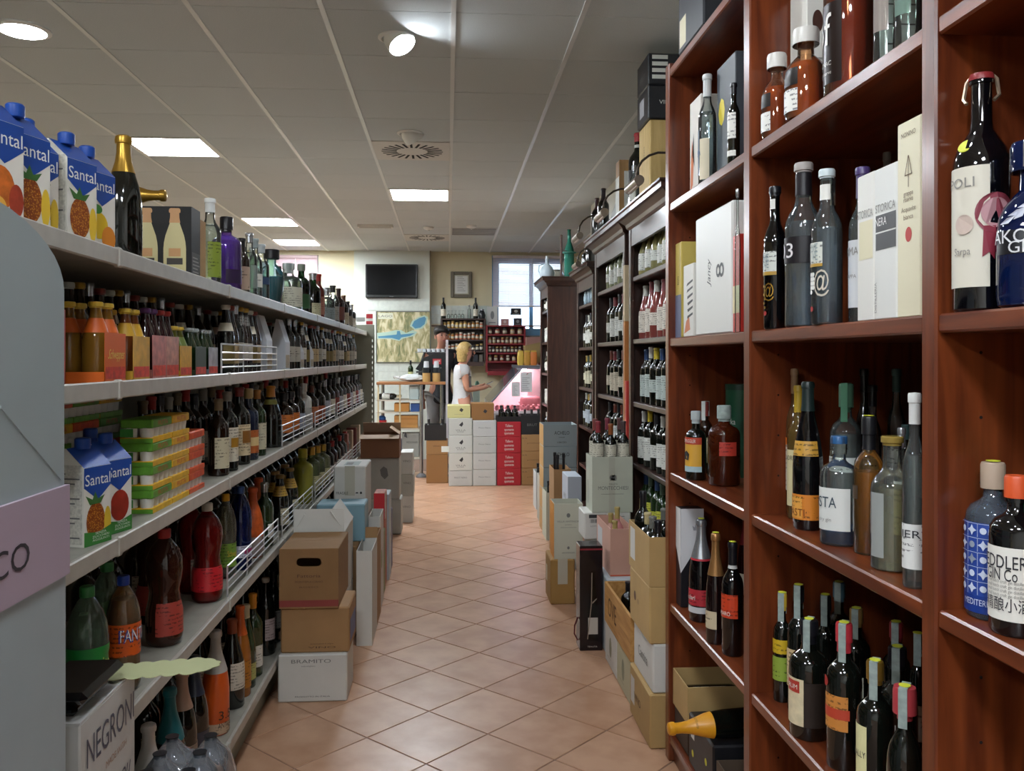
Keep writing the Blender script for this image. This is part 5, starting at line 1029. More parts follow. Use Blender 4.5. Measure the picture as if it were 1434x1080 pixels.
# ================================================================== CARTONS ON THE FLOOR
wcard = M('#cdcbc4', .6, noise=.04, nscale=10, bump=.03); wcard2 = M('#bdbdb8', .6, noise=.05, nscale=10); brown1 = M('#a07a50', .75, noise=.07, nscale=9, bump=.05); brown2 = M('#8e6a42', .75, noise=.07, nscale=9, bump=.05)
dkbrown = M('#7a5236', .7, noise=.06, nscale=9); tin = M('#7a5a38', .8); greyc = M('#a6a69e', .6, noise=.05, nscale=10); mint = M('#b9bdac', .6, noise=.04, nscale=10)
ikb = M('#5a3a26', .6); ikg = M('#6d6d6a', .6); ikd = M('#2a2a2c', .6)
def cz(t): return top(t)+.0008
def printc(t, face, items):
    """items: (text, u, v, height, width, material) with u, v as fractions of the face"""
    a, b, h = t['dim']; f = {'N': fN, 'L': fL, 'R': fR}[face](t); W_ = 2*(a if face == 'N' else b)
    for s, u, v, hh, ww, m in items: letters(t, s, f, W_*u, h*v, hh, m, w=ww)
def line(t, face, u0, u1, v, m, th=.002):
    a, b, h = t['dim']; f = {'N': fN, 'L': fL, 'R': fR}[face](t); W_ = 2*(a if face == 'N' else b)
    decal(t, 'print_line', rect(W_*u0, W_*u1, h*v-th/2, h*v+th/2), f, m)
# left side of the aisle, near stack
L1 = cpx(389, 486, 985, 918, .0006, .25, wcard, 'white carton with spaced grey capitals at the bottom of the near left stack')
printc(L1, 'N', [('BRAMITO', .48, .86, .016, .17, ikg), ('imbottigliato', .44, .76, .006, .06, ikg), ('PRODOTTO IN ITALIA', .5, .12, .006, .15, ikd)])
L2 = cpx(393, 489, 918, 852, cz(L1), .28, brown1, 'plain brown carton in the middle of the near left stack', Y0=L1.location.y-L1['dim'][1]+.02)
printc(L2, 'N', [('VINO', .6, .12, .008, .12, ikb), ('denominazione di origine', .6, .2, .006, .1, ikb)])
decal(L2, 'blue_label', rect(.04, .26, .03, .13), fR(L2), M('#4a5a86', .5))
L3 = cpx(391, 474, 850, 770, cz(L2), .37, brown2, 'brown carton with hand hole and red band on top of the near left stack', Y0=L1.location.y-L1['dim'][1]+.005, lid=True)
a, b, h = L3['dim']; f = fN(L3)

for o_ in list(L3.children):            # hollow carton whose near wall has a real hand hole
    if o_.name.startswith('body'): bpy.data.objects.remove(o_)
w_ = .004; m = MB().box(-a, a, -b+w_, b, 0, w_).box(-a, -a+w_, -b+w_, b, w_, h).box(a-w_, a, -b+w_, b, w_, h).box(-a+w_, a-w_, b-w_, b, w_, h).box(-a+w_, a-w_, -b+w_, b-w_, h-w_, h)
hc, hl, hr = h*.78, .035, .019; angs = sorted([2*PI*k/36 for k in range(36)]+[math.atan2(zz-hc, xx) % (2*PI) for xx in (-a, a) for zz in (0, h)])
def slot_pt(q):
    c_, s_ = math.cos(q), math.sin(q); r_ = .0
    while (max(abs(r_*c_)-hl, 0)**2+(r_*s_)**2) < hr*hr: r_ += .0002
    return r_*c_, hc+r_*s_
def rect_pt(q):
    c_, s_ = math.cos(q), math.sin(q); k = min((a/abs(c_)) if abs(c_) > 1e-9 else 9, ((h-hc)/s_ if s_ > 0 else hc/-s_) if abs(s_) > 1e-9 else 9); return k*c_, hc+k*s_
n = len(angs); o0 = len(m.v)
for yy in (-b, -b+w_):
    for fn in (slot_pt, rect_pt): m.v += [(fn(q)[0], yy, fn(q)[1]) for q in angs]
for i in range(n):
    j = (i+1) % n; A, B_, C_, D_ = o0, o0+n, o0+2*n, o0+3*n
    m.f += [(A+i, B_+i, B_+j, A+j)[::-1], (C_+i, C_+j, D_+j, D_+i)[::-1], (A+i, A+j, C_+j, C_+i)[::-1], (B_+i, D_+i, D_+j, B_+j)[::-1]]
m.build('body', brown2, L3)
decal(L3, 'red_band', rect(0, 2*a, h*.03, h*.14), f, M('#8a3a34', .6))
printc(L3, 'N', [('Fattoria', .5, .55, .014, .1, ikb), ('MONTEPULCIANO', .5, .45, .008, .12, ikb), ('ROSSO', .5, .36, .006, .08, ikb)])
L4 = carton(-.742, -.50, 4.24, 4.62, .0006, .34, wcard, 'white carton under the open-flapped one behind the near left stack')
L5 = carton(-.742, -.50, 4.24, 4.62, .3408, .66, wcard, 'white carton with raised flaps behind the near left stack', open_=True, flaps=(('N', -8, .11), ('R', -35, .12), ('L', -30, .1)), inner=M('#d2d0c8', .6))
printc(L5, 'R', [('6', .3, .75, .03, .03, ikg), ('x', .45, .75, .02, .02, ikg)])
for q in range(3): bottle((-.68+.06*q, 4.32+.09*q, .3500), 0, 'bord', .30, .036, gl_k, 'dark bottle inside the white carton with raised flaps', 'bottles in the white flapped carton', cap=((blk, M('#c8c8c4', .4), blk)[q], .82), seg=12)
L6 = cpx(499, 521, 905, 772, .0006, .33, wcard, 'tall narrow white carton standing beside the flapped white one', open_=True, inner=brown1, flaps=(('F', 10, .06),))
ya = L6.location.y+L6['dim'][1]
row = [(-.47, -.395, .26, .50, brown1, 'slim brown carton, first in the row of upright boxes on the left'), (-.47, -.40, .28, .56, wcard, 'slim white open carton, second in the row of upright boxes on the left'), (-.46, -.405, .2, .40, M('#8a8a5a', .6), 'slim olive box in the row of upright boxes on the left'),
       (-.48, -.41, .2, .62, M('#b86a52', .6, noise=.3, nscale=40), 'slim red patterned box in the row of upright boxes on the left'), (-.46, -.395, .22, .58, M('#aab4b8', .5), 'slim pale blue box in the row of upright boxes on the left'), (-.45, -.40, .2, .42, M('#4a4a6a', .6), 'slim indigo box at the end of the upright boxes on the left')]
y = ya+.02
for x0, x1, ln, h, m_, lb in row:
    t = carton(x0, x1, y, y+ln, .0006, h, m_, lb, open_='open' in lb or 'brown' in lb); y += ln+.012
    if 'red' in lb: decal(t, 'red_panel', rect(0, x1-x0, h*.72, h), fN(t), M('#c0242c', .5)); decal(t, 'red_panel', rect(0, .1, h*.72, h), fR(t), M('#c8bfb8', .5))
    if 'white open' in lb or 'olive' in lb: line(t, 'R', .2, .8, .6, ikg); decal(t, 'stain_print', disc(.12, h*.5, .04, .06, 8), fR(t), M('#8a9a5a', .6))
    if 'pale blue' in lb or 'indigo' in lb: printc(t, 'R', [('VINO', .5, .5, .03, .1, ikg)])
bs = carton(-.735, -.49, 4.75, 5.12, .0006, .48, brown2, 'brown carton under the light blue box on the left')
L7 = cpx(443, 511, 750, 707, .4814, .20, M('#7ea3b0', .5), 'light blue carton lying in front of the stencilled white one', Y0=4.86)
L7.location.z = .4814
bs2 = carton(-.735, -.49, 5.2, 5.58, .0006, .54, greyc, 'grey carton under the stencilled white one')
L8 = carton(-.675, -.487, 5.2, 5.56, .5414, .857, wcard, 'white carton stencilled with handling marks on the left side', tape='half')
a, b, h = L8['dim']; printc(L8, 'N', [('FRAGILE', .26, .5, .016, .07, ikd)]); f = fN(L8)
decal(L8, 'glass_mark', [(a*1.18, h*0.520), (a*1.26, h*0.520), (a*1.23, h*0.495), (a*1.23, h*0.480), (a*1.21, h*0.480), (a*1.21, h*0.495)], f, ikd); decal(L8, 'umbrella_mark', disc(a*1.45, h*0.490, .009, .008, 8, 0, 180), f, ikd); decal(L8, 'recycle_mark', [(a*1.65, h*0.480), (a*1.75, h*0.480), (a*1.78, h*0.505), (a*1.7, h*0.530), (a*1.62, h*0.505)], f, ikd)
decal(L8, 'shipping_label', rect(.05, .14, .05, .25), fT(L8), M('#9aa4a0', .6)); decal(L8, 'shipping_label', rect(.06, .1, .08, .2), fT(L8), ikg, .0008)
# far stack on the left
G1 = carton(-.655, -.395, 7.42, 7.68, .0006, .30, greyc, 'grey carton at the bottom of the far left stack'); G2 = carton(-.665, -.41, 7.42, 7.68, cz(G1), .655, greyc, 'grey carton with dark emblem under the open brown box')
decal(G2, 'emblem', [(.10, .2), (.13, .17), (.16, .2), (.15, .26), (.12, .28), (.09, .25)], fN(G2), ikg)
G3 = carton(-.735, -.41, 7.38, 7.66, cz(G2), .855, dkbrown, 'brown open carton crowning the far left stack', open_=True, flaps=(('F', -30, .1), ('N', 120, .06), ('R', -55, .1)), inner=M('#a89078', .7))
y0 = at_z(565, 738, 0).y
zt = .0006
for q, hh in enumerate((.24, .2, .2)):
    t = carton(at_y(561, 700, 7.95).x, at_y(578+q % 2, 700, 7.95).x, 7.95, 8.25, zt, zt+hh, (wcard2, greyc, wcard2)[q], 'pale carton in the three-high far stack, %s' % ('lowest', 'middle', 'topmost')[q]); printc(t, 'N', [('VINO', .5, .6, .02, .07, ikg)]); zt = cz(t)

# right side: two-deep stacks beside the bookcase
R0 = carton(.772, 1.03, 3.27, 3.63, .0006, .211, tan, 'tan carton on the floor beside the bookcase foot'); printc(R0, 'L', [('VINO', .4, .5, .03, .12, ikb)]); decal(R0, 'white_label', rect(.02, .09, .06, .17), fL(R0), wcard)
R1 = carton(.785, 1.03, 3.275, 3.61, cz(R0), .40, wcard, 'white carton between the tan ones beside the bookcase'); printc(R1, 'L', [('Cantina', .5, .5, .04, .16, ikg)])
R2 = carton(.772, 1.03, 3.275, 3.63, cz(R1), .622, tan, 'tan speckled carton below the open one beside the bookcase'); decal(R2, 'round_print', disc(.1, .12, .02), fL(R2), ikb); printc(R2, 'L', [('N', .45, .5, .02, .02, ikb)])
R3 = carton(.772, 1.03, 3.275, 3.65, cz(R2), .812, tan, 'open tan carton full of black bottles beside the bookcase', open_=True); decal(R3, 'white_label', rect(.03, .12, .04, .17), fL(R3), wcard)
for i in range(2):
    for j in range(4):
        bottle((.82+.09*i, 3.335+.086*j, .632), R(-40+30*i), 'bord', .31 if j == 3 and i == 0 else .235, .036, gl_k, 'black bottle standing in the open tan carton beside the bookcase', 'bottles in the open tan carton', cap=((blk, M('#6a6a62', .4), M('#b8a87a', .4))[(i+j) % 3], .8), labs=[(M('#cfcf6a', .5), .4, .6, -60, 60)] if (i+j) % 3 == 2 else [], seg=14)
R4 = carton(.785, 1.03, 3.66, 3.98, .0006, .198, M('#b8b394', .65), 'cream carton under the wooden crate'); R5 = carton(.785, 1.03, 3.985, 4.28, .0006, .198, wcard, 'white printed carton under the wooden crate')
for t in (R4, R5): decal(t, 'emblem', disc(.14, .1, .03, .05, 10), fL(t), M('#8a8a72', .6)); line(t, 'L', .2, .5, .2, ikg)
cr = thing('wooden_crate', 'open pale wooden wine crate with burnt lettering on the right', 'crate', (.905, 3.97, .1990)); cw = wood('#a8773c', '#c8985a', .6, 8, 'Y', 0)
MB().box(-.125, -.113, -.31, .30, 0, .19).build('side_board', cw, cr); MB().box(.113, .125, -.31, .30, 0, .19).build('side_board', cw, cr); MB().box(-.113, .113, -.31, -.298, 0, .19).build('end_board', cw, cr); MB().box(-.113, .113, .288, .30, 0, .19).build('end_board', cw, cr); MB().box(-.113, .113, -.298, .288, 0, .012).build('base_board', cw, cr)
letters(cr, 'OVE', ((-.125, .30, 0), (0, -1, 0), (0, 0, 1)), .2, .1, .09, M('#5a3a1a', .7), w=.2)
for j in range(6): bottle((.86+.08*(j % 2), 3.72+.09*j, .225), R(-40), 'bord', .21, .036, gl_k, 'black bottle standing in the wooden crate', 'bottles in the wooden crate', cap=((blk, M('#7a7a74', .4))[j % 2], .8), labs=[(wcard, .3, .5, -60, 60)] if j % 3 == 0 else [], seg=14)
R6 = carton(.80, 1.03, 4.31, 4.79, .0006, .388, M('#b4bcc0', .6), 'pale blue-white carton under the pink one'); printc(R6, 'L', [('CIRO', .6, .5, .04, .1, ikg)])
R7 = carton(.826, .952, 4.36, 4.76, cz(R6), .63, M('#c99c8a', .6, noise=.04, nscale=10), 'pink open carton with a rosé bottle inside', open_=True); decal(R7, 'white_panel', rect(.03, .17, .04, .2), fL(R7), M('#c8c8c8', .6)); line(R7, 'N', 0, 1, .02, M('#c8502c', .6), .006)
for q, (dx, dy, m_) in enumerate(((-.02, -.1, M('#c9a090', .1, coat=.4)), (.016, .02, M('#c98a8a', .1, coat=.4)), (.0, .12, M('#c9a090', .1, coat=.4)))): bottle((.889+dx, 4.56+dy, .395), 0, 'bord', .26+.05*(q == 1), .034, m_, ('rosé bottle with gold capsule in the pink carton', 'tall rosé bottle with dull gold capsule in the pink carton', 'rosé bottle at the back of the pink carton')[q], cap=(M('#a8945a', .4), .8), seg=16)
D = cpx(812, 844, 912, 765, .0006, .13, M('#150c12', .25, coat=.2), 'dark plum gift bag box printed with a wine bottle, cord handle on its side', name='gift_box'); a, b, h = D['dim']; f = fN(D)
s = [(x*.026, z*.36) for x, z in PR['burg'] if x > 0]; cx = a*1.15
decal(D, 'bottle_print', [(cx+x, .05+z) for x, z in s]+[(cx-x, .05+z) for x, z in s[::-1]], f, M('#050506', .2)); decal(D, 'label_print', rect(cx-.025, cx+.025, .085, .17), f, M('#b8b0a4', .5), .001)
decal(D, 'cord_print', [(cx-.03, .06), (cx-.026, .06), (cx-.006, .24), (cx-.003, .4), (cx-.008, .4), (cx-.011, .24)], f, M('#8a7a6a', .5), .0012); decal(D, 'cord_print', [(cx-.004, .25), (cx+.02, .27), (cx+.02, .265), (cx-.004, .24)], f, M('#8a7a6a', .5), .0014); decal(D, 'red_rim', rect(0, 2*a, h*.96, h*.975), f, M('#8a2432', .4))
printc(D, 'N', [('TENUTA', .55, .04, .008, .05, M('#b8b0a4', .5))])
MB().tube([(-a-.004, -.02, h*.3), (-a-.02, -.02, h*.22), (-a-.022, -.02, h*.14), (-a-.004, -.02, h*.08)], .004, 6).build('cord_handle', M('#5a1a20', .6), D, 40)
E = cpx(771, 805, 847, 784, .0006, .27, M('#a07c44', .75, noise=.07, nscale=9), 'ochre brown carton under the cream two-bottle box', tape='half'); decal(E, 'white_label', rect(.03, .1, .1, .2), fL(E), M('#c8c0a8', .6))
Fv = cpx(776, 816, 784, 706, cz(E), .2, M('#c0c0ae', .6), 'cream open wine box with small crest and orange side', Y0=E.location.y-E['dim'][1]+.01, open_=True)
printc(Fv, 'N', [('VILLA ANTINORI', .5, .68, .011, .14, ikg), ('ROSSO', .5, .62, .006, .04, ikg), ('ANTINORI', .5, .11, .008, .08, ikg)]); a, b, h = Fv['dim']; decal(Fv, 'crest', disc(a, h*.79, .012, .014, 8), fN(Fv), ikg); line(Fv, 'N', .22, .78, .57, ikg); decal(Fv, 'crest', disc(a, h*.2, .008, .01, 8), fN(Fv), ikg); decal(Fv, 'orange_side', rect(0, .2, 0, h), fL(Fv), M('#d08a2c', .6))
for q in range(2): bottle((Fv.location.x-.035+.075*q, Fv.location.y, Fv.location.z+.006), 0, 'bord', .305, .035, gl_k, 'black bottle neck showing in the cream wine box', 'bottles in the cream wine box', cap=(blk, .8), seg=14)
H0 = carton(.80, 1.04, 4.83, 5.035, .0006, .30, brown1, 'brown carton at the floor under the barcode carton'); H1 = carton(.80, 1.04, 4.83, 5.035, cz(H0), .48, greyc, 'grey carton in the stack under the barcode carton')
Hs = carton(.765, 1.03, 4.82, 5.035, cz(H1), .632, wcard, 'white carton with black bars and a bottle drawing below the large crested one'); a, b, h = Hs['dim']; f = fN(Hs)
decal(Hs, 'black_bar', rect(2*a*.1, 2*a*.48, h*.8, h*.93), f, ikd)
for q in range(14): decal(Hs, 'barcode', rect(2*a*(.13+.022*q), 2*a*(.13+.022*q)+.002+.001*(q % 3), h*.62, h*.76), f, ikd)
printc(Hs, 'N', [('SSI', .62, .62, .04, .05, ikg), ('LOTTO 21', .25, .5, .008, .06, ikg), ('Rosso IGT', .58, .35, .012, .06, ikg)]); s = [(x*.02, z*.12) for x, z in PR['bord'] if x > 0]; cx = 2*a*.83; decal(Hs, 'bottle_outline', [(cx+x, .01+z) for x, z in s]+[(cx-x, .01+z) for x, z in s[::-1]], f, ikg); decal(Hs, 'bottle_outline', [(cx+x*.85, .013+z*.95) for x, z in s]+[(cx-x*.85, .013+z*.95) for x, z in s[::-1]], f, wcard, .0009)
Mc = carton(.81, 1.04, 4.82, 5.035, cz(Hs), .945, mint, 'large pale green-grey open carton with crown-like crest and six bottles', open_=True)
decal(Mc, 'tape', rect(.095, .13, 0, .31), fN(Mc), M('#b0b0a0', .35)); printc(Mc, 'N', [('MONTECCHIESI', .52, .44, .02, .17, ikg), ('TENUTA', .52, .51, .008, .05, ikg), ('M', .52, .62, .03, .035, ikg)]); line(Mc, 'N', .22, .78, .33, ikg); decal(Mc, 'crest_ring', disc(.12, .195, .022, .016, 16), fN(Mc), M('#a6a899', .6)); decal(Mc, 'seal_print', disc(.07, .1, .05, .07, 20), fL(Mc), M('#a8ac9e', .6))
MB().box(-.11, .11, -.10, .10, .005, .185).build('inner_tray', M('#a89a7c', .7), Mc)
for q, (dx, dy, tl, cp, hh) in enumerate(((-.072, -.058, R(-2), M('#8a3038', .4), .325), (-.0, -.058, R(2), M('#8a4a1c', .4), .31), (.072, -.058, R(3), M('#4a3a3a', .4), .325), (-.072, .048, 0, M('#7a3a36', .4), .33), (.0, .048, 0, M('#7a3040', .4), .335), (.072, .048, R(1), M('#5a3a3a', .4), .335))):
    bottle((.925+dx, 4.9275+dy, .6328+.186), R(-10), 'bord', hh, .0345, gl_k, 'black wine bottle with cream label in the crested carton, capsule %s' % ('crimson', 'rust orange', 'grey brown', 'brick red', 'plum', 'dark brown')[q], cap=(cp, .80), labs=[(M('#cdc9b6', .5), .28, .62, -75, 60)], seg=18)
# further cartons
zt = .0006
for q in range(5):
    t = carton(at_y(761, 600, 7.4).x, at_y(808, 600, 7.4).x, 7.4, 7.72, zt, .186*(q+1)-.0006, M('#8f9a9c', .6), 'blue-grey wine carton with black capitals, %s of the tall stack' % ('first from the floor', 'second from the floor', 'third from the floor', 'second from the top', 'topmost')[q], open_=q == 4)
    printc(t, 'N', [('ACHELO', .55, .62, .03, .13, ikd), ('rosso', .55, .42, .012, .05, ikd), ('LA BRACCESCA', .55, .18, .014, .08, ikd)]); decal(t, 'tan_side', rect(0, .32, 0, .18), fL(t), M('#b0884e', .6)); zt = cz(t)
t = carton(.80, .93, 6.5, 6.8, .0006, .66, brown1, 'tall open brown carton of black bottles in front of the blue-grey stack', open_=True)
for j in range(3): bottle((.836+.058*(j % 2), 6.56+.085*j, .0052), 0, 'bord', .76, .028, gl_k, 'black bottle in the tall open brown carton', 'bottles in the tall brown carton', cap=(blk, .8), seg=12)
t = carton(.85, .95, 6.1, 6.4, .0006, .35, wcard2, 'white-blue carton lower of the pair before the dark cabinet'); t2_ = carton(.85, .95, 6.1, 6.4, cz(t), .66, M('#b4bcc6', .6), 'white-blue carton upper of the pair before the dark cabinet'); printc(t2_, 'L', [('VINO', .5, .5, .04, .14, ikg)])
for q, (xa, xb, yb_, yt) in enumerate(((765, 779, 757, 690), (757, 770, 733, 668), (751, 761, 714, 662))):
    t = cpx(xa, xb, yb_, yt, .0006, .3, (mint, greyc, M('#b0b4b4', .6))[q], '%s slim open carton in the trio standing by the right stacks' % ('yellowish', 'mid-grey', 'pale grey')[q], open_=True)
    for j in range(2): bottle((t.location.x, t.location.y-.06+.1*j, .02), 0, 'bord', top(t)+.02+.03*j, .03, gl_k, 'black bottle in the %s slim carton' % ('yellowish', 'mid-grey', 'pale grey')[q], 'bottles in the %s slim carton' % ('yellowish', 'mid-grey', 'pale grey')[q], cap=(blk, .85), seg=12)

# ================================================================== DARK CABINETS
dw = wood('#2a1710', '#43271c', .35, 5, 'Z'); dwY = wood('#2a1710', '#43271c', .35, 5, 'Y'); dwb = dw
CL = [1.972, 1.61, 1.248, .894, .54, .18]
def cabinet(X, Y0, Y1, H, levels, label, D=.42):
    t = thing('wine_cabinet', label, 'cabinet', (X, (Y0+Y1)/2, 0)); b = (Y1-Y0)/2
    MB().box(D-.012, D, -b, b, .08, H-.1).build('back_panel', dwb, t)
    for s in (-1, 1):
        MB().box(.02, D-.012, s*b-(.025 if s > 0 else 0), s*b+(.025 if s < 0 else 0), .08, H-.1).build('side_panel', dw, t)
        MB().bbox(0, .022, s*b-(.055 if s > 0 else 0), s*b+(.055 if s < 0 else 0), .08, H-.1, .004).build('stile', dwY, t)
    for z in levels: MB().bbox(.012, D-.012, -b+.025, b-.025, z-.028, z, .004).build('shelf_board', dwY, t)
    MB().box(.004, .022, -b+.055, b-.055, H-.2, H-.1).build('frieze', dwY, t)
    MB().box(-.01, D, -b-.005, b+.005, 0, .08).build('plinth', dw, t)
    cor = thing('c', 'x', 'x'); bpy.data.objects.remove(cor)
    m = MB(); st = [(0, 0), (.012, .01), (.018, .03), (.045, .055), (.06, .06), (.06, .085), (.07, .09), (.07, .10)]
    n = len(st); ring = []
    for o_, z in st:
        ring.append([len(m.v)+i for i in range(4)]); m.v += [(-o_, -b-o_, H-.1+z), (D, -b-o_, H-.1+z), (D, b+o_, H-.1+z), (-o_, b+o_, H-.1+z)]
    for A, B_ in zip(ring, ring[1:]):
        for i in range(4): m.f.append((A[i], A[(i+1) % 4], B_[(i+1) % 4], B_[i]))
    m.f.append(tuple(ring[-1])); m.f.append(tuple(ring[0][::-1])); m.build('cornice', dwY, t)
    return t
C3 = cabinet(1.06, 4.07, 5.02, 2.35, CL, 'dark wooden wine cabinet with cornice beside the reddish bookcase')
C4 = cabinet(1.06, 5.14, 6.2, 2.35, CL, 'dark wooden wine cabinet with cornice, second along from the bookcase')
C5 = cabinet(1.20, 7.1, 8.0, 2.30, [1.98, 1.60, 1.24, .89, .54, .18], 'shallower dark wine cabinet with lower cornice behind the blue-grey cartons', D=.29)
c6y0, c6y1 = yx(767, 1.05), yx(757, 1.05)
C6 = cabinet(1.05, c6y0, c6y1+.05, 2.36, [2.02, 1.68, 1.34, 1.0, .66, .32], 'dark wooden cabinet standing by itself with its plain side to the aisle', D=.42)
CV = {'maroon': M('#7a2a30', .4), 'silver': M('#b8b8ae', .4), 'black': M('#24242a', .4), 'gold': M('#a88a3a', .4), 'green': M('#4a5a4a', .4), 'white': M('#c4c4bc', .4), 'yellow': M('#c8b02c', .4), 'blue': M('#26406a', .4), 'brick': M('#7a3a2c', .4), 'pale': M('#b8b89a', .4)}
def span(a, b, d): return [a+d*k for k in range(int((b-a)/d)+1)]
def crow(X, ys, z, kind, h, r, glass, caps, lab, words, place, setb=.03, seg=12, lz=(.12, .52)):
    """a loose row of bottles on a cabinet shelf, capsule colours taken in turn from caps"""
    for j, y in enumerate(ys):
        c_ = caps[j % len(caps)]; odd = j % 3 == 2
        wd = '%s with %s capsule%s%s, %s' % (words, c_, ' and narrow label' if odd else '', ' behind the others' if setb > .1 else '', place)
        bottle((X+setb+r+random.uniform(0, .012), y+random.uniform(-.015, .015), z+.0006), R(-65)+random.uniform(-.3, .3), kind, h*(1, .96, .98)[j % 3], r*(1, .94)[j % 2], glass, wd, 'row: '+wd, cap=(CV[c_], .80),
               labs=[(lab, lz[0]+(.1 if odd else 0), lz[1]-(.08 if odd else 0), -75, 75)], seg=seg)
pale = M('#8f8a5c', .08, coat=.4); palg = M('#80866a', .08, coat=.4); rose = M('#8a4640', .08, coat=.4); wl = M('#d6d8d0', .55); wl2 = M('#c4c8c4', .55)
SH = ('top shelf', 'second shelf', 'third shelf', 'fourth shelf', 'fifth shelf')
rows3 = [(0, 'burg', .255, .040, pale, ('pale', 'silver'), wl, 'white wine bottle'), (1, 'burg', .32, .042, rose, ('silver', 'maroon'), M('#d8d0c2', .55), 'rosé bottle'),
         (2, 'bord', .315, .039, gl_k, ('white', 'blue', 'yellow'), M('#b8c4be', .55), 'dark wine bottle'), (3, 'bord', .315, .039, gl_k, ('yellow', 'white', 'black'), wl, 'dark wine bottle'), (4, 'bord', .31, .039, gl_gr, ('blue', 'green'), M('#c8c84a', .55), 'yellow-labelled bottle')]
for k, kd, h, r, g_, cp, lb, wd in rows3:
    crow(1.06, span(4.36, 4.93, .135), CL[k], kd, h, r, g_, cp, lb, wd, 'first cabinet, '+SH[k], seg=16)
    crow(1.06, span(4.42, 4.93, .12), CL[k], kd, h, r, g_, ('black', 'silver'), lb, wd, 'first cabinet, '+SH[k], setb=.135, seg=10)
rows4 = [(0, 'bord', .255, .040, palg, ('white', 'silver'), wl, 'pale wine bottle'), (1, 'bord', .315, .039, gl_k, ('maroon', 'black'), wl, 'dark wine bottle'), (2, 'bord', .31, .039, gl_k, ('black', 'maroon', 'brick'), M('#c2b8a2', .55), 'cream-labelled dark bottle'),
         (3, 'bord', .31, .039, gl_k, ('brick', 'black'), wl2, 'dark wine bottle')]
for k, kd, h, r, g_, cp, lb, wd in rows4:
    crow(1.06, span(5.26, 6.1, .14), CL[k], kd, h, r, g_, cp, lb, wd, 'second cabinet, '+SH[k])
    crow(1.06, span(5.3, 6.1, .13), CL[k], kd, h*.97, r, g_, ('black', 'green'), lb, wd, 'second cabinet, '+SH[k], setb=.135, seg=10)
rows5 = [(1.98, 'gin', .20, .038, M('#8aa4b4', .1, coat=.4), ('silver', 'white'), M('#9ab4c4', .55), 'bluish bottle'), (1.60, 'bord', .30, .038, gl_k, ('white', 'black'), wl, 'white-labelled bottle'), (1.24, 'bord', .29, .038, gl_k, ('green', 'gold'), M('#c8c4a8', .55), 'cream-labelled bottle'), (.89, 'bord', .30, .038, gl_k, ('gold', 'silver'), M('#b4bcc4', .55), 'grey-labelled bottle')]
for k, (z, kd, h, r, g_, cp, lb, wd) in enumerate(rows5): crow(1.20, span(7.22, 7.93, .13), z, kd, h, r, g_, cp, lb, wd, 'shallow cabinet, '+SH[k], seg=10)
for k, z in enumerate((2.02, 1.68, 1.34, 1.0, .66)):
    j_ = k in (1, 3); crow(1.05, span(c6y0+.13, c6y1-.05, .1), z, ('bord', 'jar')[j_], .16 if j_ else .2 if k == 0 else .24, .036, M('#c8c8c4', .3) if j_ else gl_k, ('silver', 'white'), wl, 'white jar' if j_ else 'dark bottle', 'free-standing cabinet, '+SH[k], setb=.028, seg=10)
# upright slim boxes between the first two cabinets
sx0, sx1 = at_y(876, 500, 5.08).x, at_y(884, 500, 5.08).x
p1_ = carton(1.05, 1.10, 5.09, 5.13, .0006, at_y(880, 450, 5.08).z, wood('#a8642c', '#c07c3c', .5, 6, 'Z'), 'tall slim orange-brown wooden case standing between the two dark cabinets', name='slim_case')
carton(1.05, 1.10, 5.09, 5.13, cz(p1_), at_y(880, 371, 5.08).z, M('#c8b490', .6), 'slim pale case stacked on the orange-brown one between cabinets', name='slim_case')
t = carton(1.05, 1.10, 5.038, 5.086, .0006, .001+at_y(878, 534, 5.03).z, M('#b83228', .5), 'bright red slim wine case between the dark cabinets', name='slim_case'); printc(t, 'L', [('ITALIA', .5, .85, .2, .03, M('#d88a80', .5))])

# ---- things on top of the cabinets
ZT = 2.3508
wbx = wood('#b89a5c', '#cfb376', .6, 6, 'Z', 0)
tb1 = carton(1.01, 1.30, 4.28, 4.52, ZT, 2.70, wbx, 'tall pale wooden wine case on the first dark cabinet', name='wooden_case'); letters(tb1, 'VINO', fL(tb1), .12, .2, .02, ikb, w=.08, vert=True)
tb2 = carton(1.0, 1.32, 4.27, 4.52, cz(tb1), 2.87, M('#1a1b20', .4), 'black carton with white square label on the wooden case'); decal(tb2, 'white_label', rect(.06, .16, .04, .13), fL(tb2), M('#a8aab0', .5)); printc(tb2, 'N', [('VINO', .3, .5, .02, .08, wl)])
tb3 = carton(1.0, 1.32, 4.27, 4.52, cz(tb2), 3.03, M('#1c1d22', .4), 'black carton with white stripes highest under the ceiling')
for q in range(4): decal(tb3, 'white_stripe', rect(.02, .1, .03+.033*q, .05+.033*q), fN(tb3), wl)
printc(tb3, 'L', [('BRUT', .5, .4, .03, .12, ikg)])
carton(1.06, 1.10, 4.60, 4.66, ZT, 2.63, wbx, 'slim wooden case behind the large dark bottle', name='wooden_case')
bottle((1.08, 4.86, ZT), R(-60), 'bord', .43, .055, gl_k, 'very large dark wine bottle with red wax top on the first cabinet', cap=(M('#a82c30', .4), .88), labs=[(blk_l, .15, .5, -70, 70), (wl, .80, .84, -180, 180)], seg=20)
bottle((1.03, 4.74, ZT), R(-60), 'slim', .22, .025, clear, 'slender clear bottle beside the large dark one on the first cabinet', cap=(silver, .85), labs=[(wl, .1, .4, -70, 70)], seg=14, name='grappa_bottle')
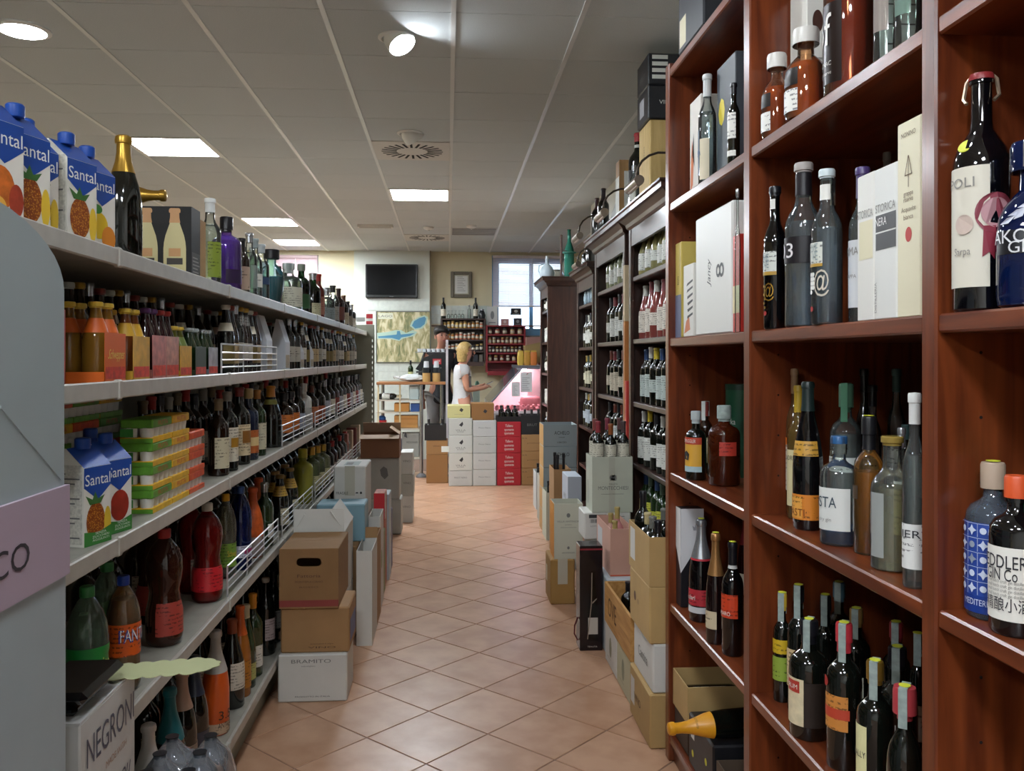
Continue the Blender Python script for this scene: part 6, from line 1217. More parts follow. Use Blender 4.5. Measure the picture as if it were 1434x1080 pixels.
wc = carton(1.05, 1.25, 5.25, 5.36, ZT, 2.72, wood('#a07a50', '#b8905e', .6, 6, 'Z', 0), 'open-fronted brown wooden case with white panel on the second cabinet', name='wooden_case'); decal(wc, 'white_panel', rect(.03, .18, .02, .3), fN(wc), wl); decal(wc, 'white_panel', rect(.0, .11, .0, .27), fL(wc), wl)
for q, (px, hh, r, cp) in enumerate(((845, .32, .04, M('#2a1a1c', .4)), (836, .30, .04, M('#4a2426', .4)))): bottle((1.07, yx(px, 1.07), ZT), 0, 'bord', hh, r, gl_k, ('dark wine bottle with black capsule on the second cabinet', 'dark wine bottle with maroon capsule on the second cabinet')[q], cap=(cp, .72), seg=14)
wg = thing('sloping_case', 'grey sloping presentation case leaning on the second cabinet', 'case', (1.16, 5.62, ZT)); m = MB(); m.v = [(-.1, -.16, 0), (.1, -.16, 0), (.1, .16, 0), (-.1, .16, 0), (-.06, -.14, .22), (.1, -.14, .22), (.1, .1, .1), (-.06, .1, .1)]; m.f = [(3, 2, 1, 0), (4, 5, 6, 7), (0, 1, 5, 4), (1, 2, 6, 5), (2, 3, 7, 6), (3, 0, 4, 7)]
m.build('shell', M('#6a6a5e', .5), wg); MB().box(-.11, .11, -.165, .165, 0, .01).build('base_edge', M('#4a4a44', .5), wg)
def plamp(X, Y, z, lab, lit=False):
    t = thing('picture_lamp', lab, 'lamp', (X, Y, z)); br = M('#4a4038', .35, metal=.7)
    MB().lathe([(0, 0), (.03, 0), (.03, .012), (.012, .018), (0, .018)], 14).build('base', br, t, 40)
    pts = [(0, 0, .015)]+[(-.13+.13*math.cos(R(a)), 0, .03+.12*math.sin(R(a))) for a in range(0, 181, 20)]+[(-.26, 0, -.0)]
    MB().tube(pts, .006, 8).build('arm', br, t, 60)
    s = MB().tube([(-.27, -.12, -.01), (-.27, .12, -.01)], .024, 14).build('shade', M('#8a7f72', .3, metal=.6), t, 40)
    MB().tube([(-.27, -.1, -.026), (-.27, .1, -.026)], .012, 8).build('tube_bulb', M('#d8d4cc', .3), t, 40)
    return t
plamp(1.17, 4.14, ZT, 'bronze swan-neck picture lamp over the first cabinet edge by the bookcase')
plamp(1.17, 5.06-.02, ZT, 'bronze swan-neck picture lamp over the joint between the two cabinets')
plamp(1.17, 5.98, ZT, 'bronze swan-neck picture lamp at the far end of the second cabinet')
plamp(1.36, 7.3, 2.3008, 'bronze swan-neck picture lamp over the shallower cabinet')
for q, (px, hh) in enumerate(((827, .26), (821, .24))): bottle((1.28, min(yx(px, 1.28), 8.0), 2.3008), 0, 'bord', hh, .045, gl_k, ('dark bottle with black top on the shallower cabinet', 'dark bottle with brown top on the shallower cabinet')[q], cap=((blk, M('#4a342a', .4))[q], .72), seg=12)
z6 = 2.3608
def vase(px, prof, mat, lab, cat, parts=(), dX=0):
    Yv = c6y0+.22+dX; t = thing('jug' if cat == 'jug' else 'decorative_'+cat, lab, cat, (at_y(px, 390, Yv).x, Yv, z6)); MB().lathe(prof, 20).build('body', mat, t, 50)
    for nm, mb, m_ in parts: mb.build(nm, m_, t, 40)
    return t
vase(766, [(0, 0), (.07, 0), (.085, .06), (.06, .12), (.02, .16), (.018, .2), (.024, .21), (0, .21)], M('#a8b4bc', .3), 'grey-blue ceramic jug with small stopper on the free-standing cabinet', 'jug', [('handle', MB().tube([(-.03, -.0, .16), (-.085, 0, .14), (-.09, 0, .08), (-.07, 0, .04)], .007, 8), M('#a8b4bc', .3)), ('stopper', MB().lathe([(0, .21), (.012, .21), (.015, .24), (0, .25)], 12), M('#c8ccd0', .3))])
vase(778, [(0, 0), (.09, 0), (.1, .05), (.06, .1), (.04, .11), (0, .11)], M('#a8a494', .4), 'low stone-coloured pot beside the ceramic jug on the free-standing cabinet', 'pot', [('rim', MB().lathe([(.04, .105), (.055, .108), (.055, .12), (.04, .12), (.04, .105)], 16), M('#8a8678', .4))], dX=.27)
t = thing('ring_ornament', 'wrought ring ornament standing behind the pots on the free-standing cabinet', 'ornament', (at_y(803, 390, c6y0+.6).x, c6y0+.6, z6)); MB().tube([(.12*math.cos(R(a)), 0, .16+.12*math.sin(R(a))) for a in range(0, 361, 20)], .012, 8).build('ring', M('#8a8672', .4), t, 40); MB().lathe([(0, 0), (.05, 0), (.05, .02), (.01, .045), (0, .045)], 14).build('foot', M('#5a4a3a', .5), t, 40)
t = thing('tall_rod', 'slender brown rod with base on the free-standing cabinet', 'ornament', (at_y(786, 390, c6y0+.1).x, c6y0+.1, z6)); MB().lathe([(0, 0), (.03, 0), (.03, .01), (.012, .02), (.012, .44), (.016, .45), (0, .46)], 10).build('rod', M('#5a4440', .5), t, 40); MB().box(-.06, .06, -.006, .006, .28, .29).build('cross_piece', M('#5a4440', .5), t)
vase(797, [(0, 0), (.05, 0), (.055, .01), (.055, .28), (.05, .32), (.022, .40), (.018, .52), (.024, .53), (0, .53)], G('#4ab8a0', .35), 'tall turquoise glass bottle on the free-standing cabinet', 'bottle', [('collar', MB().lathe([(.056, .27), (.075, .275), (.075, .285), (.056, .29), (.056, .27)], 16), M('#3a8a7a', .4))])
# ================================================================== BACK OF THE SHOP
def X_(x, Y): return at_y(x, 500, Y).x
def Z_(y, Y, x=650): return at_y(x, y, Y).z
# television on the pillar
Y = PYF-.03; t = thing('television', 'flat black television mounted high on the white pillar', 'television', ((X_(512, Y)+X_(585, Y))/2, Y, Z_(418, Y))); a = (X_(585, Y)-X_(512, Y))/2; h = Z_(371, Y)-Z_(418, Y)
MB().bbox(-a, a, -.03, .03, 0, h, .01).build('bezel', M('#0c0c0e', .2, coat=.3), t); MB().box(-a+.025, a-.025, -.032, -.03, .045, h-.025).build('screen', M('#050506', .25, spec=.15), t)
letters(t, 'PHILIPS', ((-a, -.032, 0), (1, 0, 0), (0, 0, 1)), a, .02, .012, M('#8a8a8e', .4), w=.06)
MB().box(-.12, .12, .03, .05, h*.3, h*.7).build('wall_bracket', M('#3a3a3c', .5), t)
# lake map
Y = PYF-.012; x0, x1 = X_(528, Y), X_(602, Y); z0, z1 = Z_(507, Y), Z_(437.5, Y)
t = thing('wall_map', 'large yellow and green relief map of a blue lake on the tiled pillar', 'map', ((x0+x1)/2, Y, z0)); a = (x1-x0)/2; h = z1-z0
def relief():
    m = bpy.data.materials.new('relief_map'); m.use_nodes = True; nt = m.node_tree; b = nt.nodes['Principled BSDF']
    tc = nt.nodes.new('ShaderNodeTexCoord'); mp = nt.nodes.new('ShaderNodeMapping'); mp.inputs['Rotation'].default_value = (0, R(35), 0); mp.inputs['Scale'].default_value = (14, 14, 5)
    n = nt.nodes.new('ShaderNodeTexNoise'); n.inputs['Scale'].default_value = 1; n.inputs['Detail'].default_value = 7; n.inputs['Distortion'].default_value = 1.2
    r = nt.nodes.new('ShaderNodeValToRGB'); e = r.color_ramp.elements; e[0].position = .35; e[0].color = lin('#727a52'); e[1].position = .62; e[1].color = lin('#d2cba6'); k = e.new(.5); k.color = lin('#aca274')
    nt.links.new(tc.outputs['Object'], mp.inputs[0]); nt.links.new(mp.outputs[0], n.inputs['Vector']); nt.links.new(n.outputs['Fac'], r.inputs['Fac']); nt.links.new(r.outputs['Color'], b.inputs['Base Color']); b.inputs['Roughness'].default_value = .5
    return m
MB().box(-a, a, -.008, .01, 0, h).build('sheet', relief(), t); f = ((-a, -.008, 0), (1, 0, 0), (0, 0, 1)); W_ = 2*a; lk = M('#4a86a4', .4); sh = M('#a8c4b4', .5)
def mp_(pts): return [(W_*u, h*(1-v)) for u, v in pts]
decal(t, 'lake_shore', mp_([(0, .42), (.2, .40), (.36, .36), (.45, .36), (.55, .42), (.68, .36), (.76, .40), (.7, .48), (.5, .53), (.42, .58), (.25, .54), (0, .54)]), f, sh, .0008)
decal(t, 'lake', mp_([(.02, .49), (.2, .47), (.37, .45), (.38, .38), (.43, .38), (.45, .45), (.72, .42), (.62, .48), (.46, .51), (.42, .56), (.28, .52), (.03, .52)]), f, lk, .0014)
decal(t, 'lake_shore', mp_([(.62, .28), (.66, .18), (.78, .10), (.9, .06), (.96, .1), (.94, .22), (.86, .33), (.72, .36)]), f, sh, .0010); decal(t, 'lake', mp_([(.66, .27), (.70, .18), (.8, .12), (.9, .09), (.93, .13), (.9, .24), (.82, .31), (.72, .33)]), f, lk, .0016)
decal(t, 'title_block', mp_([(.02, .02), (.3, .02), (.3, .14), (.02, .14)]), f, M('#cfd0b8', .5), .001); letters(t, 'LAGO', f, W_*.16, h*.92, .035, ikg, w=.2, off=.0014)
for g in ((-a-.015, -a, 0, h), (a, a+.015, 0, h), (-a-.015, a+.015, -.012, 0), (-a-.015, a+.015, h, h+.012)): MB().box(g[0], g[1], -.012, .01, g[2], g[3]).build('frame', M('#5a5a50', .5), t)
# framed certificate
Y = YB-.02; x0, x1 = X_(631, Y), X_(661, Y); z0, z1 = Z_(417, Y), Z_(380.5, Y); t = thing('framed_certificate', 'grey-bronze framed certificate hanging on the cream wall', 'picture', ((x0+x1)/2, Y, z0)); a = (x1-x0)/2; h = z1-z0; e = .05
for g in ((-a, -a+e, 0, h), (a-e, a, 0, h), (-a+e, a-e, 0, e), (-a+e, a-e, h-e, h)): MB().bbox(g[0], g[1], -.015, .015, g[2], g[3], .006).build('frame_side', M('#6a6252', .4), t)
MB().box(-a+e, a-e, 0, .004, e, h-e).build('mat', M('#b4b09c', .6), t); MB().box(-a+e+.015, a-e-.015, -.002, 0, e+.015, h-e-.015).build('certificate', M('#d8d8d4', .5), t)
for q in range(9): decal(t, 'text_line', rect(-a+e+.05, a-e-.05-.02*(q % 3), e+.05+.026*q, e+.056+.026*q), ((0, -.002, 0), (1, 0, 0), (0, 0, 1)), ikg, .001)
# jars and their shelves
def jar(loc, r, h, body, lid, label, group):
    t = thing('jar', label, 'jar', loc, 0, group)
    link('glass_body', mcache(('jb', round(r, 3), round(h, 3), body), lambda: MB().lathe([(0, 0), (r*.92, 0), (r, h*.05), (r, h*.68), (r*.85, h*.76), (0, h*.76)], 12).me(body, 40)), t)
    link('lid', mcache(('jl', round(r, 3), round(h, 3), lid), lambda: MB().lathe([(0, h*.76), (r*.9, h*.76), (r*.9, h), (0, h)], 12).me(lid, 40)), t)
    link('paper_label', mcache(('jp', round(r, 3), round(h, 3)), lambda: band_mesh('jar', h, r, .2, .55, .001, 14, 2.0, 1, 1, -70, 70).me(M('#c8c0ac', .5), 40)), t)
    return t
def jarshelf(x0, x1, Y, ys, mat, lab, D=.26):
    a, b = X_(x0, Y), X_(x1, Y); t = thing('jar_shelf', lab, 'shelf', ((a+b)/2, Y, 0)); hw = (b-a)/2; zt = Z_(ys[0], Y); zs = [Z_(q, Y) for q in ys]
    for s in (-1, 1): MB().box(s*hw-(.025 if s > 0 else 0), s*hw+(.025 if s < 0 else 0), 0, D, zs[-1]-.02, zt).build('side_board', mat, t)
    for z in zs: MB().box(-hw+.025, hw-.025, .0, D, z-.02, z).build('shelf_board', mat, t)
    MB().box(-hw, hw, D-.01, D, zs[-1]-.02, zt).build('back_board', mat, t)
    MB().box(-hw+.025, hw-.025, .0, .02, zs[-1]-.06, zs[-1]-.02).build('apron', mat, t)
    return t, a, b, zs
JY2 = 12.78
js, ja, jb_, jz = jarshelf(617, 680, JY2, [446, 459.5, 475.5, 491.5, 507], wood('#33221c', '#4a322a', .5, 6, 'X'), 'dark brown wall shelf of preserve jars behind the people')
honey = [M('#c89a48', .25, coat=.3), M('#d8b464', .25, coat=.3), M('#b8762e', .25, coat=.3), M('#c86a4a', .25, coat=.3), M('#a85a30', .25, coat=.3)]
lids = [M('#b89a5a', .4), M('#8a6a3a', .4), M('#c8c0b0', .4), M('#2a2a2a', .4)]
for k, z in enumerate(jz[1:4]):
    n = 10
    for i in range(n):
        x = ja+.06+(jb_-ja-.12)*i/(n-1); dark = k == 2 and i > 6
        jar((x, JY2+.06, z+.0006), .026, .088+.010*((i*7+k) % 3), M('#2a2a30', .3) if dark else honey[(i//3+k*2) % 5], lids[(i//4+k) % 4], ('dark' if dark else ('amber', 'golden', 'honey-brown', 'tomato-red', 'rust')[(i//3+k*2) % 5])+' preserve jar on the brown jar shelf, %s board' % ('upper', 'middle', 'lower')[k], 'jars on the brown shelf, %s board, %s' % (('upper', 'middle', 'lower')[k], 'dark' if dark else str((i//3+k*2) % 5)))
for i, (x, w_) in enumerate(((.78, .07), (.62, .05), (.9, .05))):
    t = carton(ja+(jb_-ja)*x-w_/2, ja+(jb_-ja)*x+w_/2, JY2+.02, JY2+.1, jz[4]+.0006, jz[4]+.11, M(('#2a2a30', '#4a4a50', '#6a6258')[i], .5), '%s tin on the lowest board of the brown jar shelf' % ('black', 'slate grey', 'taupe')[i], name='tin')
rs, ra, rb__, rz_ = jarshelf(680.5, 736, JY2, [455.5, 468, 481, 494, 506, 520], M('#8a2028', .4), 'red painted shelf of jars in front of the blue window')
redj = [M('#8a5a4a', .25, coat=.3), M('#c8a070', .25, coat=.3), M('#a8483a', .25, coat=.3), M('#b89a6a', .25, coat=.3), M('#7a6a5a', .25, coat=.3)]
for k, z in enumerate(rz_[1:5]):
    n = (5, 8, 9, 6)[k]
    for i in range(n):
        x = ra+.06+(rb__-ra-.14)*i/(n-1); c_ = (i*2+k) % 5
        jar((x, JY2+.06, z+.0006), (.034, .024, .022, .026)[k], (.095, .092, .09, .088)[k], redj[c_] if k != 2 else M('#3a3436', .3), lids[(i+k) % 4] if k else M('#1c1c20', .4), ('%s jar on the red shelf, %s board' % (('brown', 'straw', 'brick', 'sand', 'taupe')[c_] if k != 2 else 'dark', ('top', 'second', 'third', 'fourth')[k])), 'red shelf jars %d %d' % (k, c_ if k != 2 else 9))
zt = jz[0]+.0006
for x, hh, lb in ((621, .31, 'dark wine bottle with white label at the pillar end of the brown jar shelf'), (666, .31, 'dark wine bottle with cream label at the window end of the brown jar shelf')): bottle((X_(x, JY2+.08), JY2+.08, zt), 0, 'bord', hh, .038, gl_k, lb, cap=(blk, .8), labs=[(cream_l, .12, .45, -75, 75)], seg=12)
bottle((X_(657, JY2+.08), JY2+.08, zt), 0, 'slim', .2, .025, clear, 'small clear bottle standing on the brown jar shelf', cap=(silver, .85), seg=10, name='grappa_bottle')
t = thing('glass_jar', 'squat dark jar with white label on top of the brown jar shelf', 'jar', (X_(675, JY2+.08), JY2+.08, zt)); MB().lathe([(0, 0), (.045, 0), (.055, .05), (.04, .1), (.03, .12), (0, .12)], 14).build('glass_body', M('#22262a', .1), t, 40); MB().lathe([(0, .12), (.034, .12), (.034, .14), (0, .14)], 12).build('lid', silver, t, 40)
for i, x in enumerate((628, 633, 638, 643, 648)):
    t = thing('wine_glass', 'clear stemmed glass upside down on the brown jar shelf', 'glass', (X_(x, JY2+.05), JY2+.05, zt), 0, 'glasses on the jar shelf'); MB().lathe([(.02, 0), (.024, .03), (.018, .06), (.003, .07), (.003, .11), (.022, .114), (.022, .117), (0, .117)], 12).build('bowl', clear, t, 40)
# posters standing on the red shelf
for x0, x1, y0, y1, m_, lb, c_ in ((682, 697, 455, 429, M('#d4d6d4', .5), 'white poster with a grey figure on the red shelf', M('#8a8e90', .5)), (715, 730, 441, 431, M('#141416', .4), 'small black sign with pale emblem above the red shelf', M('#b8b8b4', .5)), (719, 731, 455, 445, M('#2a2a30', .4), 'dark card with text under the black sign', M('#8a8a8e', .5)), (701, 713, 455, 446, M('#b88a8a', .5), 'pink card standing by the blue window frame', M('#d8c8c8', .5))):
    Y = JY2+.1; a = (X_(x1, Y)-X_(x0, Y))/2; zb = Z_(y0, Y) if y0 < 450 else rz_[0]+.0006; h = Z_(y1, Y)-zb-.004
    t = thing('display_card', lb, 'sign', ((X_(x0, Y)+X_(x1, Y))/2, Y, zb)); MB().box(-a, a, -.004, .004, 0, h).build('card', m_, t); decal(t, 'emblem', disc(0, h*.55, a*.35, h*.22, 12), ((0, -.004, 0), (1, 0, 0), (0, 0, 1)), c_, .0008); decal(t, 'text_line', rect(-a*.6, a*.6, h*.12, h*.18), ((0, -.004, 0), (1, 0, 0), (0, 0, 1)), c_, .0008)
    if y0 < 450: MB().box(-a-.006, -a, .005, .009, rz_[0]-zb+.0006, .03).build('stem', m_, t)
# low wall cabinet under the window on the right
carton(X_(737, 12.6), X_(790, 12.6), 12.6, 13.0, .0006, Z_(472, 12.6), M('#9a7068', .6), 'pinkish wall cabinet under the blue window', name='wall_cabinet', cat='cabinet')

# ---- stacked wine cartons across the aisle end
def colpx(xl, xr, ys, Y0, ln, mats, labs, prints, **k):
    out = []; z = .0006
    for (yb_, yt), m_, lb, pr in zip(ys, mats, labs, prints):
        t = carton(X_(xl, Y0), X_(xr, Y0)-.003, Y0, Y0+ln, z, Z_(yt, Y0, xl), m_, lb, **k); z = cz(t)
        if pr: printc(t, 'N', pr)
        out.append(t)
    return out
Yb0 = at_z(645, 681, 0).y
lv = ('lowest', 'second', 'third', 'fourth', 'top')
bird = [('VILLA', .5, .3, .02, .12, ikg), ('RUSSIZ', .5, .2, .012, .08, ikg)]
cb = colpx(628.5, 662, [(681, 659.5), (659.5, 635), (635, 610), (610, 586)], Yb0, .3, [wcard2, M('#c4c4bc', .6), M('#c0c2bc', .6), M('#b8bab4', .6)], ['white carton with dark bird mark, %s in the column before the woman' % q for q in lv[:4]], [[('PINOT NERO', .5, .55, .02, .15, ikg)], bird, bird, bird])
for t in cb[1:]: decal(t, 'bird_mark', [(.12, .12), (.15, .1), (.17, .13), (.16, .16), (.14, .14)], fN(t), ikd)
cc = colpx(662.3, 695.5, [(681, 658), (658, 635), (635, 612), (612, 589)], Yb0, .3, [wcard2, wcard2, M('#b4b6b2', .6), M('#b8bab8', .6)], ['plain white carton with faint script, %s in its column beside the red cartons' % q for q in lv[:4]], [[('Pinot Nero', .5, .55, .016, .14, ikg)]]*4)
redm = M('#a81e2a', .5); cd = colpx(696.2, 730, [(680, 657), (657, 635), (635, 612.5), (612.5, 591)], Yb0, .3, [redm]*4, ['bright red carton with three white script lines, %s of four' % ('lowest', 'second from the floor', 'third from the floor', 'topmost')[q] for q in range(4)], [[('Tallero', .5, .75, .03, .09, wl), ('spumante', .5, .5, .03, .11, wl), ('spumante', .5, .27, .03, .11, wl)]]*4)
ce = colpx(730.5, 758, [(680, 656), (656, 632.5), (632.5, 609)], Yb0, .3, [M('#9a7448', .7), M('#9a7448', .7), M('#a07a4e', .7)], ['brown carton with two small black marks, %s of three beside the red ones' % q for q in ('lowest', 'middle', 'topmost')], [[('n n', .15, .8, .02, .05, ikd), ('primitivo', .6, .5, .014, .14, ikb)]]*3)
cr1 = carton(X_(626.5, Yb0), X_(659, Yb0), Yb0+.02, Yb0+.32, cz(cb[-1]), Z_(568, Yb0), M('#c4be84', .6), 'cream-yellow carton topping the column before the woman'); decal(cr1, 'bird_mark', [(.14, .09), (.17, .07), (.19, .1), (.16, .12)], fN(cr1), ikd); line(cr1, 'N', .3, .7, .3, ikg)
cr2 = carton(X_(660, Yb0), X_(692, Yb0), Yb0+.02, Yb0+.32, cz(cc[-1]), Z_(565, Yb0), M('#8a6236', .7), 'brown carton with bird mark topping the faint-script column'); decal(cr2, 'bird_mark', [(.14, .1), (.17, .08), (.19, .11), (.16, .13)], fN(cr2), ikd)
ca = colpx(597, 627.5, [(676, 637), (637, 617)], Yb0+.25, .3, [M('#8e6438', .7), M('#966e42', .7)], ['tall brown carton at the floor left of the white column', 'brown carton with white sticker on the tall brown one'], [None, [('VINO', .5, .6, .02, .1, ikb)]]); decal(ca[1], 'sticker', rect(.18, .27, .03, .1), fN(ca[1]), wl)
cbk = carton(X_(594.5, Yb0+.25), X_(625, Yb0+.25), Yb0+.25, Yb0+.5, cz(ca[1]), Z_(595, Yb0+.25), M('#1c1a1a', .5), 'open black carton of upright bottles left of the white column', open_=True)
def blackpack(t, n, lab, grp, r=.036):
    a, b, h = t['dim']
    for i in range(n):
        x = -a+.05+(2*a-.1)*i/max(1, n-1)
        bottle((t.location.x+x, t.location.y-b+.06, t.location.z+.006), 0, 'bord', h+.06, r, gl_k, lab, grp, cap=(blk, .72), seg=10)
blackpack(cbk, 2, 'black bottle top in the open black carton left of the white column', 'bottles in the left black carton')
t = carton(cd[-1].location.x-.14, cd[-1].location.x+.14, Yb0+.02, Yb0+.3, cz(cd[-1]), cz(cd[-1])+.06, M('#141214', .5), 'low black tray on the red cartons', open_=True)
for i in range(3):
    for j in range(2): bottle((t.location.x-.08+.08*i, Yb0+.08+.09*j, t.location.z+.006), 0, 'gin', .15+.03*(j), .038, gl_k, 'squat black bottle in the tray on the red cartons', 'bottles on the red cartons', cap=(blk, .8), seg=12)
t = carton(X_(730, Yb0), X_(761, Yb0), Yb0+.02, Yb0+.3, cz(ce[-1]), Z_(582, Yb0), M('#1c1e20', .5), 'open black carton of bottles topping the brown marked column', open_=True); printc(t, 'N', [('BRUT', .5, .5, .03, .12, ikg)])
blackpack(t, 3, 'black bottle top in the carton on the brown marked column', 'bottles in the right black carton')
# ---- serving counter with goods
Yc = 10.95; zt = Z_(535, Yc, 580); xa, xb = X_(527, Yc), X_(624, Yc)
t = thing('serving_counter', 'high counter with wooden top, steel pole leg and open shelves', 'counter', ((xa+xb)/2, Yc, 0)); hw = (xb-xa)/2; st = M('#a8aaac', .25, metal=.9)
MB().bbox(-hw, hw, 0, .46, zt-.035, zt, .006).build('top', wood('#8a5a34', '#a8744a', .35, 6, 'X'), t)
px_ = X_(590, Yc)-(xa+xb)/2
for x, yy in ((px_, .03), (-hw+.05, .42), (hw-.05, .42)):
    MB().tube([(x, yy, .05), (x, yy, zt-.035)], .022, 12).build('pole', st, t, 40); MB().lathe([(0, 0), (.07, 0), (.07, .015), (.03, .05), (0, .05)], 14, c=(x, yy, 0)).build('foot', M('#6a6a6c', .4), t, 40)
shz = [Z_(560, Yc), Z_(577, Yc), Z_(600, Yc), .25]
for z in shz: MB().box(-hw, px_-.03, .04, .44, z-.015, z).build('shelf_board', M('#b8b0a0', .5), t)
for x in (-hw+.01, -hw*.35): MB().box(x, x+.02, .04, .06, .2, zt-.035).build('shelf_post', M('#c8b890', .5), t)
def onc(x0, x1, z, hh, m_, lb, yy=.08, ln=.2, name='carton', **k): return carton(X_(x0, Yc+yy), X_(x1, Yc+yy), Yc+yy, Yc+yy+ln, z+.0006, z+hh, m_, lb, name=name, **k)
onc(573, 586.5, shz[0], .18, M('#b4c4c4', .5), 'pale blue box on the upper shelf of the serving counter'); onc(595, 603, shz[0]-.0, .0+.18, M('#b8b088', .5), 'cream box right of the counter pole') if False else None
onc(552, 573, shz[1], .11, M('#b8803c', .6), 'ochre wooden box on the middle counter shelf', name='wooden_box'); onc(575, 587, shz[1], .10, blu_l, 'blue box beside the ochre one on the counter shelf')
onc(552, 585, shz[2], .16, wood('#a87438', '#c08c4c', .5, 6, 'X'), 'wooden crate on the lower counter shelf', name='wooden_box'); onc(553, 562, shz[3], .22, M('#3a4a7a', .5), 'navy box at the bottom of the counter shelves'); gb_ = onc(562.5, 587, shz[3], .30, M('#8a8c86', .5), 'grey carton with dark leaf mark at the bottom of the counter shelves'); decal(gb_, 'leaf_mark', [(.03, .26), (.07, .24), (.06, .3), (.04, .32)], fN(gb_), ikd); printc(gb_, 'N', [('MOLINARI', .6, .62, .025, .14, ikd)])
for i in range(3): bottle((X_(531, Yc+.2), Yc+.14+.09*i, shz[0]+.0372), 0, 'bord', .28, .036, gl_k, 'dark bottle lying on the counter shelves', 'bottles lying in the counter', cap=(M('#c8c0a0', .4), .8), labs=[(wl, .15, .5, -180, 180)], tilt=(0, R(90), 0), seg=12)
t = thing('bucket', 'small blue and red bucket beside the shelving end', 'bucket', (X_(535, Yc+.15), Yc+.15, shz[2]+.0006)); MB().lathe([(0, 0), (.05, 0), (.06, .1), (.055, .1), (.048, .01), (0, .01)], 14).build('pail', M('#b02c30', .4), t, 40); MB().ellip((0, 0, .12), .05, .05, .04).build('cloth', M('#2c5a9a', .6), t, 60)
ztc = zt+.0006
t = thing('paper_bag', 'crumpled white paper package lying on the serving counter', 'package', (X_(577, Yc+.15), Yc+.15, ztc))
rnd = random.Random(3); MB().ellip((0, 0, .045), .17, .09, .045, 18, 8, lambda p: (p[0]+rnd.uniform(-.01, .01), p[1]+rnd.uniform(-.01, .01), max(0, p[2]+rnd.uniform(-.008, .008)))).build('wrapping', M('#c4c8c8', .5), t); MB().tube([(-.16, 0, .05), (-.21, .01, .06), (-.23, .0, .05)], [.02, .012, .02], 8).build('twist', M('#c4c8c8', .5), t)
bottle((X_(575, Yc+.4), Yc+.4, ztc), 0, 'bord', .27, .035, gl_gr, 'green wine bottle standing on the serving counter', cap=(blk, .8), labs=[(M('#b8bf8a', .5), .12, .45, -75, 75)], seg=14)
for x, lb in ((597, 'tan canister with dark lid and upturned cup'), (611, 'tan canister with white cup on the dark lid')):
    p = (X_(x, Yc+.06), Yc+.06, ztc); t = thing('canister', lb+' on the serving counter', 'canister', p); MB().lathe([(0, 0), (.048, 0), (.05, .01), (.05, .11), (0, .11)], 16).build('tin_body', M('#b8935a', .4), t, 40); MB().lathe([(0, .11), (.05, .11), (.056, .14), (.05, .18), (0, .18)], 16).build('lid', M('#22262a', .2), t, 40); MB().lathe([(0, .18), (.036, .18), (.03, .26), (0, .26)], 14).build('cup', M('#c8ccd0', .3), t, 40)
# espresso machine
Ym = Yc+.295; p = (X_(604, Ym), Ym, ztc); t = thing('espresso_machine', 'black espresso machine with red badge and cups on its warming rack', 'coffee machine', p)
m = MB().poly_prism([(-.2, .16), (-.1, .3), (.05, .36), (.19, .37), (.19, 0), (-.02, 0), (-.03, .1), (-.12, .12)], ((0, -.15, 0), (1, 0, 0), (0, 0, 1)), -.3); m.build('housing', M('#15171a', .25), t)
MB().box(.02, .13, -.155, -.15, .22, .29).build('badge', M('#a81e26', .4), t); letters(t, 'CAFFE', ((0, -.155, 0), (1, 0, 0), (0, 0, 1)), .075, .265, .02, wl, w=.08); MB().box(.02, .13, -.155, -.15, .17, .18).build('trim_strip', st, t)
MB().box(-.2, .2, -.14, .15, .372, .38).build('cup_rack', st, t)
for i in range(6): MB().lathe([(0, .38), (.022, .38), (.03, .42), (.027, .42), (.02, .385), (0, .385)], 12, c=(-.15+.06*i, -.05, 0)).build('cup', M('#c8ccd0', .3), t, 40)
MB().tube([(-.12, -.14, .13), (-.19, -.14, .12)], .012, 8).build('portafilter', blk, t, 40)
t = thing('steel_column', 'slim pale metal post beside the espresso machine', 'post', (X_(626, Yc+.12), Yc+.12, 0)); MB().box(-.015, .015, -.015, .015, .02, Z_(476, Yc+.12)).build('post', M('#b8b4b8', .4), t); MB().box(-.05, .05, -.05, .05, 0, .02).build('foot_plate', M('#8a8a8a', .4), t)
# white box and equipment behind the woman
carton(X_(645, 12.3), X_(662, 12.3), 12.3, 12.5, .0006, .95, greyc, 'grey back counter cabinet behind the woman', name='low_cabinet', cat='cabinet')
t = carton(X_(646, 12.3), X_(661, 12.3), 12.32, 12.5, .9512, .9512+.16, M('#c4c4bc', .5), 'white appliance box with black oval print behind the woman', name='appliance_box'); decal(t, 'oval_print', disc(.07, .07, .03, .015), fN(t), ikd)
t = thing('paper_roll_holder', 'white paper roll dispenser on the back counter', 'dispenser', (X_(667, 11.6), 11.6, 0)); MB().box(-.08, .08, -.08, .08, 0, .85).build('stand', M('#9a9a98', .5), t); MB().box(-.045, .045, -.05, .05, .85, 1.12).build('carton_body', M('#b4c8bc', .5), t); MB().ellip((.01, 0, 1.16), .03, .03, .04).build('knob', M('#8ab8a0', .4), t, 50)

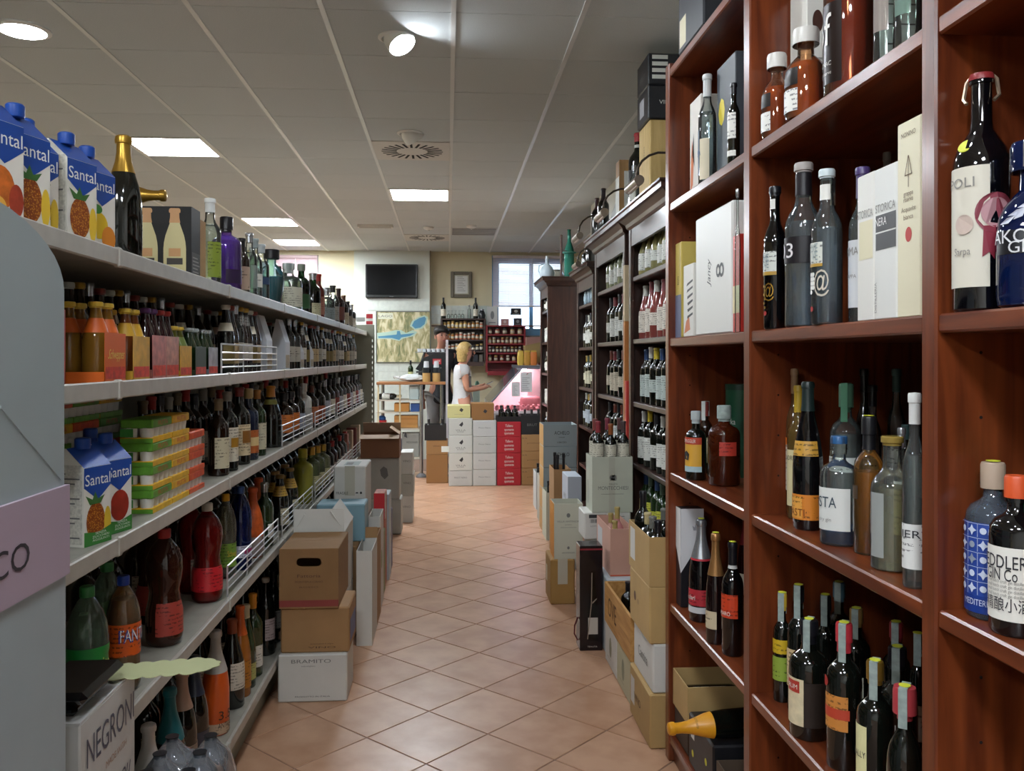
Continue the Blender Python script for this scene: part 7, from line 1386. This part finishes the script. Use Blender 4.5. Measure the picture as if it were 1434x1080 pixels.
# ---- delicatessen case
Yd = 10.85; Ye = 12.35; dx0, dx1, dx2 = X_(686, Yd), X_(731, Yd), X_(790, Yd); dzb, dzt = Z_(566, Yd), Z_(516, Yd); zdk = Z_(576, Yd)
t = thing('deli_case', 'refrigerated delicatessen case with slanted glass and pink-lit meats', 'display case', (dx1, Yd, 0))
wh = M('#c8b8b8', .4); gd = G('#d4dce4', .10)
MB().box(dx0-dx1, dx2-dx1, .0, Ye-Yd, .1, zdk-.03).build('base', M('#b4b0ae', .5), t); MB().box(dx0-dx1+.04, dx2-dx1, .03, Ye-Yd, 0, .1).build('plinth', M('#3a3a3c', .6), t)
MB().box(dx0-dx1-.01, dx2-dx1, -.01, Ye-Yd, zdk-.03, zdk).build('deck', M('#d8d4d4', .3), t)
A_ = (dx0-dx1, dzb); B_ = (0, dzt)
m = MB(); m.v = [(A_[0], .0, A_[1]), (B_[0], .0, B_[1]), (B_[0], Ye-Yd, B_[1]), (A_[0], Ye-Yd, A_[1])]; n_ = Vector((-(dzt-dzb), 0, (0-(dx0-dx1)))).normalized()*.006; m.v += [tuple(Vector(v)+n_) for v in m.v]; m.f = [(3, 2, 1, 0), (4, 5, 6, 7), (0, 1, 5, 4), (1, 2, 6, 5), (2, 3, 7, 6), (3, 0, 4, 7)]; m.build('front_glass', G('#aab4c0', .3), t)
MB().box(dx0-dx1-.004, dx0-dx1, 0, Ye-Yd, zdk, dzb).build('front_sill', M('#a4a2a2', .4), t)
MB().poly_prism([(dx0-dx1, zdk), (dx2-dx1, zdk), (dx2-dx1, dzt), (0, dzt), (dx0-dx1, dzb)], ((0, .004, 0), (1, 0, 0), (0, 0, 1)), .004).build('end_glass', G('#f0e8ec'), t)
MB().tube([(dx0-dx1, -.004, dzb), (0, -.004, dzt), (dx2-dx1, -.004, dzt)], .012, 8).build('end_frame', M('#6a6a72', .35), t, 40)
MB().box(-.02, dx2-dx1, 0, Ye-Yd, dzt, dzt+.035).build('top_shelf', M('#6a6a70', .3), t)
MB().box(.1, dx2-dx1, .3, .32, zdk, dzt).build('inner_panel', M('#c8c4c0', .5), t)
MB().poly_prism([(dx0-dx1+.02, zdk), (dx2-dx1, zdk), (dx2-dx1, dzt), (.01, dzt), (dx0-dx1+.02, dzb)], ((0, .95, 0), (1, 0, 0), (0, 0, 1)), -.02).build('rear_panel', M('#d2d0ce', .5), t)
MB().box(.02, .06, .05, .9, dzt-.03, dzt-.008).build('lamp_tube', M('#ffd0d8', .5, emit=26), t)
for i, (x0, x1, y0, y1) in enumerate(((716.5, 728, 555, 535), (729, 745, 549, 521))):
    q = thing('price_sheet', ('white price sheet taped to the deli glass, lower one', 'white price sheet with red mark taped to the deli glass')[i], 'paper', (X_(x0, Yd-.012), Yd-.012, Z_(y0, Yd, x0))); W_ = X_(x1, Yd)-X_(x0, Yd); h = Z_(y1, Yd)-Z_(y0, Yd); MB().box(0, W_, -.001, .001, 0, h).build('sheet', M('#d2d2d2', .5), q); fq = ((0, -.001, 0), (1, 0, 0), (0, 0, 1))
    for k in range(7): decal(q, 'text_line', rect(.02, W_-.03-.015*(k % 3), h*(.1+.1*k), h*(.12+.1*k)), fq, ikg, .0006)
    if i: decal(q, 'red_mark', [(W_*.5, h*.86), (W_*.56, h*.86), (W_*.7, h*.97), (W_*.64, h*.97)], fq, red_l, .0008)
pinkm = M('#dcaaa8', .5, noise=.25, nscale=25, bump=.4)
for i in range(9):
    rr = random.Random(i); x = X_(696+7.2*i, Yd+.1); q = thing('ham_slices', 'folded pile of pink ham slices on the deli deck', 'meat', (x, Yd+.09+.05*(i % 2), zdk+.0006), 0, 'ham piles on the deli deck'); MB().ellip((0, 0, .03), .036, .04, .03, 12, 6, lambda p: (p[0]+rr.uniform(-.006, .006), p[1], max(0, p[2]+rr.uniform(-.008, .012)))).build('slices', pinkm, q, 60); MB().ellip((.008, -.01, .062), .022, .026, .014, 10, 5, lambda p: (p[0]+rr.uniform(-.004, .004), p[1], p[2]+rr.uniform(-.004, .004))).build('fold', pinkm, q, 60)
rr = random.Random(5); q = thing('ham_joint', 'large pale pink ham joint wrapped in film on the deli deck', 'meat', (X_(743, Yd+.26), Yd+.22, zdk+.0006)); MB().ellip((0, 0, .09), .14, .05, .09, 20, 12, lambda p: (math.copysign(.14*abs(p[0]/.14)**.55, p[0])+rr.uniform(-.006, .006), p[1]+rr.uniform(-.004, .004), max(0, .09+math.copysign(.09*abs((p[2]-.09)/.09)**.55, p[2]-.09)+rr.uniform(-.006, .006)))).build('joint', M('#d8a4a4', .35, noise=.15, nscale=20), q, 60); MB().tube([(-.142, 0, .1), (-.16, 0, .105)], [.02, .012], 8).build('film_knot', M('#e0c8c8', .3), q)
# goods on the case top
zg = dzt+.0356
q = carton(X_(741, Yd+.1), X_(775, Yd+.1), Yd+.1, Yd+.4, zg, Z_(484, Yd), M('#8a7448', .7), 'slanted open cardboard tray of snack bags on the deli case', open_=True, name='snack_tray'); q.rotation_euler = (0, R(-12), 0); q.location.z += .04; q.location.y += .06
for i in range(3):
    x = X_(729+9.2*i, Yd+.05); b_ = thing('snack_bag', ('yellow snack bag', 'gold snack bag', 'orange snack bag')[i]+' leaning by the cardboard tray on the deli case', 'bag', (x, Yd+.05, zg)); MB().lathe([(0, .002), (.036, .002), (.042, .04), (.044, .1), (.04, .15), (.036, .17), (0, .17)], 16, 5, 1, .45).build('pouch', (M('#c8a84a', .35), M('#b8883a', .35), M('#c8763a', .35))[i], b_, 60); MB().box(-.035, .035, -.003, .003, .165, .19).build('crimped_seal', M('#b8983e', .35), b_)
for i, (x, r_, hh, c_, lb) in enumerate(((716, .05, .14, '#8a4a3a', 'brown cured sausage bundle on the deli case'), (725, .05, .2, '#c8908a', 'pinkish jar tower on the deli case'), (702, .06, .1, '#7a3a2a', 'dark red ham end on the deli case'))):
    q = thing('deli_item', lb, 'food', (X_(x, Yd+.5), Yd+.5, zg)); MB().lathe([(0, 0), (r_*.8, 0), (r_, hh*.2), (r_*.95, hh*.7), (r_*.6, hh*.95), (0, hh)], 14).build('body', M(c_, .5, noise=.2, nscale=30), q, 50); MB().lathe([(0, hh), (r_*.3, hh), (r_*.3, hh+.02), (0, hh+.02)], 10).build('tie', M('#c8b8a8', .5), q, 40)
    q.location = (dx1+.06+.13*i, Yd+.55, zg)

# ================================================================== PEOPLE
def skin_mesh(nodes, edges, mat, lev=2, smooth=True):
    """grow a surface round a stick figure: nodes = {name: (x,y,z,rx,ry)}"""
    names = list(nodes); me = bpy.data.meshes.new('sk'); me.from_pydata([nodes[n][:3] for n in names], [(names.index(a), names.index(b)) for a, b in edges], [])
    ob = bpy.data.objects.new('sk', me); COL.objects.link(ob); md = ob.modifiers.new('s', 'SKIN'); md.use_smooth_shade = True
    for i, n in enumerate(names): v = me.skin_vertices[0].data[i]; v.radius = nodes[n][3:5]; v.use_root = i == 0
    sb = ob.modifiers.new('u', 'SUBSURF'); sb.levels = lev; sb.render_levels = lev
    dg = bpy.context.evaluated_depsgraph_get(); out = bpy.data.meshes.new_from_object(ob.evaluated_get(dg)); out.materials.clear(); out.materials.append(mat)
    bpy.data.objects.remove(ob); return out
def person(loc, rz, H, skin, top_m, leg_m, hair_m, label, female, arms, look, hold=None):
    t = thing('person', label, 'person', loc, rz); s = H/1.68
    nd = {'pelvis': (0, 0, .92, .11, .10), 'waist': (0, 0, 1.08, .11, .085), 'chest': (-.01, 0, 1.28, .13, .09), 'neckb': (-.01, 0, 1.40, .055, .055), 'neck': (.01, 0, 1.455, .045, .045), 'jaw': (.03+look, 0, 1.51, .055, .058), 'head': (.02+look, 0, 1.585, .078, .085), 'crown': (.0+look, 0, 1.635, .055, .06)}
    ed = [('pelvis', 'waist'), ('waist', 'chest'), ('chest', 'neckb'), ('neckb', 'neck'), ('neck', 'jaw'), ('jaw', 'head'), ('head', 'crown')]
    nd['nose'] = (.115+look, 0, 1.555, .011, .013); ed.append(('head', 'nose')) if False else None; del nd['nose']
    for sd, (el, wr, hd) in zip((1, -1), arms):
        S = 'L' if sd > 0 else 'R'
        nd['sh'+S] = (-.01, sd*.165, 1.365, .055, .055); nd['el'+S] = (*el, .038, .038); nd['wr'+S] = (*wr, .026, .026); nd['pa'+S] = (*hd, .034, .016)
        ed += [('chest', 'sh'+S), ('sh'+S, 'el'+S), ('el'+S, 'wr'+S), ('wr'+S, 'pa'+S)]
        d = (Vector(hd)-Vector(wr)).normalized(); sidev = d.cross(Vector((0, 0, 1))).normalized()*sd
        for k in range(4):
            b0_ = Vector(hd)+d*.03+sidev*(.022-.0145*k); b1_ = b0_+d*(.03, .034, .032, .026)[k]+Vector((0, 0, -.006)); b2_ = b1_+d*.016+Vector((0, 0, -.016))
            nd['f%s%da' % (S, k)] = (*b0_, .009, .009); nd['f%s%db' % (S, k)] = (*b1_, .008, .008); nd['f%s%dc' % (S, k)] = (*b2_, .007, .007)
            ed += [('pa'+S, 'f%s%da' % (S, k)), ('f%s%da' % (S, k), 'f%s%db' % (S, k)), ('f%s%db' % (S, k), 'f%s%dc' % (S, k))]
        b0_ = Vector(hd)-sidev*-.034+Vector((0, 0, .012)); b1_ = b0_+d*.03+Vector((0, 0, .01)); nd['t%sa' % S] = (*b0_, .010, .010); nd['t%sb' % S] = (*b1_, .008, .008); ed += [('pa'+S, 't%sa' % S), ('t%sa' % S, 't%sb' % S)]
        nd['hip'+S] = (0, sd*.09, .86, .085, .085); nd['kn'+S] = (.02, sd*.095, .48, .055, .055); nd['an'+S] = (0, sd*.1, .09, .035, .035); nd['to'+S] = (.13, sd*.11, .03, .035, .025)
        ed += [('pelvis', 'hip'+S), ('hip'+S, 'kn'+S), ('kn'+S, 'an'+S), ('an'+S, 'to'+S)]
    body = link('body', skin_mesh(nd, ed, skin), t); body.scale = (s, s, s)
    def cl(name, n2, e2, m_, lev=2): o = link(name, skin_mesh(n2, e2, m_, lev), t); o.scale = (s, s, s); return o
    tp = {k: (nd[k][0], nd[k][1], nd[k][2], nd[k][3]*1.12+.008, nd[k][3]*1.05+.008) for k in ('waist', 'chest')}
    tp['hem'] = (0, 0, .87, .185, .165); tp['hem2'] = (0, 0, .75, .18, .17); tp['col'] = (-.01, 0, 1.385, .085, .075); e2 = [('hem2', 'hem'), ('waist', 'chest'), ('hem', 'waist'), ('chest', 'col')]
    for S in 'LR':
        a_ = Vector(nd['sh'+S][:3]); b_ = Vector(nd['el'+S][:3]); k = .42 if female else .95; c_ = a_.lerp(b_, k)
        tp['s'+S] = (*a_, .072, .072); tp['e'+S] = (*c_, .066 if female else .05, .066 if female else .05); e2 += [('chest', 's'+S), ('s'+S, 'e'+S)]
        if not female: w_ = Vector(nd['wr'+S][:3]); tp['w'+S] = (*b_.lerp(w_, .8), .04, .04); e2.append(('e'+S, 'w'+S))
    cl('blouse' if female else 'shirt', tp, e2, top_m)
    lg = {'p': (0, 0, .93, .15, .14)}; e3 = []
    for S, sd in (('L', 1), ('R', -1)):
        lg['h'+S] = (0, sd*.09, .84, .10, .10); lg['k'+S] = (.02, sd*.095, .48, .075, .075); lg['a'+S] = (0, sd*.1, .12, .065, .065); e3 += [('p', 'h'+S), ('h'+S, 'k'+S), ('k'+S, 'a'+S)]
    cl('trousers', lg, e3, leg_m)
    sh_ = M('#2a2624', .5)
    for sd in (1, -1): o = MB().ellip((.05, sd*.105, .03), .13, .045, .035).build('shoe', sh_, t, 60); o.scale = (s, s, s)
    # face and hair
    hx, hz = .02+look, 1.585
    def hp(name, mb, m_, sm=60): o = mb.build(name, m_, t, sm); o.scale = (s, s, s); return o
    hp('nose', MB().tube([(hx+.078, 0, hz-.0), (hx+.1, 0, hz-.03), (hx+.085, 0, hz-.037)], [.008, .013, .009], 8), skin)
    for sd in (1, -1):
        hp('eye', MB().ellip((hx+.072, sd*.03, hz+.002), .009, .012, .008, 10, 6), M('#2a2018', .3)); hp('ear', MB().ellip((hx-.005, sd*.083, hz-.02), .016, .008, .026, 10, 6), skin); hp('eyebrow', MB().tube([(hx+.08, sd*.015, hz+.02), (hx+.074, sd*.042, hz+.02)], .004, 6), hair_m)
    hp('mouth', MB().ellip((hx+.077, 0, hz-.06), .008, .022, .006, 10, 6), M('#a05048', .5))
    if female:
        rr = random.Random(2)
        hp('hair', MB().ellip((hx-.03, 0, hz+.012), .102, .1, .105, 24, 14, lambda p: (p[0]-(.015 if p[2] < hz-.02 else 0), p[1], p[2]) if not (p[0] > hx+.0 and p[2] < hz+.055) else (hx+.0+rr.uniform(-.006, .006), p[1]*1.02, p[2])), hair_m)
        hp('hair_ends', MB().lathe([(.05, hz-.14), (.08, hz-.135), (.094, hz-.08), (.096, hz), (.06, hz+.0)], 18, sx=.7, c=(hx-.062, 0, 0)), hair_m)
        hp('glasses', MB().tube([(hx+.085, .05, hz+.005), (hx+.092, 0, hz+.008), (hx+.085, -.05, hz+.005), (hx-.0, -.088, hz+.01)], .003, 6), M('#4a2a22', .4))
    else:
        rr = random.Random(4); hp('hair', MB().ellip((hx-.02, 0, hz+.045), .1, .095, .075, 20, 10, lambda p: (p[0]+rr.uniform(-.006, .006), p[1]+rr.uniform(-.006, .006), p[2]+rr.uniform(-.004, .008)) if not (p[0] > hx+.03 and p[2] < hz+.045) else (hx+.045, p[1], max(p[2], hz+.035))), hair_m)
    return t
skin1 = M('#c88f76', .5); skin2 = M('#b8806a', .5)
floral = voro('#8a5a5c', '#c8b4ac', 60)
pw = (X_(648, 10.9), 10.9, 0)
person(pw, R(8), 1.69, skin1, M('#d2d2d4', .7, noise=.06, nscale=20, bump=.3), floral, M('#b89a5e', .5, noise=.25, nscale=60), 'blonde woman in a white blouse and floral trousers looking down at what she holds', True,
       [((.02, .20, 1.10), (.22, .12, 1.13), (.285, .08, 1.15)), ((.02, -.20, 1.10), (.22, -.12, 1.12), (.285, -.075, 1.135))], .035)
ph = thing('phone', 'small pale phone held in the hands of the blonde woman', 'phone', (pw[0]+.345, pw[1]+.045, 1.19), R(8)); ph.rotation_euler = (0, R(-25), R(8))
MB().bbox(-.04, .04, -.035, .035, -.004, .004, .002).build('case', M('#b8b8b8', .4), ph); MB().box(-.036, .036, -.031, .031, .004, .0046).build('screen', M('#3a4048', .15), ph)
person((X_(617, 11.85), 11.85, .0), R(-70), 1.92, skin2, M('#1c1c20', .7), M('#8a8a8c', .7, noise=.08, nscale=20), M('#17130f', .55), 'dark-haired man in a black shirt standing behind the espresso machine', False,
       [((-.03, .23, 1.10), (.0, .23, .88), (.01, .225, .81)), ((-.03, -.23, 1.10), (.0, -.23, .88), (.01, -.225, .81))], .03)
# ================================================================== FRONT LEFT DISPLAYS
DX = -.60
def dy(x): return yx(x, DX)
yE, yS = dy(90), .55
t = thing('cardboard_display', 'pale blue-grey cardboard display stand with rounded top and lilac name band', 'display stand', (DX, (yE+yS)/2, 0)); O_ = Vector(t.location)
pc = M('#9fabad', .5, noise=.03, nscale=6); lil = M('#b3a0b0', .5, noise=.03, nscale=6)
def zx(x, y): return at_x(x, y, DX).z
zr = zx(86, 408); ztop = zx(0, 296)
prof = [(yS, .72), (yE, .72), (yE, zr)]
for k in range(1, 11):
    a = R(90*k/10); prof.append((yE-.30*(1-math.cos(a)), zr+(ztop-zr+.02)*math.sin(a)))
prof.append((yS, ztop+.02))
def ycoord(P): return [(y-O_.y, z) for y, z in P]
MB().poly_prism(ycoord(prof), ((-.012, 0, 0), (0, 1, 0), (0, 0, 1)), .012).build('header_panel', pc, t)
fr = ((.0, 0, 0), (0, 1, 0), (0, 0, 1))
q0 = [(dy(0), zx(0, 572)), (dy(84), zx(84, 672))]
MB().poly_prism([(q0[0][0]-O_.y, q0[0][1]), (q0[1][0]-O_.y, q0[1][1]), (q0[1][0]-O_.y, q0[1][1]+.004), (q0[0][0]-O_.y, q0[0][1]+.004)], fr, .002).build('fold_ridge', pc, t)
lb0 = [(dy(-60), zx(-60, 866)), (dy(94), zx(94, 803)), (dy(90), zx(90, 679)), (dy(-60), zx(-60, 722))]
b0z, b1z = zx(92, 803), zx(90, 679)
MB().box(-.012, .006, yS-O_.y, yE+.006-O_.y, b0z, b1z).build('name_band', lil, t)
letters(t, 'ARCO', ((.006, 0, 0), (0, 1, 0), (0, 0, 1)), dy(-2)-O_.y-.028, (b0z+b1z)/2-.008, .038, M('#33303a', .5), w=.20)
MB().box(-.013, .002, yS-O_.y, yE-O_.y, 0, b0z-.0).build('lower_side', M('#a3aeb2', .5, noise=.03, nscale=6), t)
MB().box(-.12, -.013, yE-.012-O_.y, yE-O_.y, 0, b0z).build('far_side', M('#98a4a8', .5), t)
MB().box(-.12, -.013, yS-O_.y, yE-.012-O_.y, .3, .31).build('inner_shelf', pc, t)
# cocktail box on its stand
BX = -.625; n0 = at_x(189, 939, BX); zt = n0.z; y1 = n0.y; y0 = y1-.26
st_ = carton(BX-.12, BX-.002, y0, y1-.005, .0006, zt-.34, M('#b8b8b6', .6), 'plain white carton carrying the cocktail box')
nb = carton(BX-.12, BX, y0, y1, cz(st_), zt, M('#c9c9c6', .45), 'white cocktail gift box with large dark capitals behind the pale display', name='cocktail_box'); f = fR(nb); a, b, h = nb['dim']
nv = M('#4a4e60', .5); letters(nb, 'NEGRONI', f, 2*b*.535, h-.062, .052, nv, w=.225); letters(nb, 'MADE WITH', f, 2*b*.62, h-.12, .013, M('#b08a70', .5), w=.10); letters(nb, 'you', f, 2*b*.74, h-.17, .035, nv, w=.07, shear=.3)
MB().box(-a, a, -b, -b*.1-.0015, h, h+.003).build('lid', M('#d2d2d0', .4), nb); MB().box(-a, a, -b*.1+.0015, b, h, h+.003).build('lid', M('#d2d2d0', .4), nb)
t = thing('black_tray', 'glossy black round-edged tray resting on the cocktail box', 'tray', (BX-.055, y0+.11, zt+.0042)); MB().bbox(-.04, .04, -.09, .06, 0, .022, .008).build('foot', M('#0c0c0e', .12), t); MB().bbox(-.05, .06, -.1, .085, .0225, .044, .010).build('rim', M('#0e0e10', .12, coat=.4), t)
# scalloped price card lying over the cocktail box
t = thing('scalloped_card', 'pale yellow scalloped paper strip lying over the cocktail box', 'paper', (BX-.10, y1-.035, zt+.0045)); L = .235; pts = []; n = 7
for i in range(n*4+1): u = i/(n*4); pts.append((L*u, -.038-.011*abs(math.sin(PI*n*u))))
for i in range(1, 16): u = i/16; pts.append((L+.035*math.sin(PI*u)+.005*abs(math.sin(PI*4*u)), -.042+.084*u))
for i in range(n*4+1): u = i/(n*4); pts.append((L*(1-u), .038+.011*abs(math.sin(PI*n*u))))
MB().poly_prism(pts, ((0, 0, 0), (1, 0, 0), (0, 1, 0)), .0015).build('card', M('#b4b78a', .6), t); MB().box(.01, .03, -.03, .03, .0015, .002).build('fold_strip', M('#bcbd92', .6), t)
t.rotation_euler = (0, R(-2.0), R(4))
# shrink-wrapped packs of bottles
film = G('#c9ccd2', .22, 1.0)
def shrink(X, Y, z, hh, lab):
    t = thing('shrink_pack', lab, 'drinks pack', (X, Y, z)); r = .043
    for i in range(2):
        for j in range(3):
            x, y = (i-.5)*.09, (j-1)*.09; b = MB().lathe(prof_of('pet', hh, r), 16, c=(x, y, 0)).build('bottle', M('#4a5058', .15, coat=.4), t, 40); MB().lathe([(0, hh), (.016, hh), (.016, hh+.002), (0, hh+.002)], 12, c=(x, y, 0)).build('cap', M('#1c1e22', .3), b, 40)
    m = MB(); N1, N2 = 22, 30; ax, ay = .094, .142
    def height(x, y):
        k = 0
        for i in range(2):
            for j in range(3): d = math.hypot(x-(i-.5)*.09, y-(j-1)*.09); k = max(k, math.exp(-(d/.03)**2))
        return hh*.84+hh*.17*k
    for i in range(N1+1):
        for j in range(N2+1):
            x, y = -ax+2*ax*i/N1, -ay+2*ay*j/N2; e = max(abs(x)/ax, abs(y)/ay); zz = height(x, y)-(.06*((e-.85)/.15)**2 if e > .85 else 0); m.v.append((x, y, zz))
    for i in range(N1):
        for j in range(N2): k = i*(N2+1)+j; m.f.append((k, k+N2+1, k+N2+2, k+1))
    o = len(m.v); border = [(i, 0) for i in range(N1)]+[(N1, j) for j in range(N2)]+[(i, N2) for i in range(N1, 0, -1)]+[(0, j) for j in range(N2, 0, -1)]
    for i, j in border: v = m.v[i*(N2+1)+j]; m.v.append((v[0], v[1], 0.002))
    for q in range(len(border)):
        a_, b_ = border[q], border[(q+1) % len(border)]; m.f.append((a_[0]*(N2+1)+a_[1], o+q, o+(q+1) % len(border), b_[0]*(N2+1)+b_[1]))
    m.build('plastic_film', film, t, 60)
    return t
s1 = shrink(-.615, 2.04, .0006, .29, 'shrink-wrapped bottle pack on the floor under another one'); shrink(-.615, 2.04, .306, .285, 'shrink-wrapped pack of bottles with glinting film before the bottom shelf')

# tidy up
for o in bpy.data.objects:
    if 'dim' in o.keys(): del o['dim']
